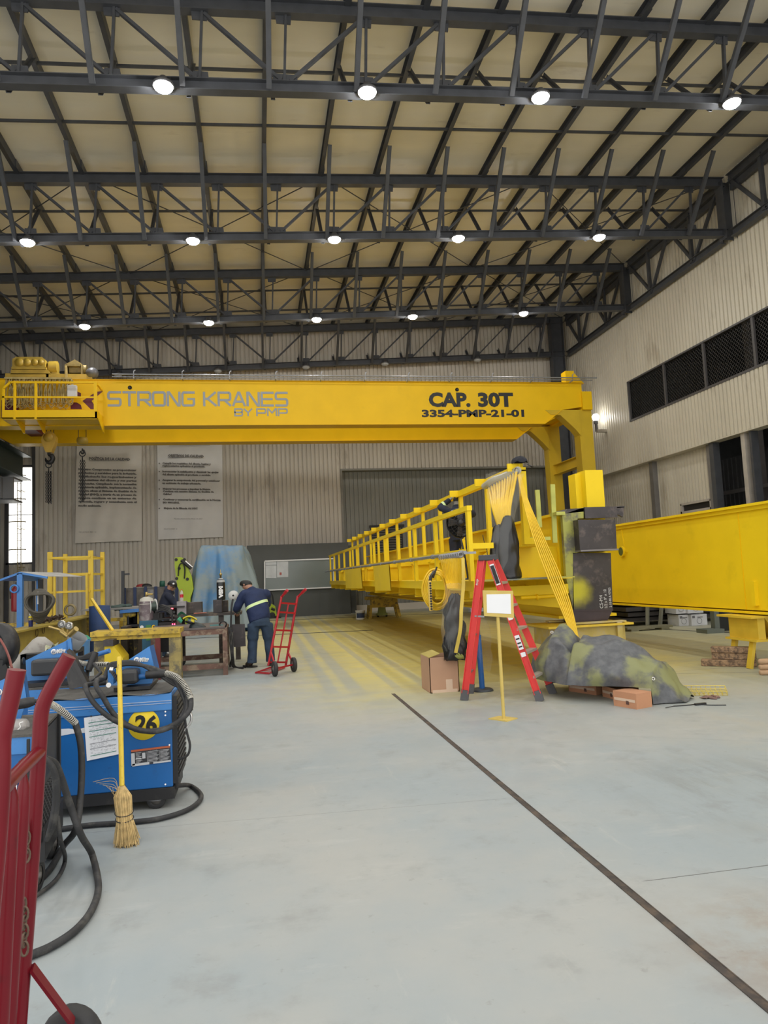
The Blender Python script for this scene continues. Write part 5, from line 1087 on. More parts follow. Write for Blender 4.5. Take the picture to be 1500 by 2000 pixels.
NAVY = mat('navy_workwear', (.010, .022, .075), .75, 0, .2, 5, bump=.35, bscale=14); DENIM = mat('denim', (.030, .055, .10), .85, 0, .22, 7, bump=.3, bscale=16); BOOT = mat('boot_brown_black', (.035, .028, .022), .6, 0, .2, 8)
LIME = mat('reflective_lime', (.62, .78, .38), .45, 0, .03)
DNAVY = mat('dark_navy_cloth', (.012, .016, .035), .8, 0, .2, 6, bump=.3, bscale=14)
# welder at the bench: back to us, leaning over to the left, feet apart
person('man in a navy work jacket with a lime band, bent over the bench, back turned', (-.03, 13.62, 0), 0.10,
       dict(pelvis=(0.04, .0, .90), chest=(-.03, .12, 1.28), neck=(-.09, .20, 1.44), head=(-.15, .27, 1.515), face=(-.75, .6, -.40),
            shl=(-.23, .16, 1.38), shr=(.19, .16, 1.37), ell=(-.36, .22, 1.11), elr=(.22, .36, 1.14), wrl=(-.34, .46, 1.02), wrr=(.02, .52, 1.04), pnl=(.3, 0, -1), pnr=(-.3, 0, -1),
            hpl=(-.08, 0, .86), hpr=(.16, .0, .86), knl=(-.10, .05, .48), knr=(.20, .05, .48), anl=(-.13, -.02, .10), anr=(.23, .10, .10), footl=(-.55, .83, 0), footr=(.25, .97, 0)),
       dict(skin=SKIN, jacket=NAVY, trousers=DENIM, boots=BOOT, stripe=LIME, girth=1.14, tilt=-.16))
# second man behind the bench, face towards the camera
person('man in a dark cap and navy hooded jacket behind the bench, looking towards the camera', (-2.02, 16.1, 0), -1.4,
       dict(pelvis=(0, -.05, .90), chest=(0, .05, 1.26), neck=(0, .10, 1.45), head=(0, .14, 1.535), face=(1, .05, -.05),
            shl=(-.19, .06, 1.38), shr=(.19, .08, 1.38), ell=(-.26, .16, 1.12), elr=(.23, .25, 1.13), wrl=(-.12, .42, 1.10), wrr=(.16, .52, 1.16), pnl=(0, 0, -1), pnr=(0, 0, -1),
            hpl=(-.11, -.05, .86), hpr=(.11, -.05, .86), knl=(-.12, -.02, .48), knr=(.12, -.02, .48), anl=(-.13, -.05, .10), anr=(.13, -.05, .10), footl=(0, 1, 0), footr=(0, 1, 0)),
       dict(skin=SKIN, jacket=DNAVY, trousers=DENIM, boots=BOOT, girth=.98, hood=True), cap=True)
# painter on the walkway, gloved hand raised to the head
P_ = ony(893, 1020, 13.4)
person('painter in dark overalls on the walkway behind the fan, gloved hand raised', (3.86, 13.3, 1.475), -0.5,
       dict(pelvis=(0, 0, .90), chest=(-.02, .05, 1.26), neck=(-.02, .08, 1.44), head=(.0, .12, 1.545), face=(.3, 1, -.2),
            shl=(-.20, .06, 1.38), shr=(.17, .08, 1.38), ell=(-.38, .16, 1.46), elr=(.26, .30, 1.28), wrl=(-.17, .24, 1.62), wrr=(.12, .48, 1.30), pnl=(.6, .4, 0), pnr=(0, 0, -1),
            hpl=(-.10, 0, .86), hpr=(.10, .0, .86), knl=(-.10, .03, .48), knr=(.13, .03, .48), anl=(-.11, -.02, .10), anr=(.16, .03, .10), footl=(-.3, .95, 0), footr=(.4, .9, 0)),
       dict(skin=mat('glove_grey', (.30, .29, .27), .8), jacket=DNAVY, trousers=DNAVY, boots=mat('boot_black', (.012, .012, .014), .6), stripe=LIME, girth=.98), scale=.98)

# ------------------------------------------------------------------ back wall: banners, partition, whiteboard, machine under cover
BAN = mat('banner_vinyl', (.66, .62, .55), .5, 0, .04, 2, bump=.3, bscale=1.5); BAN2 = mat('banner_vinyl_cool', (.66, .65, .63), .5, 0, .04, 2, bump=.3, bscale=1.5)
INK = mat('banner_ink', (.17, .16, .15), .6, 0, 0)
def banner(q, mt, nm, lab, sd):
    yb = 31.88; P4 = [ony(px, py, yb) for px, py in q]
    t = thing('wall_banner', lab, 'banner', tuple(P4[3]))
    def fn(u, v):
        p = P4[0].lerp(P4[1], u).lerp(P4[3].lerp(P4[2], u), v); d_ = abs(sin((u*1.6+v*1.1)*3+sd))**6; return p+Vector((0, -.015-.03*d_-.012*sin(u*23+v*7+sd)*v, 0))
    MB().grid(fn, 40, 30).build('sheet', mt, t); return t, P4
b1, q1 = banner([(150, 858), (277, 858), (277, 1056), (147, 1061)], BAN, 'a', 'left cloth banner headed POLITICA DE LA CALIDAD on the back wall', 0.4)
b2, q2 = banner([(307, 858), (434, 858), (436, 1049), (309, 1054)], BAN2, 'b', 'right cloth banner headed OBJETIVOS DE CALIDAD on the back wall', 2.1)
def bt(s, px0, px1, py, hpx, par, bold=.0, y=31.80): 
    a = ony(px0, py, y); c_ = ony(px1, py, y); return text(s, hpx*y/1380*1.35, a, (1, 0, -.035), (0, 0, 1), INK, par, 'printed_line', width=(c_-a).length if px1 > px0 else None, bold=bold, depth=.001, res=1)
bt('POLÍTICA DE LA CALIDAD', 174, 254, 898, 5.2, b1, .01)
m = MB(); m.bar(ony(174, 900, 31.8), ony(254, 898, 31.8), .004, .02); m.build('underline', INK, b1)
for i, ln in enumerate(('Nuestro Compromiso es proporcionar', 'productos y servicios para la industria.', 'Satisfaciendo los requerimientos y', 'expectativas del cliente y sus partes', 'interesadas. Cumpliendo con la normativa', 'regulatoria aplicable, implementando de', 'manera eficaz el Sistema de Gestión de la', 'Calidad (SGC), a través de un proceso de', 'mejora continua en un entorno de', 'armonía, seguro y consciente con el', 'medio ambiente.')):
    bt(ln, 153, 267 if i < 10 else 198, 919+i*7.0-(1 if i < 10 else 0), 3.6, b1, .008)
bt('SGC-SUG-01 REV. 02', 154, 188, 1040, 2.2, b1)
bt('Y PROYECTOS', 219, 254, 868.5, 4.0, b1, .01)
bt('OBJETIVOS DE CALIDAD', 328, 398, 892, 5.0, b2, .01)
m = MB(); m.bar(ony(328, 894, 31.8), ony(398, 892, 31.8), .004, .02); m.bar(ony(330, 871, 31.8), ony(410, 870, 31.8), .004, .012); m.build('underline', INK, b2)
L2 = (('Cumplir los requisitos del cliente, legales y', 317, 412, 906), ('reglamentarios aplicables al producto.', 317, 401, 911), ('Incrementar la satisfacción y disminuir las quejas', 317, 427, 922), ('del cliente aplicable al producto o servicio.', 317, 412, 928), ('Asegurar la competencia del personal y establecer', 317, 430, 939), ('un ambiente de trabajo adecuado.', 317, 393, 945), ('Mejorar los procesos e impulsar la Mejora', 318, 411, 956), ('Continua con nuestro Sistema de Gestión de', 318, 418, 961), ('Calidad', 318, 335, 966.5), ('Continuar y conservar la certificación en la Norma', 318, 431, 977), ('ISO 9001:2015.', 318, 351, 983), ('Mejora de la Eficacia del SGC', 320, 386, 994), ('Apodaca Nuevo León, Marzo 13, 2023', 340, 395, 1014), ('SGC-SUG-02 REV. 02', 320, 346, 1034))
for s_, a_, c_, y_ in L2: bt(s_, a_, c_, y_, 3.3 if y_ < 1000 else 2.2, b2, .008 if y_ < 1000 else 0)
m = MB()
for y_ in (905, 921, 938, 955, 976, 993): m.cyl(ony(311, y_, 31.8), ony(311, y_, 31.79), .03, 8)
m.build('bullet', INK, b2)
MB().prism([ony(326, 866, 31.8), ony(345, 864, 31.8), ony(335, 858, 31.8), ony(322, 858, 31.8)], (0, -.004, 0)).build('logo_mark', MARO, b2)
o = text('www.strongkranes.mx', .30, ony(510, 861, 31.9), (1, 0, -.0), (0, 0, 1), mat('wall_lettering', (.16, .10, .04), .6), None, 'wall_lettering', width=3.7, depth=.004)
tag(o, 'web address painted on the back wall, mostly hidden behind the crane girder', 'lettering')
# dark partition and whiteboard
PART = mat('partition_charcoal', (.075, .08, .074), .55, 0, .06, 1.5)
m = MB(); m.bb((-.45, 31.0, 0), (3.95, 31.12, 3.13)); m.bb((2.6, 30.98, 0), (2.64, 31.0, 1.2))
tag(m.build('partition', PART, base=(1.7, 31.0, 0)), 'charcoal painted partition standing before the back wall', 'partition')
o = MB().bb((3.95, 31.3, 0), (4.25, 31.36, 3.0)).build('partition_leaf', PART, base=(4.1, 31.3, 0)); tag(o, 'narrow charcoal leaf at the right end of the partition', 'partition')
wb = thing('glass_board', 'long glass notice board with a white frame on the charcoal partition', 'board', tuple(ony(580, 1120, 30.9)))
yb = 30.93
WBG = mat('board_glass_grey', (.17, .20, .19), .12, 0, .04, 1.2)
MB().prism([ony(518, 1097, yb), ony(652, 1092, yb), ony(652, 1147, yb), ony(518, 1153, yb)], (0, .04, 0)).build('pane', WBG, wb)
m = MB(); 
for p, q in (((517, 1096), (652, 1091)), ((517, 1153), (652, 1147)), ((517, 1096), (517, 1153)), ((652, 1091), (652, 1147))): m.bar(ony(*p, yb-.02), ony(*q, yb-.02), .05, .05)
m.build('frame', WHITE, wb)
for q in (((519, 1105), (540, 1104), (540, 1129), (519, 1129)), ((541, 1096), (563, 1096), (563, 1127), (541, 1128)), ((519, 1097), (540, 1096), (540, 1103), (519, 1104))):
    MB().prism([ony(*p, yb-.008) for p in q], (0, -.006, 0)).build('pinned_sheet', mat('board_paper', (.55, .57, .58), .6), wb)
MB().prism([ony(*p, yb-.016) for p in ((546, 1118), (550, 1118), (550, 1123), (546, 1123))], (0, -.003, 0)).build('red_stamp', mat('stamp_red', (.4, .1, .08), .6), wb)
# machine under a blue cover
t = thing('covered_machine', 'tall machine under a faded blue plastic sheet, left of the charcoal partition', 'machine', (-1.3, 24.0, 0))
CB = mat('faded_blue_sheet', (.10, .24, .44), .5, 0, .15, .9, bump=.6, bscale=1.2, dirt=(.24, .29, .29), dscale=.6, dthr=.42, damt=.95)
yc_ = 24.0
prof_l = [(391, 1066), (386, 1078), (380, 1110), (374, 1150), (368, 1195), (366, 1225)]; prof_r = [(478, 1067), (486, 1085), (496, 1115), (504, 1150), (508, 1190), (511, 1222)]
random.seed(2)
def cover(u, v):
    f = v*(len(prof_l)-1); k = min(int(f), len(prof_l)-2); tt = f-k
    pl = ony(*[prof_l[k][i]*(1-tt)+prof_l[k+1][i]*tt for i in (0, 1)], yc_); pr_ = ony(*[prof_r[k][i]*(1-tt)+prof_r[k+1][i]*tt for i in (0, 1)], yc_)
    cx = (pl.x+pr_.x)/2; hw = (pr_.x-pl.x)/2; a = 2*pi*u; sq = 1/max(abs(cos(a)), abs(sin(a)))**.7
    dp = .55+.65*v; fold = .09*v*sin(a*11+v*3)+.06*sin(a*5+v*6)+.03*sin(a*17-v*4); z = pl.z*(1-(cos(a)+1)/2)+pr_.z*(cos(a)+1)/2
    return Vector((cx+cos(a)*sq*hw*(1+fold)*(.97), yc_+.4+sin(a)*sq*dp*(1+fold), max(.03, z+.02*sin(a*7))))
m = MB(); m.grid(cover, 96, 26); ring = [cover(i/96, 0) for i in range(96)]; ctr = sum(ring, Vector())/96+Vector((0, 0, .04)); m.add(ring+[ctr], [(i, (i+1) % 96, 96) for i in range(96)], True); m.build('cover', CB, t)
a = (ony(438, 1205, 23.6)); m = MB(); m.bb((-1.7, 23.9, 0), (-.3, 25.2, .5)); m.build('machine_base', mat('machine_base_blue', (.03, .14, .30), .5), t)
# lime boom left of the cover, lime base right
GRN2 = mat('lime_machine', (.36, .46, .02), .45, 0, .08, 2); yl = 23.5
t = thing('lime_boom', 'lime green lifting boom rising left of the covered machine', 'machine boom', tuple(ony(360, 1200, yl)))
m = MB(); m.prism([ony(*p, yl) for p in ((341, 1089), (352, 1088), (362, 1091), (363, 1100), (374, 1126), (378, 1150), (372, 1168), (372, 1241), (356, 1241), (356, 1165), (346, 1145), (341, 1105))], (0, .22, 0)); m.build('arm', GRN2, t)
m = MB()
for p in ((344, 1093), (360, 1093), (345, 1130), (366, 1131), (350, 1110)): m.cyl(ony(*p, yl-.02), ony(*p, yl), .05, 10)
m.build('pin', BLK, t)
m = MB(); m.tube(smooth_path([ony(348, 1125, yl-.05), ony(350, 1105, yl-.08), ony(357, 1100, yl-.08), ony(361, 1112, yl-.06), ony(360, 1130, yl-.05)], 6), .02, 6); m.tube([ony(354, 1094, yl-.04), ony(373, 1111, yl-.04)], .045, 8); m.build('hydraulic_hose', BLK, t)
MB().tube([ony(362, 1096, yl-.06), ony(376, 1108, yl-.06)], .03, 8).build('cylinder_rod', CHROME, t)
p_ = onz(528, 1208); t = thing('lime_cart', 'small lime and black wheeled pressure washer right of the man in navy', 'cart', tuple(p_))
m = MB(); m.prism([p_+Vector(q) for q in ((-.25, 0, .1), (.28, 0, .1), (.22, 0, .5), (.05, 0, .62), (-.2, 0, .55))], (0, .4, 0)); m.build('body', GRN2, t)
m = MB(); m.cyl(p_+Vector((.08, -.03, .13)), p_+Vector((.08, .02, .13)), .13).cyl(p_+Vector((.05, -.02, .42)), p_+Vector((.2, -.02, .35)), .05); m.bb(p_+Vector((-.3, -.1, 0)), p_+Vector((.45, .3, .04))); m.build('wheel', BLK, t)
MB().tube(smooth_path([p_+Vector(q) for q in ((-.2, 0, .5), (-.22, 0, .95), (-.05, 0, 1.15), (.1, 0, 1.0), (.15, 0, .6))], 6), .025, 6).build('handle', BLK, t)

# ------------------------------------------------------------------ red hand truck in the middle
RED2 = mat('hand_truck_bright_red', (.42, .012, .022), .4, 0, .08, 4)
def wheel(c_, ax_, r, w_, parent, nm='wheel'):
    c_ = Vector(c_); d_ = Vector(ax_).normalized()
    o = MB().lathe([(r*.55, -w_/2), (r*.92, -w_/2), (r, -w_*.3), (r, w_*.3), (r*.92, w_/2), (r*.55, w_/2)], c_, d_, n=24).build(nm, RUB, parent)
    MB().lathe([(0, -w_*.62), (r*.18, -w_*.6), (r*.2, -w_*.35), (r*.56, -w_*.42), (r*.56, w_*.42), (r*.2, w_*.35), (r*.18, w_*.6), (0, w_*.62)], c_, d_, n=24).build('hub', mat('hub_grey', (.16, .15, .14), .6, .2), o)
    return o
wl = onz(537, 1321); wr_ = onz(574, 1312); ht = thing('hand_truck', 'bright red hand truck standing upright beside the man in navy', 'hand truck', tuple((wl+wr_)/2))
wheel(wl+Vector((0, 0, .125)), (1, .25, 0), .125, .06, ht); wheel(wr_+Vector((0, 0, .125)), (1, .25, 0), .125, .06, ht)
yk = 12.35; yk2 = 12.75
A0 = ony(524, 1300, yk); A1 = ony(549, 1170, yk+.1); A2 = ony(551, 1165, yk+.1); A3 = ony(561, 1153, yk-.05)
B0 = ony(558, 1300, yk2); B1 = ony(580, 1172, yk2); B2 = ony(583, 1165, yk2); B3 = ony(597, 1151, yk2-.15)
m = MB(); m.tube(smooth_path([A0, A0.lerp(A1, .5), A1, A2, A3], 4), .021, 8); m.build('side_frame', RED2, ht); m = MB(); m.tube(smooth_path([B0, B0.lerp(B1, .5), B1, B2, B3], 4), .021, 8); m.build('side_frame', RED2, ht)
m = MB(); m.tube([A2.lerp(A3, .5), A3], .027, 8); m.tube([B2.lerp(B3, .5), B3], .027, 8); m.build('grip', RED2, ht)
for f in (.94, .80, .53, .28, .05): MB().bar(A0.lerp(A1, f), B0.lerp(B1, f), .03, .03).build('crossbar', RED2, ht)
mid = lambda f: A0.lerp(A1, f).lerp(B0.lerp(B1, f), .5); MB().bar(mid(.05), mid(.94), .022).build('centre_bar', RED2, ht)
m = MB(); m.bar(A0.lerp(A1, .2), wl+Vector((.02, 0, .125)), .025); m.bar(B0.lerp(B1, .2), wr_+Vector((0, 0, .125)), .025); m.bar(wl+Vector((0, 0, .125)), wr_+Vector((0, 0, .125)), .025); m.build('axle_brace', RED2, ht)
m = MB(); q = [onz(499, 1316), onz(524, 1318), onz(556, 1306), onz(530, 1305)]
for a_, c2 in ((0, 1), (1, 2), (2, 3), (3, 0)): m.bar(q[a_]+Vector((0, 0, .02)), q[c2]+Vector((0, 0, .02)), .02)
for k in range(4): f = (k+.5)/4; m.tube([q[0].lerp(q[3], f)+Vector((0, 0, .02)), q[1].lerp(q[2], f)+Vector((0, 0, .02))], .008, 5)
m.build('toe_plate', RED2, ht)

# ------------------------------------------------------------------ welding bench area
TBR = mat('bench_rust', (.16, .09, .07), .7, .1, .3, 5, dirt=(.35, .28, .2), dscale=6, dthr=.5, damt=.7); DKST = mat('dark_bench_steel', (.07, .06, .055), .6, .3, .3, 5, dirt=(.2, .15, .11), dscale=5, dthr=.55)
TOPM = mat('bench_top', (.14, .12, .115), .5, .4, .3, 4)
lf, rf, rb, lb = Vector((-1.72, 12.75, 0)), Vector((-.60, 12.8, 0)), Vector((-.63, 14.3, 0)), Vector((-2.0, 14.2, 0)); zt = .80
t = thing('work_table', 'low rusty steel table with a helmet on it, nearest to the kneeling space before the man', 'table', tuple((lf+rb)/2)); t['label'] = 'low rusty steel table with red left leg, welding helmet on top'
m = MB(); m.prism([p+Vector((0, 0, zt)) for p in (lf, rf, rb, lb)], (0, 0, .03)); m.build('table_top', TOPM, t)
m = MB()
for a_, c2 in ((lf, rf), (rf, rb), (rb, lb), (lb, lf)): m.bar(a_+Vector((0, 0, zt-.05)), c2+Vector((0, 0, zt-.05)), .06, .09)
m.build('frame', TBR, t)
for p, mt in ((lf, mat('red_oxide', (.22, .05, .05), .6, 0, .2, 5)), (rf, TBR), (rb, TBR), (lb, TBR)): MB().bar(p, p+Vector((0, 0, zt-.02)), .08, .08).build('leg', mt, t)
m = MB(); m.bar(lf+Vector((0, 0, .16)), rf+Vector((0, 0, .16)), .05, .09); m.bar(lb+Vector((0, 0, .18)), rb+Vector((0, 0, .18)), .05, .09); m.bar(rf+Vector((0, 0, .18)), rb+Vector((0, 0, .18)), .05, .07); m.build('stretcher', TBR, t)
# long dark bench behind it
t = thing('work_bench', 'long dark steel bench behind the rusty table carrying steel blocks', 'bench', (-1.3, 15.0, 0)); zb_ = 1.0
m = MB(); m.bb((-1.64, 14.5, zb_-.05), (-.35, 15.3, zb_)); m.build('bench_top', DKST, t)
for x, y in ((-1.56, 14.6), (-.75, 14.6), (-.45, 15.2), (-1.56, 15.2)): MB().bb((x-.05, y-.05, 0), (x+.05, y+.05, zb_-.05)).build('leg', DKST, t)
def block(px0, px1, py0, py1, y, dep, lab, mt=MILL):
    a = ony(px0, py0, y); c_ = ony(px1, py1, y); o = MB().bb((a.x, y, zb_+.002), (c_.x, y+dep, max(a.z, zb_+.06))).build('steel_block', mt, base=(a.x, y, zb_), bevel=.006); tag(o, lab, 'steel block'); return o
LB = mat('light_mill_steel', (.28, .26, .27), .4, .5, .2, 6)
block(345, 364, 1175, 1195, 14.55, .25, 'pale square steel box on the left part of the dark bench', LB)
block(365, 394, 1177, 1195, 14.7, .3, 'long dark steel block beside the pale box on the bench', DKST)
block(416, 434, 1172, 1195, 14.55, .3, 'short dark steel box on the bench below the black gas cylinder', MILL)
block(434, 445, 1173, 1190, 14.9, .3, 'narrow steel block at the right end of the dark bench', DKST)
o = MB().tube([(ony(378, 1193, 14.5).x, 14.54, zb_+.013), (ony(402, 1186, 14.5).x, 14.64, zb_+.013)], .012, 6).build('copper_rod', mat('copper_rod', (.5, .18, .12), .4, .3), base=tuple(ony(378, 1193, 14.5))); tag(o, 'reddish rod lying across the front of the dark bench', 'rod')
c_ = ony(432, 1172, 14.75); t = thing('gas_cylinder', 'small black gas cylinder with white lettering standing on the bench', 'gas cylinder', tuple(c_))
MB().lathe([(0, 0), (.08, 0), (.085, .02), (.085, .36), (.07, .41), (.03, .44), (0, .44)], c_, n=20).build('body', mat('cylinder_black', (.012, .014, .015), .35), t)
MB().lathe([(.086, .36), (.078, .40), (.03, .445)], c_, n=20).build('shoulder', mat('shoulder_grey', (.35, .36, .36), .4), t)
MB().lathe([(0, .44), (.02, .44), (.02, .50), (.03, .50), (.03, .53), (.008, .55), (.006, .62), (0, .62)], c_, n=10).build('valve', mat('brass', (.45, .33, .12), .35, .7), t)
text('VSM', .10, c_+Vector((.035, -.089, .04)), (0, 0, 1), (-1, 0, 0), WHITE, t, 'cylinder_lettering', bold=.008, width=.24)
def spool(c_, ax_, r, w_, lab, wire=True):
    t = thing('wire_spool', lab, 'wire spool', tuple(c_)); d_ = Vector(ax_).normalized()
    for s in (-1, 1): MB().lathe([(r*.18, s*w_/2), (r, s*w_/2), (r, s*(w_/2-.008)), (r*.18, s*(w_/2-.008))], c_, d_, n=28).build('flange', mat('spool_white', (.62, .62, .60), .5), t)
    MB().lathe([(r*.72, -w_/2+.008), (r*.72, w_/2-.008)], c_, d_, n=24).build('wire', mat('spool_wire', (.05, .07, .06), .35, .5), t)
    MB().lathe([(0, -w_*.56), (r*.2, -w_*.56), (r*.2, w_*.56), (0, w_*.56)], c_, d_, n=14).build('hub', BLK, t)
    return t
spool(ony(456, 1163, 14.3), (.15, 1, 0), .095, .07, 'white wire spool at the shoulder of the man in navy')
spool(ony(297, 1185, 14.6), (1, .45, 0), .155, .13, 'large white wire spool on top of the teal welding machine')
# upright metal panel and frame hung near the man
m = MB(); m.prism([ony(*p, 13.55) for p in ((452, 1220), (478, 1219), (480, 1262), (457, 1264))], (0, .08, 0)); tag(m.build('steel_plate', MILL, base=tuple(ony(465, 1262, 13.55))), 'shiny dark steel plate held in front of the thighs of the man in navy', 'steel plate')
m = MB(); m.tube(smooth_path([ony(455, 1170, 13.5), ony(452, 1190, 13.5), ony(451, 1240, 13.5), ony(454, 1280, 13.4), onz(450, 1302), onz(470, 1306)], 6), .02, 6)
for k in range(3): m.tube(smooth_path([ony(446+k*2, 1225, 13.3), ony(449+k*3, 1255, 13.2), ony(452+k*2, 1285, 13.1), onz(455+k*3, 1304)+Vector((0, 0, .015)), onz(475+k*5, 1307-2*k)+Vector((0, 0, .012))], 6), .012, 6)
tag(m.build('cable_run', RUB, base=tuple(onz(455, 1302))), 'black cables dropping from the table corner to the floor by the man', 'cables')
# teal welding machine
t = thing('welding_machine', 'teal welding machine with green label behind the yellow trestle, cluttered black top', 'welding machine', (-2.2, 14.75, 0)); TEAL = mat('teal_blue', (.02, .10, .17), .45, 0, .08, 4)
a = ony(272, 1213, 14.45); b_ = ony(309, 1270, 14.45); m = MB(); m.bb((a.x, 14.45, .12), (b_.x, 15.05, a.z)); m.build('cabinet', TEAL, t, bevel=.01)
m = MB(); m.bb((b_.x+.002, 14.5, .3), (b_.x+.34, 15.05, a.z-.05)); m.build('front_panel', BLK, t)
for dx in (.05, .75): wheel((a.x+dx, 14.5, .1), (0, 1, 0), .1, .05, t)
e_ = lambda px, py: ony(px, py, 14.44); m = MB(); m.bb((e_(285, 1221).x, 14.435, e_(285, 1251).z), (e_(295, 1221).x, 14.45, e_(285, 1221).z)); m.build('green_label', mat('label_green', (.06, .22, .07), .5), t)
m = MB(); m.lathe([(0, 0), (.035, 0)], e_(300, 1224)+Vector((0, -.003, 0)), (0, -1, 0), n=14); m.build('yellow_disc', YEL, t); m = MB(); m.lathe([(0, 0), (.035, 0)], e_(277, 1225)+Vector((0, -.003, 0)), (0, -1, 0), n=14); m.build('white_disc', WHITE, t)
m = MB(); random.seed(9)
for k in range(7): x = b_.x+.06+.055*k; m.cyl((x, 14.49, a.z-.12), (x, 14.45, a.z-.12), .018, 8)
m.bb((a.x+.1, 14.5, a.z), (b_.x+.42, 15, a.z+.03)); m.bb((a.x+.22, 14.55, a.z+.03), (a.x+.42, 14.85, a.z+.13)); m.bar((a.x+.35, 14.5, a.z+.03), (a.x+.35, 14.5, a.z+.3), .02); m.bb((a.x+.35, 14.48, a.z+.22), (b_.x+.5, 14.95, a.z+.25)); m.build('tray', BLK, t)
for k in range(4):
    zz = a.z+.05+.03*k; MB().tube(smooth_path([(a.x+.30, 14.5+.05*k, zz+.1), (a.x+.45, 14.43, zz+.14), (a.x+.6, 14.41, zz+.05), (a.x+.62, 14.43, zz-.12)], 6), .02, 7).build('lead', RUB, t)
for px in (337, 341): MB().cyl(ony(px, 1219, 14.43), ony(px, 1219, 14.41), .012, 8).build('red_led', mat('red_led', (1, .05, .1), .4, var=0, emit=(1, .05, .12), estr=6), t)
a = ony(325, 1183, 14.85); b_ = ony(345, 1200, 14.85); t = thing('control_unit', 'dark control unit with a glowing red display on top of the teal welder', 'control unit', (a.x, 14.85, b_.z))
MB().bb((a.x, 14.85, b_.z), (b_.x, 15.1, a.z)).build('case', mat('case_dark', (.03, .032, .035), .5), t, bevel=.008); MB().bb((a.x+.07, 14.84, a.z-.075), (a.x+.13, 14.85, a.z-.03)).build('display', mat('red_display', (1, .05, .06), .4, var=0, emit=(1, .08, .1), estr=4), t)
MB().cyl((b_.x-.05, 14.85, b_.z+.05), (b_.x-.05, 14.83, b_.z+.05), .025, 12).build('dial', GALV, t)
# helmet, gloves, grinder on the rusty table
c_ = ony(383, 1222, 12.95); t = thing('welding_helmet', 'black welding helmet resting on the rusty table', 'helmet', tuple(c_))
MB().grid(lambda u, v: c_+Vector((.16*cos(pi+u*pi*1.2)*sin(.3+v*1.5)+.05*v, .13*sin(pi+u*pi*1.2)*sin(.3+v*1.5), -.09+.17*cos(.3+v*1.4)-.03*u)), 18, 10).build('shell', mat('helmet_black', (.012, .02, .022), .35), t)
m = MB(); m.ring(c_+Vector((-.08, .02, .05)), (.3, .2, 1), .10, .014, 18, 6); m.build('headband', BLK, t)
m = MB(); m.grid(lambda u, v: ony(366, 1210, 12.9)+Vector((-.08+.24*u, .0+.1*v, .012+.05*sin(pi*u)+.02*sin(v*6)-.03*u)), 12, 5)
for k in range(4): m.tube([ony(374, 1213-k*1.5, 12.9+.03*k), ony(379, 1215-k*1.5, 12.88+.03*k)], .02, 7)
tag(m.build('yellow_glove', mat('glove_yellow', (.60, .50, .03), .8), base=tuple(ony(366, 1210, 12.9))), 'yellow work glove draped over the black welding helmet', 'glove')
m = MB(); m.grid(lambda u, v: ony(358, 1203, 13.1)+Vector((-.10+.22*u, .1*v, .03+.05*sin(u*5)-.05*v)), 12, 6)
for k in range(4): m.tube([ony(352+k, 1206+k*2, 13.05), ony(347+k*2, 1211+k*1.5, 13.0)], .018, 7)
tag(m.build('green_glove', mat('glove_green', (.05, .28, .16), .8), base=tuple(ony(358, 1203, 13.1))), 'green work glove behind the yellow one on the table clutter', 'glove')
g0 = ony(410, 1224, 13.2); g1_ = ony(436, 1223, 13.2); t = thing('angle_grinder', 'teal angle grinder lying on the rusty table', 'grinder', tuple(g0))
MB().tube([g0, g0.lerp(g1_, .5), g1_], [.035, .04, .03], 10).build('body', mat('grinder_teal', (.03, .13, .13), .5), t); MB().ring(g1_+Vector((.0, -.03, .03)), (0, 1, .3), .06, .012, 16, 6).build('guard', BLK, t); m = MB(); m.tube([g0+Vector((-.05, -.05, -.03)), g1_+Vector((.0, -.06, -.03))], .02, 7); m.build('side_handle', mat('grinder_red', (.25, .03, .04), .5), t)
# cola bottle on the bench
def pet(c_, ax_, L_, r, lab, liquid=None):
    t = thing('plastic_bottle', lab, 'bottle', tuple(c_)); d_ = Vector(ax_).normalized()
    MB().lathe([(0, 0), (r*.8, 0), (r, L_*.04), (r, L_*.3), (r*.92, L_*.36), (r, L_*.62), (r*.8, L_*.78), (r*.36, L_*.92), (r*.34, L_*.95)], c_, d_, n=20).build('bottle_body', mat('bottle_clear', (.75, .72, .70), .08, 0, 0, alpha=.35), t)
    MB().lathe([(r*1.01, L_*.34), (r*.96, L_*.40), (r*1.01, L_*.60)], c_, d_, n=20).build('red_label', mat('label_red', (.55, .015, .03), .4), t)
    MB().lathe([(r*.4, L_*.94), (r*.4, L_), (0, L_)], c_, d_, n=12).build('cap', mat('cap_red', (.5, .02, .03), .5), t); return t
pet(ony(355, 1175, 14.65)+Vector((0, 0, .0)), (0, 0, 1), .24, .036, 'clear bottle with a red label standing on the pale steel box')
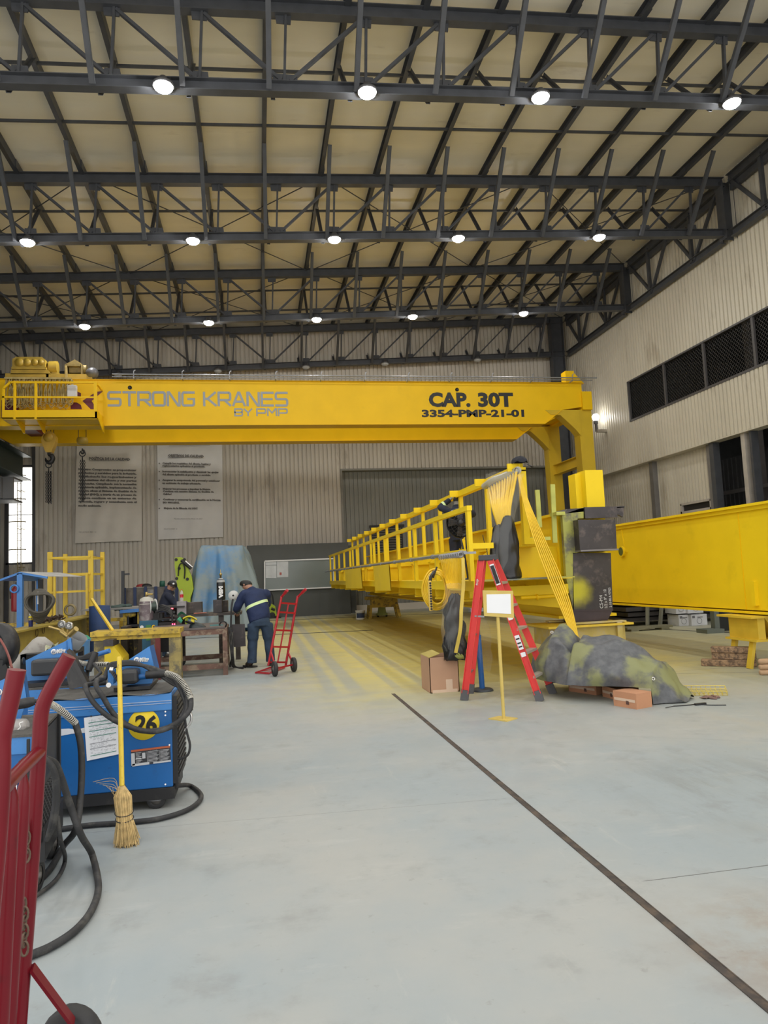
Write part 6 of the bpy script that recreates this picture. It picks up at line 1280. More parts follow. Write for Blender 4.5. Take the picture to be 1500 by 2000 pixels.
# blue and yellow shelf trolleys, cabinets behind
t = thing('grey_cabinets', 'row of scuffed grey lockers with blue uprights along the back wall', 'lockers', (-5.0, 27.0, 0)); yc_ = 27.0
a = ony(243, 1149, yc_); b_ = ony(345, 1149, yc_); n = 5
CABG = mat('locker_grey', (.13, .12, .11), .6, .1, .35, 2, dirt=(.32, .30, .27), dscale=3, dthr=.56)
m = MB(); m.bb((a.x, yc_, .1), (b_.x, yc_+.6, a.z)); m.build('case', CABG, t)
for k in range(n+1): x = a.x+(b_.x-a.x)*k/n; MB().bb((x-.05, yc_-.04, 0), (x+.05, yc_+.02, a.z+.02)).build('upright', mat('upright_blue', (.03, .05, .13), .6), t)
for k in range(n):
    x0 = a.x+(b_.x-a.x)*k/n+.08; x1 = a.x+(b_.x-a.x)*(k+1)/n-.08; d_ = MB().bb((x0, yc_-.02, .2), (x1, yc_, a.z-.08)).build('door', mat('locker_door_%s' % ('light' if k in (2, 4) else 'dark'), (.30, .29, .28) if k in (2, 4) else (.14, .12, .10), .5, .2, .4, 5), t); MB().bb((x1-.07, yc_-.05, .8), (x1-.04, yc_-.02, .95)).build('handle', GALV, d_)
for px, mt, lab, r in ((276, mat('red_item', (.3, .03, .03), .6), 'small red bundle on top of the grey lockers', .12), (285, BLK, 'dark coil on top of the grey lockers', .14)):
    c_ = ony(px, 1147, yc_+.2); o = MB().grid(lambda u, v: c_+Vector((cos(2*pi*u)*r*(1.6)*sin(v*pi/2), sin(2*pi*u)*r*sin(v*pi/2), .02+r*.8*cos(v*pi/2)+.01*sin(u*30))), 16, 6).build('bundle', mt, base=tuple(c_)); tag(o, lab, 'bundle')
c_ = ony(317, 1146, yc_+.2); o = MB().lathe([(0, 0), (.1, 0), (.1, .16), (.09, .18), (.09, .22), (0, .22)], c_, n=14).build('green_tin', mat('tin_green', (.03, .13, .09), .5), base=tuple(c_)); tag(o, 'small dark green tin on top of the grey lockers', 'tin')
o = MB().bar(ony(240, 1180, 26.6), ony(240, 1115, 26.6), .1).bar(ony(240, 1122, 26.6), ony(253, 1121, 26.6), .06).bb((ony(240, 1180, 26.6).x-.1, 26.5, 0), (ony(240, 1180, 26.6).x+.1, 26.7, .8)).build('hook_post', STEEL, base=(ony(240, 1180, 26.6).x, 26.6, 0)); tag(o, 'thin dark post with a short side arm left of the grey lockers', 'post')
# bench with blue edge and open shelf
t = thing('side_bench', 'bench with blue edge strip and dark open shelf, left of the teal welder', 'bench', (-3.6, 16.5, 0)); y_ = 16.3
a = ony(205, 1192, y_); b_ = ony(276, 1192, y_); zz = a.z
m = MB(); m.bb((a.x-.5, y_, zz), (b_.x, y_+.9, zz+.04)); m.build('bench_top', mat('bench_grey', (.25, .24, .22), .5), t); m = MB(); m.bar(ony(234, 1195, y_-.01), (b_.x, y_-.01, zz-.03), .01, .07); m.build('blue_edge', BLUEL, t)
s0 = ony(248, 1194, y_); m = MB(); m.bb((s0.x, y_+.05, .3), (s0.x+.03, y_+.6, zz)); m.bb((b_.x-.05, y_+.05, .3), (b_.x-.02, y_+.6, zz)); m.bb((s0.x, y_+.58, .3), (b_.x-.02, y_+.6, zz)); m.bb((s0.x, y_+.05, .72), (b_.x-.02, y_+.6, .75)); m.bb((s0.x, y_+.05, .95-.2), (b_.x-.02, y_+.6, .77)); m.build('shelf', BLK, t)
for x in (a.x-.4, a.x+.35, b_.x-.1): MB().bb((x, y_+.1, 0), (x+.08, y_+.2, zz)).build('leg', YELW, t)
c_ = ony(255, 1200, y_+.1); o = MB().lathe([(0, -.12), (.05, -.10), (.07, 0), (.05, .1), (0, .12)], c_, (1, 0, 0), n=12).build('yellow_float', YELW, base=tuple(c_)); tag(o, 'small dull yellow tool body on the dark open shelf', 'tool')
m = MB(); random.seed(4)
for k in range(5): c_ = ony(228+k*5, 1186, y_+.2+.08*k); m.box(c_, (.22+.08*random.random(), .12, .04+.05*random.random()), Euler((random.random()*.4, .2-.4*random.random(), random.random()*3)))
tag(m.build('rag_heap', mat('dark_teal_rag', (.04, .07, .065), .8), base=tuple(ony(240, 1190, y_+.2))), 'heap of dark tools and rags on the blue edged bench', 'tools')
# tall gas cylinder beside it
c_ = ony(287, 1240, 14.6); c_.z = 0; t = thing('gas_cylinder', 'tall scuffed grey gas cylinder behind the white spool', 'gas cylinder', tuple(c_)); h_ = ony(285, 1166, 14.6).z
MB().lathe([(0, 0), (.14, 0), (.145, .02), (.145, h_-.12), (.12, h_-.04), (.05, h_), (0, h_)], c_, n=22).build('body', mat('cyl_scuffed', (.13, .10, .11), .5, .2, .4, 5, dirt=(.4, .38, .36), dscale=7, dthr=.52), t)
MB().lathe([(.147, h_-.14), (.122, h_-.035), (.05, h_+.005)], c_, n=22).build('shoulder', mat('cyl_cream', (.5, .48, .42), .5), t)
m = MB(); m.lathe([(0, h_), (.025, h_), (.025, h_+.09), (0, h_+.1)], c_, n=10); m.cyl(c_+Vector((0, 0, h_+.05)), c_+Vector((.12, 0, h_+.05)), .02); m.build('valve', _m['brass'], t)
# yellow trestle
zt = .90; y_ = 11.55
t = thing('yellow_trestle', 'worn yellow steel trestle with a broad top beam right of the blue bucket', 'trestle', tuple(ony(270, 1330, y_))); a = ony(181, 1238, y_); b_ = ony(354, 1228, y_)
m = MB(); m.bar((a.x, y_+.1, a.z), (b_.x, y_+.1, b_.z-.02), .55, .07); m.bar((a.x, y_-.1, a.z-.05), (b_.x, y_-.1, b_.z-.07), .04, .10); m.build('top_beam', YELW, t)
YG = mat('worn_yellow_grey', (.33, .26, .09), .6, 0, .3, 3, dirt=(.09, .085, .07), dscale=4, dthr=.48, damt=.85)
m = MB(); x = ony(343, 1250, y_).x; m.ibeam((x, y_, 0), (x, y_, b_.z-.1), .20, .18, .015, up=Vector((0, 1, 0))); m.build('leg', YG, t)
m = MB(); x = ony(197, 1250, y_).x; m.ibeam((x, y_, 0), (x, y_, a.z-.1), .20, .16, .015, up=Vector((0, 1, 0))); m.build('leg', YG, t)
# yellow machine part and dark shapes under it
a = ony(203, 1262, 11.2); m = MB(); m.prism([ony(*p, 11.2) for p in ((204, 1262), (222, 1262), (240, 1285), (240, 1296), (204, 1296))], (0, .5, 0)); m.bb((ony(204, 1296, 11.2).x, 11.2, 0), (ony(240, 1296, 11.2).x, 11.7, ony(204, 1296, 11.2).z))
o = m.build('yellow_housing', mat('housing_yellow', (.66, .48, .015), .45, 0, .08, 3), base=(a.x, 11.2, 0)); tag(o, 'bright yellow angled housing under the yellow trestle', 'machine housing')
MB().bb((ony(203, 1250, 11.2).x, 11.15, ony(203, 1262, 11.2).z), (ony(222, 1250, 11.2).x, 11.6, ony(203, 1250, 11.2).z)).build('clamp_block', MILL, o)
m = MB(); 
for x0, x1, y0, z1 in ((236, 250, 12.2, .95), (250, 262, 12.4, .85), (262, 271, 12.0, .9)): p_ = ony(x0, 1250, y0); q_ = ony(x1, 1250, y0); m.bb((p_.x, y0, 0), (q_.x-.01, y0+.4, z1)); 
o = m.build('dark_die_stack', mat('greasy_steel', (.03, .025, .02), .5, .2, .3, 5, dirt=(.4, .3, .03), dscale=8, dthr=.62), base=(ony(250, 1250, 12.2).x, 12.2, 0)); tag(o, 'greasy black steel blocks flecked with yellow, behind the trestle', 'steel blocks')

# ------------------------------------------------------------------ far left: steel beam, cage, canopy stand
t = thing('steel_beam', 'dull yellow I beam lying on blocks along the left side, spray can on top', 'steel beam', (-3.75, 8, 0))
YB2 = mat('beam_dull_yellow', (.42, .31, .05), .5, 0, .12, 2, dirt=(.25, .18, .06), dscale=3, dthr=.56)
MB().ibeam((-3.78, 8.0, .73), (-3.78, 17.6, .73), .54, .34, .03).build('beam', YB2, t)
for y in (9, 12.5, 16): MB().bb((-4.0, y-.1, 0), (-3.6, y+.1, .46)).build('support_block', YELW, t)
m = MB()
for px, py in ((72, 1236), (85, 1230), (173, 1210)):
    p_ = onx(px, py, -3.745); m.ring(p_+Vector((-.0, 0, .0)), (1, 0, 0), .07, .006, 12, 4)
m.build('chalk_scrawl', mat('marker_brown', (.14, .09, .03), .7), t)
t = thing('spray_can', 'small blue and yellow spray can standing on the dull yellow beam', 'spray can', tuple(onx(60, 1221, -3.78))); c_ = onx(60, 1222, -3.78); c_.z = 1.0
MB().lathe([(0, 0), (.033, 0), (.034, .004), (.034, .15)], c_, n=18).build('can_body', mat('can_blue', (.012, .02, .14), .35), t); MB().lathe([(.035, .11), (.035, .16), (.026, .18)], c_, n=18).build('yellow_band', mat('can_yellow', (.75, .60, .03), .4), t); MB().lathe([(.014, .175), (.015, .195), (.022, .20), (.02, .225), (0, .226)], c_, n=12).build('cap', WHITE, t)
text('WD-40', .022, c_+Vector((-.03, -.037, .125)), (1, 0, 0), (0, 0, 1), mat('can_print', (.02, .02, .2), .5), t, 'can_lettering', bold=.001, width=.06)
# yellow cage frame
y_ = 19.5; t = thing('cage_frame', 'bright yellow tall open steel cage frame against the corrugated back wall', 'frame', (-4.7, 20.0, 0)); fr = []
for (px, pt, yy, w_) in ((97, 1078, 19.0, .11), (127, 1082, 20.3, .10), (177, 1075, 19.0, .11), (200, 1078, 20.3, .10)):
    x = ony(px, 1150, yy).x; z_ = ony(px, pt, yy).z; MB().bb((x-w_/2, yy, 0), (x+w_/2, yy+.08, z_)).build('post', YELC, t); fr.append((x, yy, z_))
def lv(py, yy, px=130): return ony(px, py, yy).z
for z_ in (lv(1089, 19.0), lv(1122, 19.0), lv(1156, 19.0)):
    MB().bar((fr[0][0], 19.0, z_), (fr[2][0], 19.0, z_), .05).build('rail', YELC, t); MB().bar((fr[1][0], 20.3, z_), (fr[3][0], 20.3, z_), .05).build('rail', YELC, t)
    MB().bar((fr[0][0], 19.0, z_), (fr[1][0], 20.3, z_), .04).build('rail', YELC, t); MB().bar((fr[2][0], 19.0, z_), (fr[3][0], 20.3, z_), .04).build('rail', YELC, t)
for px in (106, 169): x = ony(px, 1150, 18.9).x; MB().bb((x-.025, 18.9, .4), (x+.025, 18.95, lv(1122, 19.0))).build('rail', YELC, t)
o = MB().bar(ony(179, 1170, 13.5), ony(220, 1232, 11.6), .04).build('leaning_bar', YELC, base=tuple(ony(200, 1200, 14))); tag(o, 'thin bright yellow bar leaning down to the trestle top', 'bar')
# low yellow clutter around the cage
random.seed(21)
m = MB(); 
for k in range(10): x = -6.4+.38*k; m.bb((x, 18.0+.12*(k % 3), 0), (x+.10, 18.1+.12*(k % 3), .75+.2*random.random()))
m.bb((-6.6, 18.05, .78), (-3.2, 18.15, .86)); m.bb((-6.6, 18.05, .45), (-3.2, 18.15, .5)); m.build('low_rack', YELW)
tag(bpy.data.objects['low_rack'], 'low worn yellow rack standing at the foot of the tall cage', 'rack')
o = MB().ring(ony(137, 1183, 18.1)+Vector((0,0,-.10)), (.1, 1, 0), .12, .03, 18, 8).build('lifting_ring', mat('ring_tan', (.25, .2, .1), .5, .3), base=tuple(ony(137, 1183, 17.5))); tag(o, 'dull tan lifting ring on the low rack', 'ring')
m = MB(); m.lathe([(0, 0), (.20, 0), (.22, .05), (.21, 1.22), (0, 1.24)], Vector((ony(195, 1222, 15.8).x, 15.8, 0)), n=18); o = m.build('blue_sack', mat('sack_navy', (.015, .04, .12), .7, 0, .2, 6), base=tuple(ony(195, 1222, 15.8))); tag(o, 'tall dark blue sack standing at the end of the dull yellow beam', 'sack')
# blue canopy stand with fire extinguisher
y_ = 13.6; t = thing('canopy_stand', 'blue steel stand with a peaked roof at the left edge', 'canopy stand', tuple(ony(40, 1225, y_)))
x1 = ony(38, 1150, y_).x; x2 = ony(75, 1150, y_+2.0).x; zr = ony(38, 1120, y_).z
MB().bb((x1-.045, y_, 0), (x1+.045, y_+.09, zr)).build('post', BLUEL, t); MB().bb((x2-.045, y_+2.0, 0), (x2+.045, y_+2.09, zr-.1)).build('post', BLUEL, t)
m = MB(); m.prism([ony(0, 1131, y_), ony(38, 1117, y_), ony(38, 1121, y_), ony(0, 1135, y_)], (0, 2.0, 0)); m.build('roof_left', BLUEL, t)
m = MB(); m.prism([ony(38, 1117, y_), ony(92, 1126, y_), ony(92, 1130, y_), ony(38, 1121, y_)], (0, .05, 0)); m.build('roof_edge', BLUEL, t); m = MB(); m.prism([ony(40, 1116.5, y_), ony(92, 1125.5, y_), ony(92, 1126, y_), ony(40, 1117, y_)], (.15, 2.0, 0)); m.build('roof_sheet', mat('roof_grey', (.42, .42, .41), .5), t)
MB().bb((x1+.05, y_+1.2, .2), (ony(74, 1150, y_+1.2).x, y_+1.24, zr-.1)).build('back_panel', mat('back_charcoal', (.05, .05, .052), .6), t)
MB().ring((x1-.08, y_-.02, ony(30, 1150, y_).z), (0, 1, 0), .065, .015, 16, 6).build('hook_ring', BLUEL, t)
c_ = ony(32, 1195, y_+.9); t = thing('fire_extinguisher', 'dark red fire extinguisher hanging behind the blue canopy post', 'fire extinguisher', tuple(c_))
MB().lathe([(0, 0), (.085, .01), (.09, .04), (.09, .40), (.05, .47), (.02, .49), (0, .49)], c_, n=18).build('body', mat('extinguisher_red', (.22, .01, .015), .35), t); m = MB(); m.bar(c_+Vector((0, 0, .49)), c_+Vector((0, 0, .55)), .03); m.bar(c_+Vector((-.02, 0, .55)), c_+Vector((.1, 0, .57)), .02); m.tube(smooth_path([c_+Vector((0, 0, .52)), c_+Vector((-.1, 0, .48)), c_+Vector((-.11, 0, .25))], 5), .01, 6); m.build('valve', BLK, t)
# coiled hose hanging off the stand
t = thing('hose_coil', 'thick grey brown coil of hose hung from the blue stand above the beam', 'hose coil', tuple(ony(77, 1180, 12.6))); HO = mat('hose_brown_grey', (.075, .068, .055), .7, 0, .2, 9)
random.seed(8)
for i in range(12):
    c_ = ony(77+random.uniform(-2, 2), 1176+i*.5, 12.4+.04*i); R1 = .215-.008*i; R2 = .17+.012*i
    pts = [c_+Vector((R1*cos(a)*(1+.12*sin(a)), .02*sin(3*a+i), R2*sin(a)-(.05*(1-abs(cos(a))) if sin(a) > 0 else 0))) for a in [2*pi*k/26 for k in range(26)]]
    MB().tube(pts, .019, 6, closed=True).build('hose_turn', HO, t)
m = MB(); m.bar(ony(74, 1156, 12.55), ony(74, 1180, 12.55), .014); m.build('hook', WHITE, t)
# rusty chain heap on the beam
m = MB(); random.seed(31)
for k in range(46): c_ = Vector((-3.78+random.uniform(-.12, .12), 13.5+random.random()*1.2, 1.045+.05*random.random())); m.ring(c_, (random.random()-.5, random.random()-.5, random.random()-.5), .032, .010, 8, 4)
o = m.build('chain_heap', mat('rusty_chain', (.07, .045, .035), .7, .3), base=(-3.78, 14, 1.0)); tag(o, 'tangled rusty chain heaped on the dull yellow beam', 'chain', None, 'stuff')
# ------------------------------------------------------------------ foreground left: welding machines
MBL = mat('machine_black', (.016, .016, .018), .5, 0, .15, 6, dirt=(.05, .045, .04), dscale=6, dthr=.58); TOPD = mat('dusty_top_mat', (.085, .08, .072), .8, 0, .3, 12, bump=.4, bscale=90)
BLL = mat('machine_blue_light', (.055, .22, .55), .38, 0, .08, 4, dirt=(.04, .06, .1), dscale=9, dthr=.64)
def logo(org, xd, yd, h, parent, part='brand_mark'):
    """white disc with three slanted strokes and the maker word, as on the feeder side"""
    xd = Vector(xd).normalized(); yd = Vector(yd).normalized(); nd_ = xd.cross(yd); o = Vector(org)
    m = MB(); m.lathe([(0, .002), (h*.62, .002), (h*.62, 0)], o, nd_, n=24); d = m.build(part, WHITE, parent)
    m = MB()
    for k in (-1, 0, 1): c_ = o+xd*k*h*.26+nd_*.003; m.add([c_-xd*h*.16-yd*h*.32, c_-xd*h*.02-yd*h*.32, c_+xd*h*.18+yd*h*.32, c_+xd*h*.04+yd*h*.32], [(0, 1, 2, 3)])
    m.build('stroke', mat('logo_blue', (.01, .06, .2), .5), d)
    text('Miller', h*1.05, o+xd*h*.66-yd*h*.36, xd, yd, WHITE, parent, part, bold=.004, width=h*2.0, depth=.002)
def feeder(P0, yaw, L_, parent_label, cov=1.0):
    """wire feeder: tapering blue side shield, black drive housing, tray"""
    t = thing('wire_feeder', parent_label, 'wire feeder', tuple(P0)); t.rotation_euler = (0, 0, yaw); t['_b'] = (0, 0, 0)
    return t
# --- machine 26
YM = 5.45
a = ony(118, 1380, YM); b_ = ony(335, 1355, YM); lo_ = ony(335, 1537, YM); ba = ony(335, 1560, YM)
x0, x1, zt, z0, zb_ = b_.x-.97, b_.x, b_.z, lo_.z, ba.z
w1 = thing('welding_machine', 'blue welding machine numbered 26 on a yellow disc, broom leaning on it', 'welding machine', ((x0+x1)/2, YM+.3, 0))
MB().bb((x0, YM, z0), (x1, YM+.56, zt)).build('cabinet', BLUE, w1, bevel=.008)
MB().bb((x0-.005, YM-.012, zt-.115), (x1+.002, YM+.57, zt+.006)).build('top_cover', BLL, w1, bevel=.006)
m = MB(); m.bar((x0, YM-.014, zt-.045), (x1, YM-.014, zt-.045), .004, .004); m.bar((x0, YM-.014, zt-.062), (x1, YM-.014, zt-.062), .004, .003); m.build('cover_crease', mat('crease_white', (.45, .5, .6), .5), w1)
MB().bb((x0, YM-.002, zb_), (x1+.01, YM+.57, z0)).build('base_frame', MBL, w1)
MB().grid(lambda u, v: Vector((x0+.02+(x1-x0-.03)*u, YM-.02+.58*v, zt+.012+.006*sin(u*31)*sin(v*9)+(.01*sin(u*13) if v < .1 else 0))), 40, 8).build('rubber_mat', TOPD, w1)
m = MB(); m.bb((x1, YM+.01, z0+.02), (x1+.035, YM+.55, zt-.02)); 
for k in range(14): z_ = z0+.06+k*.04; m.bb((x1+.035, YM+.03, z_), (x1+.045, YM+.53, z_+.02))
m.build('front_panel', MBL, w1)
for x, y in ((x1-.12, YM+.03), (x1-.12, YM+.5), (x0+.1, YM+.03), (x0+.1, YM+.5)):
    wheel((x, y, .068), (0, 1, 0), .068, .035, w1, 'caster'); MB().prism([(x-.07, y-.03, zb_), (x+.05, y-.03, zb_), (x+.015, y-.03, .06), (x-.015, y-.03, .06)], (0, .006, 0)).build('caster_fork', GALV, w1)
c_ = ony(281, 1415, YM-.002); m = MB(); m.lathe([(0, .003), (.109, .003), (.109, 0)], c_, (0, -1, 0), n=40); dsc = m.build('number_disc', mat('disc_yellow', (.82, .60, .02), .5, 0, .05, 8, dirt=(.4, .28, .03), dscale=30, dthr=.7), w1)
a_ = ony(262, 1428, YM-.007); text('26', .155, a_, (1, 0, -.10), (0.10, 0, 1), BLK, dsc, 'number', bold=.006, width=.155, depth=.002)
# inspection sheet in a plastic sleeve
S4 = [ony(164, 1402, YM-.01), ony(231, 1392, YM-.01), ony(232, 1473, YM-.01), ony(170, 1486, YM-.01)]
t = thing('inspection_sheet', 'white inspection sheet with green lines fixed to the machine numbered 26', 'paper sheet', tuple(S4[3]))
MB().prism(S4, (0, -.002, 0)).build('sheet', PAPER, t)
def sheet_lines(S4, t, y, n=18, sd=1):
    rnd = random.Random(sd); GRL = mat('form_green', (.07, .25, .19), .6); GY = mat('form_grey', (.35, .36, .38), .6)
    def pt(u, v): p = S4[0].lerp(S4[1], u).lerp(S4[3].lerp(S4[2], u), v); return p+Vector((0, -.003, 0))
    for i, v in enumerate((.13, .21, .33, .46, .62, .74, .90)): MB().prism([pt(.12, v), pt(.93, v), pt(.93, v+.016), pt(.12, v+.016)], (0, -.0006, 0)).build('green_rule', GRL if i not in (4, 5) else GY, t)
    m = MB()
    for k in range(34):
        v = .06+.86*k/34; u = .14
        while u < .86:
            L2 = rnd.uniform(.02, .09)
            if rnd.random() < .62: m.prism([pt(u, v), pt(u+L2, v), pt(u+L2, v+.007), pt(u, v+.007)], (0, -.0004, 0))
            u += L2+rnd.uniform(.01, .05)
    o = m.build('form_text', GY, t); o['kind'] = 'stuff'
sheet_lines(S4, t, YM)
m = MB(); [m.cyl(ony(px, py, YM-.014), ony(px, py, YM-.02), .006, 8) for px, py in ((178, 1399), (198, 1396), (222, 1392))]; m.build('clip', STEELB, t)
# torn white residue and warning plate
MB().prism([ony(*p, YM-.002) for p in ((114, 1424), (135, 1423), (150, 1425), (166, 1421), (168, 1431), (140, 1433), (115, 1438))], (0, -.002, 0)).build('torn_label', mat('torn_white', (.62, .64, .68), .6), w1)
Wp = [ony(256, 1465, YM-.002), ony(332, 1456, YM-.002), ony(334, 1487, YM-.002), ony(257, 1497, YM-.002)]
wpn = MB().prism(Wp, (0, -.003, 0)).build('warning_plate', mat('plate_dark', (.035, .037, .045), .5, 0, .3, 30, dirt=(.5, .5, .52), dscale=45, dthr=.60, damt=.7), w1)
def wpt(u, v): return Wp[0].lerp(Wp[1], u).lerp(Wp[3].lerp(Wp[2], u), v)+Vector((0, -.004, 0))
MB().prism([wpt(0, .0), wpt(1, .0), wpt(1, .12), wpt(0, .12)], (0, -.001, 0)).build('orange_strip', mat('strip_orange', (.5, .12, .05), .5), wpn)
m = MB(); 
for q in ((.0, .2, .09, .95), (.28, .25, .36, .6), (.02, .85, .45, 1.0), (.55, .9, 1.0, 1.0), (.11, .55, .26, .62), (.4, .2, .405, .9), (.72, .2, .725, .9)): m.prism([wpt(q[0], q[1]), wpt(q[2], q[1]), wpt(q[2], q[3]), wpt(q[0], q[3])], (0, -.001, 0))
for k in range(9): 
    for u0, u1 in ((.12, .26), (.42, .70), (.74, .97)): v = .2+.08*k; m.prism([wpt(u0, v), wpt(u1-.05*((k*7) % 3)/2, v), wpt(u1-.05*((k*7) % 3)/2, v+.025), wpt(u0, v+.025)], (0, -.001, 0))
o = m.build('plate_print', mat('plate_white', (.55, .56, .58), .5), wpn); o['kind'] = 'stuff'
m = MB(); [m.cyl(ony(px, py, YM-.003), ony(px, py, YM-.009), .006, 10) for px, py in ((323, 1390), (323, 1397), (323, 1532), (331, 1455))]; m.build('screw', CHROME, w1)
# feeder on machine 26
yf = 5.75
t = thing('wire_feeder', 'blue wire feeder on the machine numbered 26, wrapped in black cables', 'wire feeder', tuple(ony(265, 1345, yf)))
MB().prism([ony(*p, yf) for p in ((232, 1301), (292, 1262), (303, 1312), (294, 1343), (252, 1343))], (0, .012, 0)).build('side_shield', BLL, t)
m = MB(); m.prism([ony(292, 1262, yf), ony(300, 1259, yf+.3), ony(311, 1305, yf+.3), ony(303, 1312, yf)], (0, .01, 0)); m.prism([ony(*p, yf+.3) for p in ((232, 1301), (292, 1262), (303, 1312), (294, 1343), (252, 1343))], (0, .012, 0)); m.build('spool_shield', BLUE, t)
logo(ony(267, 1289, yf-.004), (1, 0, 0), (0, 0, 1), .034, t)
MB().bb((ony(228, 1341, yf).x, yf-.12, zt+.02), (ony(298, 1341, yf).x, yf+.32, zt+.045)).build('tray', MBL, t)
a_ = ony(236, 1308, yf-.12); b2 = ony(271, 1334, yf-.12); MB().bb((a_.x, yf-.17, b2.z), (b2.x, yf-.01, a_.z)).build('drive_housing', mat('drive_black', (.03, .031, .034), .42), t, bevel=.025)
a_ = ony(211, 1309, yf-.15); b2 = ony(222, 1336, yf-.15); MB().bb((a_.x, yf-.16, b2.z), (b2.x, yf-.05, a_.z)).build('gas_block', BLL, t)
m = MB(); m.tube([ony(214, 1308, yf-.18), ony(221, 1309, yf-.18)], .02, 10); m.cyl(ony(212, 1338, yf-.18), ony(212, 1338, yf-.22), .018, 10); m.build('fitting', CHROME, t)
m = MB()
for k in range(6): m.cyl(ony(219+k*2.5, 1314+k*3.5, yf-.2), ony(222+k*2.5, 1314+k*3.5, yf-.18), .012, 8)
m.build('knob', MBL, t)
m = MB(); m.tube([ony(272, 1322, yf-.1), ony(290, 1320, yf-.1)], .022, 10); m.build('gun_adapter', BLUE, t)
m = MB(); m.tube([ony(286, 1318, yf-.12), ony(300, 1317, yf-.13), ony(312, 1316, yf-.14), ony(324, 1315, yf-.15)], [.030, .032, .034, .028], 14); m.build('gun_connector', MBL, t)
# torch cable with spring strain relief looping over the right end
def spring(pth, r, parent, name='spring_sleeve', turns=26):
    m = MB(); n = len(pth); pts = []
    for i in range(turns*8+1):
        f = i/(turns*8)*(n-1); k = min(int(f), n-2); p = Vector(pth[k]).lerp(Vector(pth[k+1]), f-k); d_ = (Vector(pth[k+1])-Vector(pth[k])).normalized(); d_, s_, u_ = frame_of(d_, Vector((0, 1, 0))); a = 2*pi*i/8; pts.append(p+(s_*cos(a)+u_*sin(a))*r)
    m.tube(pts, .004, 5); return m.build(name, mat('spring_steel', (.50, .48, .43), .35, .6), parent)
tc_ = thing('torch_cable', 'black torch cable with a bright spring sleeve looped over the machine numbered 26', 'welding cable', tuple(ony(370, 1345, 5.5)))
sp1 = smooth_path([ony(324, 1315, yf-.15), ony(345, 1323, 5.5), ony(362, 1342, 5.45), ony(373, 1365, 5.4)], 8)
MB().tube(sp1, .014, 8).build('cable_end', RUB, tc_); spring(sp1, .021, tc_)
yl = 5.33
lp = smooth_path([ony(373, 1365, 5.4), ony(372, 1383, 5.36), ony(358, 1402, yl), ony(330, 1420, yl), ony(295, 1428, yl), ony(262, 1423, yl), ony(225, 1398, yl), ony(200, 1360, yl), ony(188, 1340, 5.36), ony(190, 1328, 5.5), ony(200, 1328, 5.6)], 8)
MB().tube(lp, .0185, 9).build('cable', RUB, tc_)
lp = smooth_path([ony(345, 1320, 5.6), ony(360, 1345, 5.5), ony(366, 1380, 5.4), ony(350, 1410, 5.35), ony(310, 1428, yl-.03), ony(270, 1425, yl-.03), ony(220, 1405, yl-.03), ony(185, 1375, yl), ony(168, 1345, 5.38), ony(172, 1337, 5.5), ony(205, 1333, 5.6)], 8)
MB().tube(lp, .018, 9).build('cable', RUB, tc_)
for k in range(4):
    lp = smooth_path([ony(206-k, 1325+k*2, 5.62), ony(212, 1310-k*3, 5.65), ony(230, 1300-k*2, 5.66), ony(262, 1298-k*1.5, 5.66), ony(300, 1305+k*2, 5.62), ony(335, 1322+k*4, 5.58), ony(352+k*3, 1348, 5.5), ony(362+k*2, 1378, 5.45), ony(352, 1402+k, 5.40)], 7)
    MB().tube(lp, .014, 7).build('cable', RUB, tc_)
MB().tube(smooth_path([ony(360, 1345, 5.46), ony(368, 1370, 5.44), ony(372, 1388, 5.44)], 5), .020, 8).build('torch_handle', MBL, tc_)
MB().tube(smooth_path([ony(370, 1390, 5.42), ony(374, 1400, 5.42), ony(372, 1412, 5.42), ony(364, 1422, 5.42), ony(360, 1427, 5.42)], 5), [.009]*12+[.008]*6+[.004]*3, 8).build('swan_neck', CHROME, tc_)
MB().tube(smooth_path([ony(360, 1398, 5.42), ony(365, 1430, 5.42), ony(371, 1455, 5.42), ony(367, 1474, 5.42), ony(355, 1481, 5.44), ony(340, 1482, 5.5)], 7), .009, 7).build('thin_lead', RUB, tc_)
# lead leaving the front of the machine along the floor
fl = thing('floor_cable', 'heavy black cable lying on the floor in a loop right of the machine numbered 26', 'welding cable', tuple(onz(390, 1570)))
MB().tube(smooth_path([ony(338, 1500, 5.6), ony(343, 1525, 5.55), ony(341, 1536, 5.5), ony(350, 1534, 5.6), onz(372, 1540)+Vector((0, 0, .02)), onz(392, 1556)+Vector((0, 0, .02)), onz(388, 1572)+Vector((0, 0, .02)), onz(360, 1590)+Vector((0, 0, .02)), onz(310, 1605)+Vector((0, 0, .02)), onz(250, 1612)+Vector((0, 0, .02)), onz(170, 1618)+Vector((0, 0, .02)), onz(90, 1630)+Vector((0, 0, .02))], 8), .017, 9).build('cable', RUB, fl)
for k in range(3): MB().tube(smooth_path([ony(338, 1495+k*5, 5.55), ony(344+k, 1512+k*4, 5.5), ony(343, 1530+k*3, 5.5), ony(337, 1538+k*2, 5.55)], 5), .014, 7).build('cable', RUB, fl)

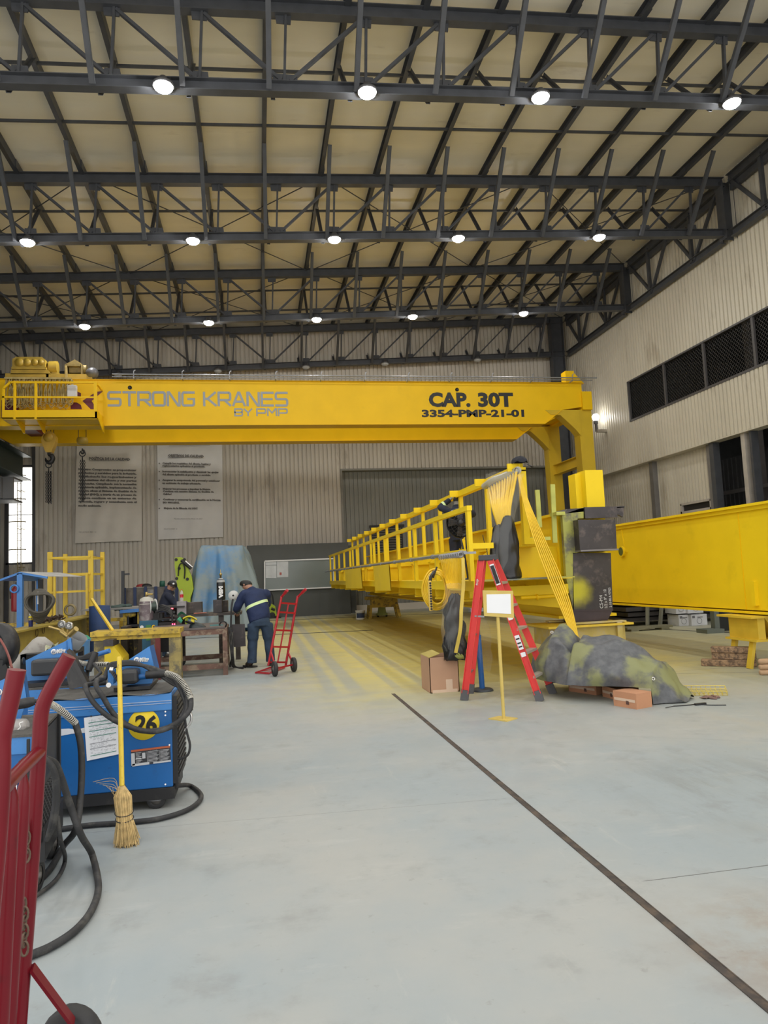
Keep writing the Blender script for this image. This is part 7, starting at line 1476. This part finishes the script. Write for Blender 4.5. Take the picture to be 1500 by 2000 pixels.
# --- broom
bz = onz(248, 1652); t = thing('broom', 'straw broom with a yellow painted handle leaning on the blue machine', 'broom', tuple(bz))
top = ony(233, 1283, 5.20); nk = ony(238, 1535, 4.93); MB().tube([top, nk], [.0155, .0165], 12).build('handle', mat('handle_yellow', (.72, .52, .05), .5, 0, .06, 4, dirt=(.28, .18, .05), dscale=26, dthr=.60, damt=.8, stretch=(3, 3, .6)), t)
STR = mat('straw', (.55, .40, .18), .8, 0, .25, 30); random.seed(12)
m = MB(); ax_ = (bz+Vector((0, 0, .0))-nk); 
for k in range(420):
    a = random.random()*2*pi; r = sqrt(random.random()); d1 = Vector((cos(a), sin(a)*.7, 0))*r
    p0_ = nk+d1*.018; p1_ = nk+ax_*.18+d1*.055; p2_ = nk+ax_*.55+d1*.048; p3_ = nk+ax_*(.90+.12*random.random())+d1*(.066+.020*random.random()); m.tube([p0_, p1_, p2_, p3_], [.0025, .003, .003, .0018], 4, cap=False)
o = m.build('straw', STR, t); o['kind'] = 'stuff'
m = MB()
for k in range(7): a = random.uniform(2.3, 3.9); m.tube(smooth_path([nk+Vector((-.02, -.02, -.03)), nk+Vector((cos(a)*.05, -.03, -.06+.02*k)), nk+Vector((-.05-.02*k, -.03, .0+.008*k))], 4), .0015, 4)
m.build('stray_straw', STR, t)
m = MB()
for f, r in ((.02, .021), (.04, .024), (.06, .026), (.45, .056), (.55, .054), (.66, .052)): c_ = nk+ax_*f; m.tube([c_+Vector((cos(a)*r, sin(a)*r*.75, .015*sin(a*1.0))) for a in [2*pi*k/20 for k in range(20)]], .0028, 5, closed=True)
m.build('binding_wire', STEELB, t)

# --- second machine, nearer, cut by the left edge
cF = Vector((ony(76, 1500, 4.15).x, 4.15, 0)); cB = Vector((ony(113, 1500, 4.75).x, 4.75, 0)); zt2 = ony(78, 1432, 4.15).z; z02 = .17
w2 = thing('welding_machine', 'blue welding machine at the left edge with a crushed bottle on its dusty top', 'welding machine', (cF.x-.5, 4.4, 0))
dirs = (cB-cF).normalized(); dl = Vector((-dirs.y, dirs.x, 0)); dl = Vector((-1, .06, 0)).normalized()
def wpz(s_, f, z): return cF+dl*s_+(cB-cF)*f+Vector((0, 0, z))
MB().prism([wpz(.03, .0, z02), wpz(.03, 1, z02), wpz(1.0, 1, z02), wpz(1.0, 0, z02)], (0, 0, zt2-z02-.02)).build('cabinet', BLUE, w2)
MB().prism([wpz(.025, -.015, zt2-.10), wpz(.025, 1.01, zt2-.10), wpz(1.0, 1.01, zt2-.10), wpz(1.0, -.015, zt2-.10)], (0, 0, .09)).build('top_cover', BLL, w2)
MB().prism([wpz(.0, -.03, zt2-.012), wpz(-.0, 1.02, zt2-.012), wpz(1.0, 1.02, zt2-.012), wpz(1.0, -.03, zt2-.012)], (0, 0, .014)).build('rubber_mat', TOPD, w2)
m = MB(); m.prism([wpz(.0, .02, zt2-.28), wpz(.0, 1, zt2-.28), wpz(.03, 1, zt2-.28), wpz(.03, 0.02, zt2-.28)], (0, 0, .26)); m.prism([wpz(-.03, .0, z02), wpz(-.03, 1, z02), wpz(.03, 1, z02), wpz(.03, 0, z02)], (0, 0, .16)); m.bar(wpz(.0, .0, z02+.1), wpz(.0, .0, zt2), .03); m.bar(wpz(.0, 1, z02+.1), wpz(.0, 1, zt2), .03); m.build('end_frame', MBL, w2)
m = MB(); 
for i in range(16):
    for j in range(9): 
        z_ = z02+.17+i*.022
        if z_ > zt2-.3: continue
        f = .06+.1*j+(.05 if i % 2 else 0); p_ = wpz(-.006, f, z_); m.box(p_, (.012, .030, .011), Matrix.Rotation(atan2(dirs.y, dirs.x)-pi/2, 3, 'Z'))
m.prism([wpz(.002, .02, z02+.15), wpz(.002, .98, z02+.15), wpz(.004, .98, z02+.15), wpz(.004, .02, z02+.15)], (0, 0, .36)); m.build('vent_grille', mat('grille_grey', (.055, .055, .056), .6), w2)
for f in (.1, .9): wheel(wpz(.03, f, .085), dl, .085, .05, w2, 'wheel')
wheel(wpz(.85, .1, .085), dl, .085, .05, w2, 'wheel')
m = MB(); c_ = wpz(.25, -.02, zt2-.19); m.lathe([(0, .003), (.10, .003), (.10, 0)], c_+Vector((0, -.0, 0)), (0, -1, 0), n=32); m.build('number_disc', _m['disc_yellow'], w2)
SS = [wpz(.32, -.02, zt2-.20), wpz(.10, -.02, zt2-.20), wpz(.12, -.02, zt2-.52), wpz(.32, -.02, zt2-.54)]; SS = [p+Vector((0, -.012, 0)) for p in SS]
t = thing('inspection_sheet', 'white inspection sheet on the left edge machine, seen between the red tubes', 'paper sheet', tuple(SS[3])); MB().prism(SS, (0, -.002, 0)).build('sheet', PAPER, t); sheet_lines(SS, t, 4, sd=3)
MB().bb((cF.x-.05, cF.y-.04, zt2-.55), (cF.x-.035, cF.y-.03, zt2-.02)).build('strap', MBL, w2)
t = pet(ony(52, 1422, 4.32)+Vector((.0, .0, .005)), (-1, .15, .03), .27, .047, 'crushed clear bottle with a red label lying on the dusty machine top')
MB().tube(smooth_path([ony(35, 1425, 4.265), ony(40, 1420, 4.262), ony(38, 1413, 4.262), ony(45, 1410, 4.265)], 5), .003, 5).build('label_swash', WHITE, t)
# things on the second machine: feeder shield, connector, spring sleeve
yf2 = 4.5
t = thing('wire_feeder', 'blue wire feeder at the left edge behind the red tube, spring sleeved cable', 'wire feeder', tuple(ony(30, 1410, yf2)))
MB().prism([ony(*p, yf2) for p in ((-40, 1370), (0, 1330), (37, 1312), (45, 1320), (52, 1365), (40, 1405), (-40, 1410))], (0, .012, 0)).build('side_shield', BLL, t)
MB().prism([ony(45, 1315, yf2), ony(50, 1313, yf2+.25), ony(58, 1368, yf2+.25), ony(53, 1366, yf2)], (0, .01, 0)).build('spool_shield', BLUE, t); logo(ony(-2, 1352, yf2-.004), (1, 0, .1), (0, 0, 1), .030, t)
MB().tube([ony(20, 1377, yf2-.15), ony(35, 1376, yf2-.15), ony(55, 1372, yf2-.15), ony(68, 1369, yf2-.14)], [.03, .028, .029, .022], 14).build('gun_connector', MBL, t)
sp2 = smooth_path([ony(92, 1372, 4.35), ony(108, 1380, 4.4), ony(128, 1395, 4.45), ony(147, 1412, 4.5)], 8)
MB().tube([ony(68, 1369, yf2-.14)]+sp2, .012, 8).build('cable_end', RUB, t); spring(sp2, .018, t, turns=22)
c2 = thing('torch_cable', 'black cable dropping from a spring sleeve to the floor by the red hand truck', 'welding cable', tuple(onz(150, 1700)))
MB().tube(smooth_path([ony(147, 1412, 4.5), ony(157, 1450, 4.5), ony(160, 1500, 4.5), ony(157, 1560, 4.45), ony(148, 1620, 4.35), onz(125, 1668)+Vector((0, 0, .05)), onz(95, 1708)+Vector((0, 0, .02)), onz(60, 1740)+Vector((0, 0, .02)), onz(10, 1775)+Vector((0, 0, .02))], 8), .019, 9).build('cable', RUB, c2)
c3 = thing('torch_cable', 'heavy black cable curving over the floor from the machine to the left edge', 'welding cable', tuple(onz(190, 1740)))
MB().tube(smooth_path([ony(88, 1482, 4.0), ony(108, 1492, 4.05), ony(120, 1520, 4.1), ony(138, 1575, 4.15), ony(158, 1630, 4.18), onz(180, 1690)+Vector((0, 0, .06)), onz(192, 1735)+Vector((0, 0, .02)), onz(182, 1780)+Vector((0, 0, .02)), onz(150, 1823)+Vector((0, 0, .02)), onz(105, 1855)+Vector((0, 0, .02)), onz(60, 1875)+Vector((0, 0, .02)), onz(-20, 1905)+Vector((0, 0, .02))], 8), .0185, 9).build('cable', RUB, c3)
for k in range(2): MB().tube(smooth_path([ony(40, 1490+k*4, 4.0), ony(60, 1478+k*3, 3.98), ony(90, 1484, 3.98), ony(108-k*3, 1510, 4.0), ony(112-k*4, 1560, 4.03), ony(105-k*5, 1610, 4.05), ony(92, 1640, 4.1)], 7), .014, 8).build('cable', RUB, c3)
MB().tube(smooth_path([ony(112, 1595, 4.1), ony(118, 1640, 4.15), onz(127, 1690)+Vector((0, 0, .03)), onz(110, 1725)+Vector((0, 0, .02)), onz(60, 1765)+Vector((0, 0, .02))], 7), .012, 7).build('cable', RUB, c3)
# --- third machine behind, with its feeder
Y3 = 6.25; a = ony(75, 1345, Y3); b_ = ony(212, 1338, Y3)
w3 = thing('welding_machine', 'blue welding machine behind number 26, only its top showing under a feeder', 'welding machine', ((a.x+b_.x)/2, Y3+.3, 0))
MB().bb((b_.x-1.0, Y3, .16), (b_.x, Y3+.56, b_.z-.01)).build('cabinet', BLUE, w3); MB().bb((b_.x-1.01, Y3-.012, b_.z-.11), (b_.x+.01, Y3+.57, b_.z)).build('top_cover', BLL, w3); MB().bb((b_.x-1.0, Y3-.01, b_.z), (b_.x, Y3+.56, b_.z+.02)).build('rubber_mat', TOPD, w3)
for dx in (.1, .9): wheel((b_.x-dx, Y3+.05, .08), (0, 1, 0), .08, .05, w3, 'caster')
yf3 = 6.45; t = thing('wire_feeder', 'blue wire feeder with black housing on the rear machine, left of centre', 'wire feeder', tuple(ony(100, 1335, yf3))); t['label'] = 'blue wire feeder with a square black housing, behind the bent red tube'
MB().prism([ony(*p, yf3) for p in ((50, 1290), (128, 1252), (138, 1245), (140, 1262), (142, 1330), (52, 1330))], (0, .012, 0)).build('side_shield', BLL, t)
MB().prism([ony(130, 1252, yf3-.01), ony(140, 1247, yf3+.3), ony(145, 1300, yf3+.3), ony(133, 1306, yf3-.01)], (0, .01, 0)).build('spool_shield', BLUE, t)
logo(ony(105, 1273, yf3-.004), (1, 0, .08), (0, 0, 1), .036, t)
a_ = ony(60, 1290, yf3-.15); b2 = ony(116, 1318, yf3-.15); MB().bb((a_.x, yf3-.16, b2.z), (b2.x, yf3-.01, a_.z)).build('drive_housing', _m['drive_black'], t, bevel=.02)
m = MB(); m.bb((a_.x-.05, yf3-.2, b2.z-.08), (b2.x+.15, yf3+.1, b2.z-.05)); m.cyl(ony(47, 1291, yf3-.1), ony(44, 1291, yf3-.1), .03, 10); m.build('tray', MBL, t)
# leaning black channel and dark panel
m = MB(); p0_ = ony(137, 1272, 6.1); p1_ = ony(172, 1338, 5.9); m.bar(p0_, p1_, .03, .07, up=Vector((0, 1, 0))); m.prism([ony(122, 1288, 6.12), ony(138, 1282, 6.12), ony(166, 1340, 5.95), ony(136, 1347, 6.0)], (0, .01, 0))
tag(m.build('control_box', MBL, base=tuple(p1_)), 'black angled control box leaning between the two wire feeders', 'control box')
# spring cable running behind between feeders and loose leads
t = thing('torch_cable', 'black cable with spring sleeve running between the two rear wire feeders', 'welding cable', tuple(ony(185, 1300, 6.2)))
sp3 = smooth_path([ony(153, 1294, 6.2), ony(165, 1296, 6.2), ony(178, 1298, 6.15), ony(192, 1298, 6.1), ony(212, 1298, 6.0)], 6); MB().tube(sp3, .012, 7).build('cable', RUB, t); spring(sp3, .019, t, turns=24)
for k in range(4): MB().tube(smooth_path([ony(140, 1283+k*2, 6.3), ony(160, 1284+k, 6.25), ony(180, 1276+k*3, 6.2), ony(188, 1280+k*4, 6.15), ony(172, 1305+k*2, 6.1), ony(170, 1325, 6.05)], 6), .014, 7).build('cable', RUB, t)
MB().tube([ony(186, 1274, 6.1), ony(172, 1310, 6.05)], .028, 10).build('torch_handle', MBL, t)
MB().tube([ony(184, 1296, 5.95), ony(197, 1314, 5.8), ony(175, 1332, 5.7)], .012, 8).build('cable', RUB, t)
o = MB().tube([ony(146, 1292, 6.6), ony(214, 1271, 6.5)], .021, 10).build('blue_pipe', BLUEL, base=tuple(ony(180, 1280, 6.5))); tag(o, 'light blue pipe sticking out between the feeders', 'pipe')
# gas cylinder lying tilted with its regulator gauges
ya = 7.2; p0_ = ony(22, 1330, ya); p1_ = ony(96, 1250, ya+.1)
t = thing('gas_cylinder', 'pale grey gas cylinder tilted behind the feeders with gauges at its head', 'gas cylinder', tuple(p0_))
MB().lathe([(0, 0), (.105, .01), (.115, .04), (.115, (p1_-p0_).length*.82), (.10, (p1_-p0_).length*.92), (.05, (p1_-p0_).length), (0, (p1_-p0_).length)], p0_, (p1_-p0_), n=24).build('body', mat('cyl_pale', (.38, .36, .33), .55, .1, .15, 6, dirt=(.2, .17, .15), dscale=9, dthr=.58), t)
rg_ = thing('gas_regulator', 'brass regulator with two round white gauges above the tilted cylinder', 'regulator', tuple(ony(128, 1235, 7.1)))
m = MB(); m.tube([ony(95, 1224, 7.1), ony(112, 1229, 7.1), ony(125, 1234, 7.1)], .011, 8); m.tube([ony(118, 1233, 7.1), ony(132, 1243, 7.1)], .022, 10); m.tube([ony(136, 1240, 7.1), ony(149, 1228, 7.05)], .026, 12); m.tube([ony(120, 1222, 7.1), ony(125, 1236, 7.1)], .010, 6); m.tube([ony(134, 1224, 7.1), ony(130, 1240, 7.1)], .010, 6); m.build('brass_body', _m['brass'], rg_)
for q in ((120, 1219), (134, 1222)):
    c_ = ony(*q, 7.0); MB().lathe([(.033, .03), (.035, 0), (.029, -.006)], c_, (.1, 1, -.1), n=24).build('gauge_rim', CHROME, rg_); g_ = MB().lathe([(0, 0), (.030, 0), (.030, .02)], c_, (.1, 1, -.1), n=24).build('gauge_face', mat('dial_face', (.5, .5, .48), .4), rg_)
    m = MB(); m.bar(c_+Vector((0, -.004, 0)), c_+Vector((.018, -.004, .014)), .004, .003); m.ring(c_+Vector((0, -.003, 0)), (.1, 1, -.1), .021, .0018, 18, 4); m.build('needle', BLK, g_)
m = MB(); m.lathe([(.07, 0), (.085, .12), (.087, .12), (.072, 0)], ony(142, 1262, 7.3), (.5, -.3, .8), n=22); m.lathe([(0, 0), (.07, 0)], ony(142, 1262, 7.3), (.5, -.3, .8), n=22); t = m.build('grey_cup', mat('cup_grey', (.20, .21, .22), .4), base=tuple(ony(142, 1262, 7.3))); tag(t, 'open grey cup lying behind the regulator', 'cup')
m = MB(); fx0 = ony(60, 1300, 7.3).x; fx1 = ony(150, 1300, 7.3).x
for x in (fx0, fx1-.05):
    for y in (7.0, 7.55): m.bb((x, y, 0), (x+.05, y+.05, ony(142, 1264, 7.3).z-.02))
m.bb((fx0, 7.0, ony(142, 1264, 7.3).z-.06), (fx1, 7.6, ony(142, 1264, 7.3).z-.02))
tag(m.build('bottle_trolley', MBL, base=(fx0, 7.3, 0)), 'low black trolley behind the rear machine under the tilted cylinder', 'trolley')
# tilted heap of printed bags beside it
m = MB(); m.grid(lambda u, v: ony(88+26*u, 1274-18*u*(1-.4*v)-10*v*(1-u), 6.9+.1*v)+Vector((0, .02*sin(u*9), .02*sin(u*13+v*7))), 12, 6); o = m.build('printed_bag', mat('bag_print', (.50, .48, .36), .5, 0, .3, 20, dirt=(.15, .22, .05), dscale=14, dthr=.5), base=tuple(ony(100, 1270, 6.9))); tag(o, 'crumpled printed plastic bag tucked behind the rear feeder', 'bag')
c_ = ony(160, 1282, 9.0); t = thing('blue_bucket', 'light blue plastic bucket with a rim left of the yellow trestle', 'bucket', tuple(c_)); hb = ony(160, 1250, 9.0).z-c_.z; rb_ = 14.5*9.0/1380
c0 = Vector((c_.x, 9.0, 0)); zz = c_.z+hb
MB().lathe([(0, .01), (rb_*.8, .0), (rb_*.95, zz-.02), (rb_*1.05, zz-.015), (rb_*1.05, zz+.01), (rb_*.93, zz+.01), (rb_*.78, .03)], c0, n=28).build('body', mat('bucket_blue', (.10, .25, .48), .45, 0, .08, 5), t)
m = MB(); m.grid(lambda u, v: c0+Vector((-.02+.12*u, -.06+.12*v, zz+.01+.05*sin(pi*u)*sin(pi*v))), 8, 8); m.build('green_cloth', mat('cloth_green', (.03, .22, .14), .8), t)
# black reel at the left edge with red hose
c_ = ony(-6, 1262, 6.8); t = thing('hose_reel', 'black hose reel at the left frame edge above the red handle', 'hose reel', tuple(c_))
MB().lathe([(.13, -.05), (.20, -.055), (.205, 0), (.20, .055), (.13, .05)], c_, (.5, 1, 0), n=32).build('rim', MBL, t); MB().lathe([(0, .06), (.13, .02), (.15, -.03)], c_, (.5, 1, 0), n=28).build('drum', mat('reel_drum', (.05, .05, .055), .5), t)
MB().tube(smooth_path([ony(0, 1248, 6.6), ony(10, 1265, 6.5), ony(18, 1285, 6.3), ony(23, 1305, 5.9)], 6), .010, 7).build('red_hose', mat('hose_red_brown', (.20, .05, .04), .5), t)
m = MB(); m.prism([ony(-20, 1285, 6.7), ony(8, 1290, 6.7), ony(25, 1330, 6.7), ony(-20, 1330, 6.7)], (0, .05, 0)); m.build('reel_stand', MBL, t)

# ------------------------------------------------------------------ dark red hand truck in the left foreground
ht = thing('hand_truck', 'dark red tubular hand truck cut off by the lower left corner', 'hand truck', (-.78, 1.95, 0))
yR = 2.0; yL = 1.62; rt = .0185
R_ = smooth_path([ony(135, 1281, yR), ony(112, 1322, yR), ony(88, 1368, yR), ony(80, 1400, yR), ony(76, 1470, yR), ony(62, 1680, yR), ony(45, 1900, yR), ony(30, 2090, yR)], 6)
MB().tube(R_, rt, 18).build('side_tube', RED, ht)
L_ = smooth_path([ony(33, 1308, yL), ony(22, 1360, yL), ony(8, 1420, yL), ony(3, 1450, yL), ony(2, 1520, yL), ony(-6, 1650, yL), ony(-30, 1900, yL), ony(-55, 2200, yL)], 6)
MB().tube(L_, rt, 18).build('side_tube', RED, ht)
MB().tube([ony(77, 1468, yR), ony(42, 1502, 1.85), ony(2, 1545, yL)], .0165, 14).build('crossbar', RED, ht)
for (pa, pb, yy) in (((25, 1530), (-2, 2080), 1.75), ((48, 1508), (12, 2080), 1.88)):
    a_ = ony(*pa, yy); b2 = ony(*pb, yy); m = MB(); m.tube([a_, a_.lerp(b2, .05), a_.lerp(b2, .12), b2], [.004, .013, .0165, .0165], 14); m.build('centre_tube', RED, ht)
MB().bar(ony(63, 1890, 2.0), ony(143, 1998, 2.05), .008, .030, up=Vector((0, 1, .0))).build('axle_brace', RED, ht)
wc = ony(142, 2032, 2.10); wheel((wc.x, wc.y, wc.z), (.45, 1, 0), .085, .05, ht, 'wheel'); wc2 = ony(40, 2080, 1.95); wheel((wc.x-.17, wc.y-.34, wc.z), (.45, 1, 0), .085, .05, ht, 'wheel')
MB().bar((wc.x+.03, wc.y+.01, wc.z), (wc.x-.18, wc.y-.36, wc.z), .02).build('axle', RED, ht)
zl = wc.z-.085                                   # lower frame down to the toe plate on the floor
m = MB(); pR = ony(30, 2090, yR); pL = ony(-55, 2200, yL); m.tube([pR, Vector((pR.x-.02, pR.y, .03))], rt, 14); m.tube([pL, Vector((pL.x-.0, pL.y, .03))], rt, 14); m.build('lower_tube', RED, ht)
m = MB(); m.prism([(pR.x-.02, pR.y+.05, .004), (pL.x, pL.y-.05, .004), (pL.x-.22, pL.y+.0, .004), (pR.x-.25, pR.y+.1, .004)], (0, 0, .008)); m.build('toe_plate', RED, ht)
t = thing('steel_chain', 'rusty steel chain hanging down the dark red hand truck', 'chain', tuple(ony(47, 1750, 1.97)))
for k in range(6): MB().tube([ony(47+.6*(k % 2), 1768+k*17, 1.96)+Vector((.008*cos(a)*(1 if k % 2 else .25), .008*cos(a)*(.25 if k % 2 else 1), .017*sin(a))) for a in [2*pi*j/14 for j in range(14)]], .0032, 6, closed=True).build('link', mat('chain_rust', (.16, .11, .08), .6, .5), t)
for k in range(4): MB().tube([ony(52, 1620+k*17, 1.97)+Vector((.006*cos(a)*(1 if k % 2 else .3), .006*cos(a), .017*sin(a))) for a in [2*pi*j/14 for j in range(14)]], .003, 6, closed=True).build('link', _m['chain_rust'], t)

# ------------------------------------------------------------------ remove helper bookkeeping
for o in list(scn.objects):
    if '_b' in o: del o['_b']
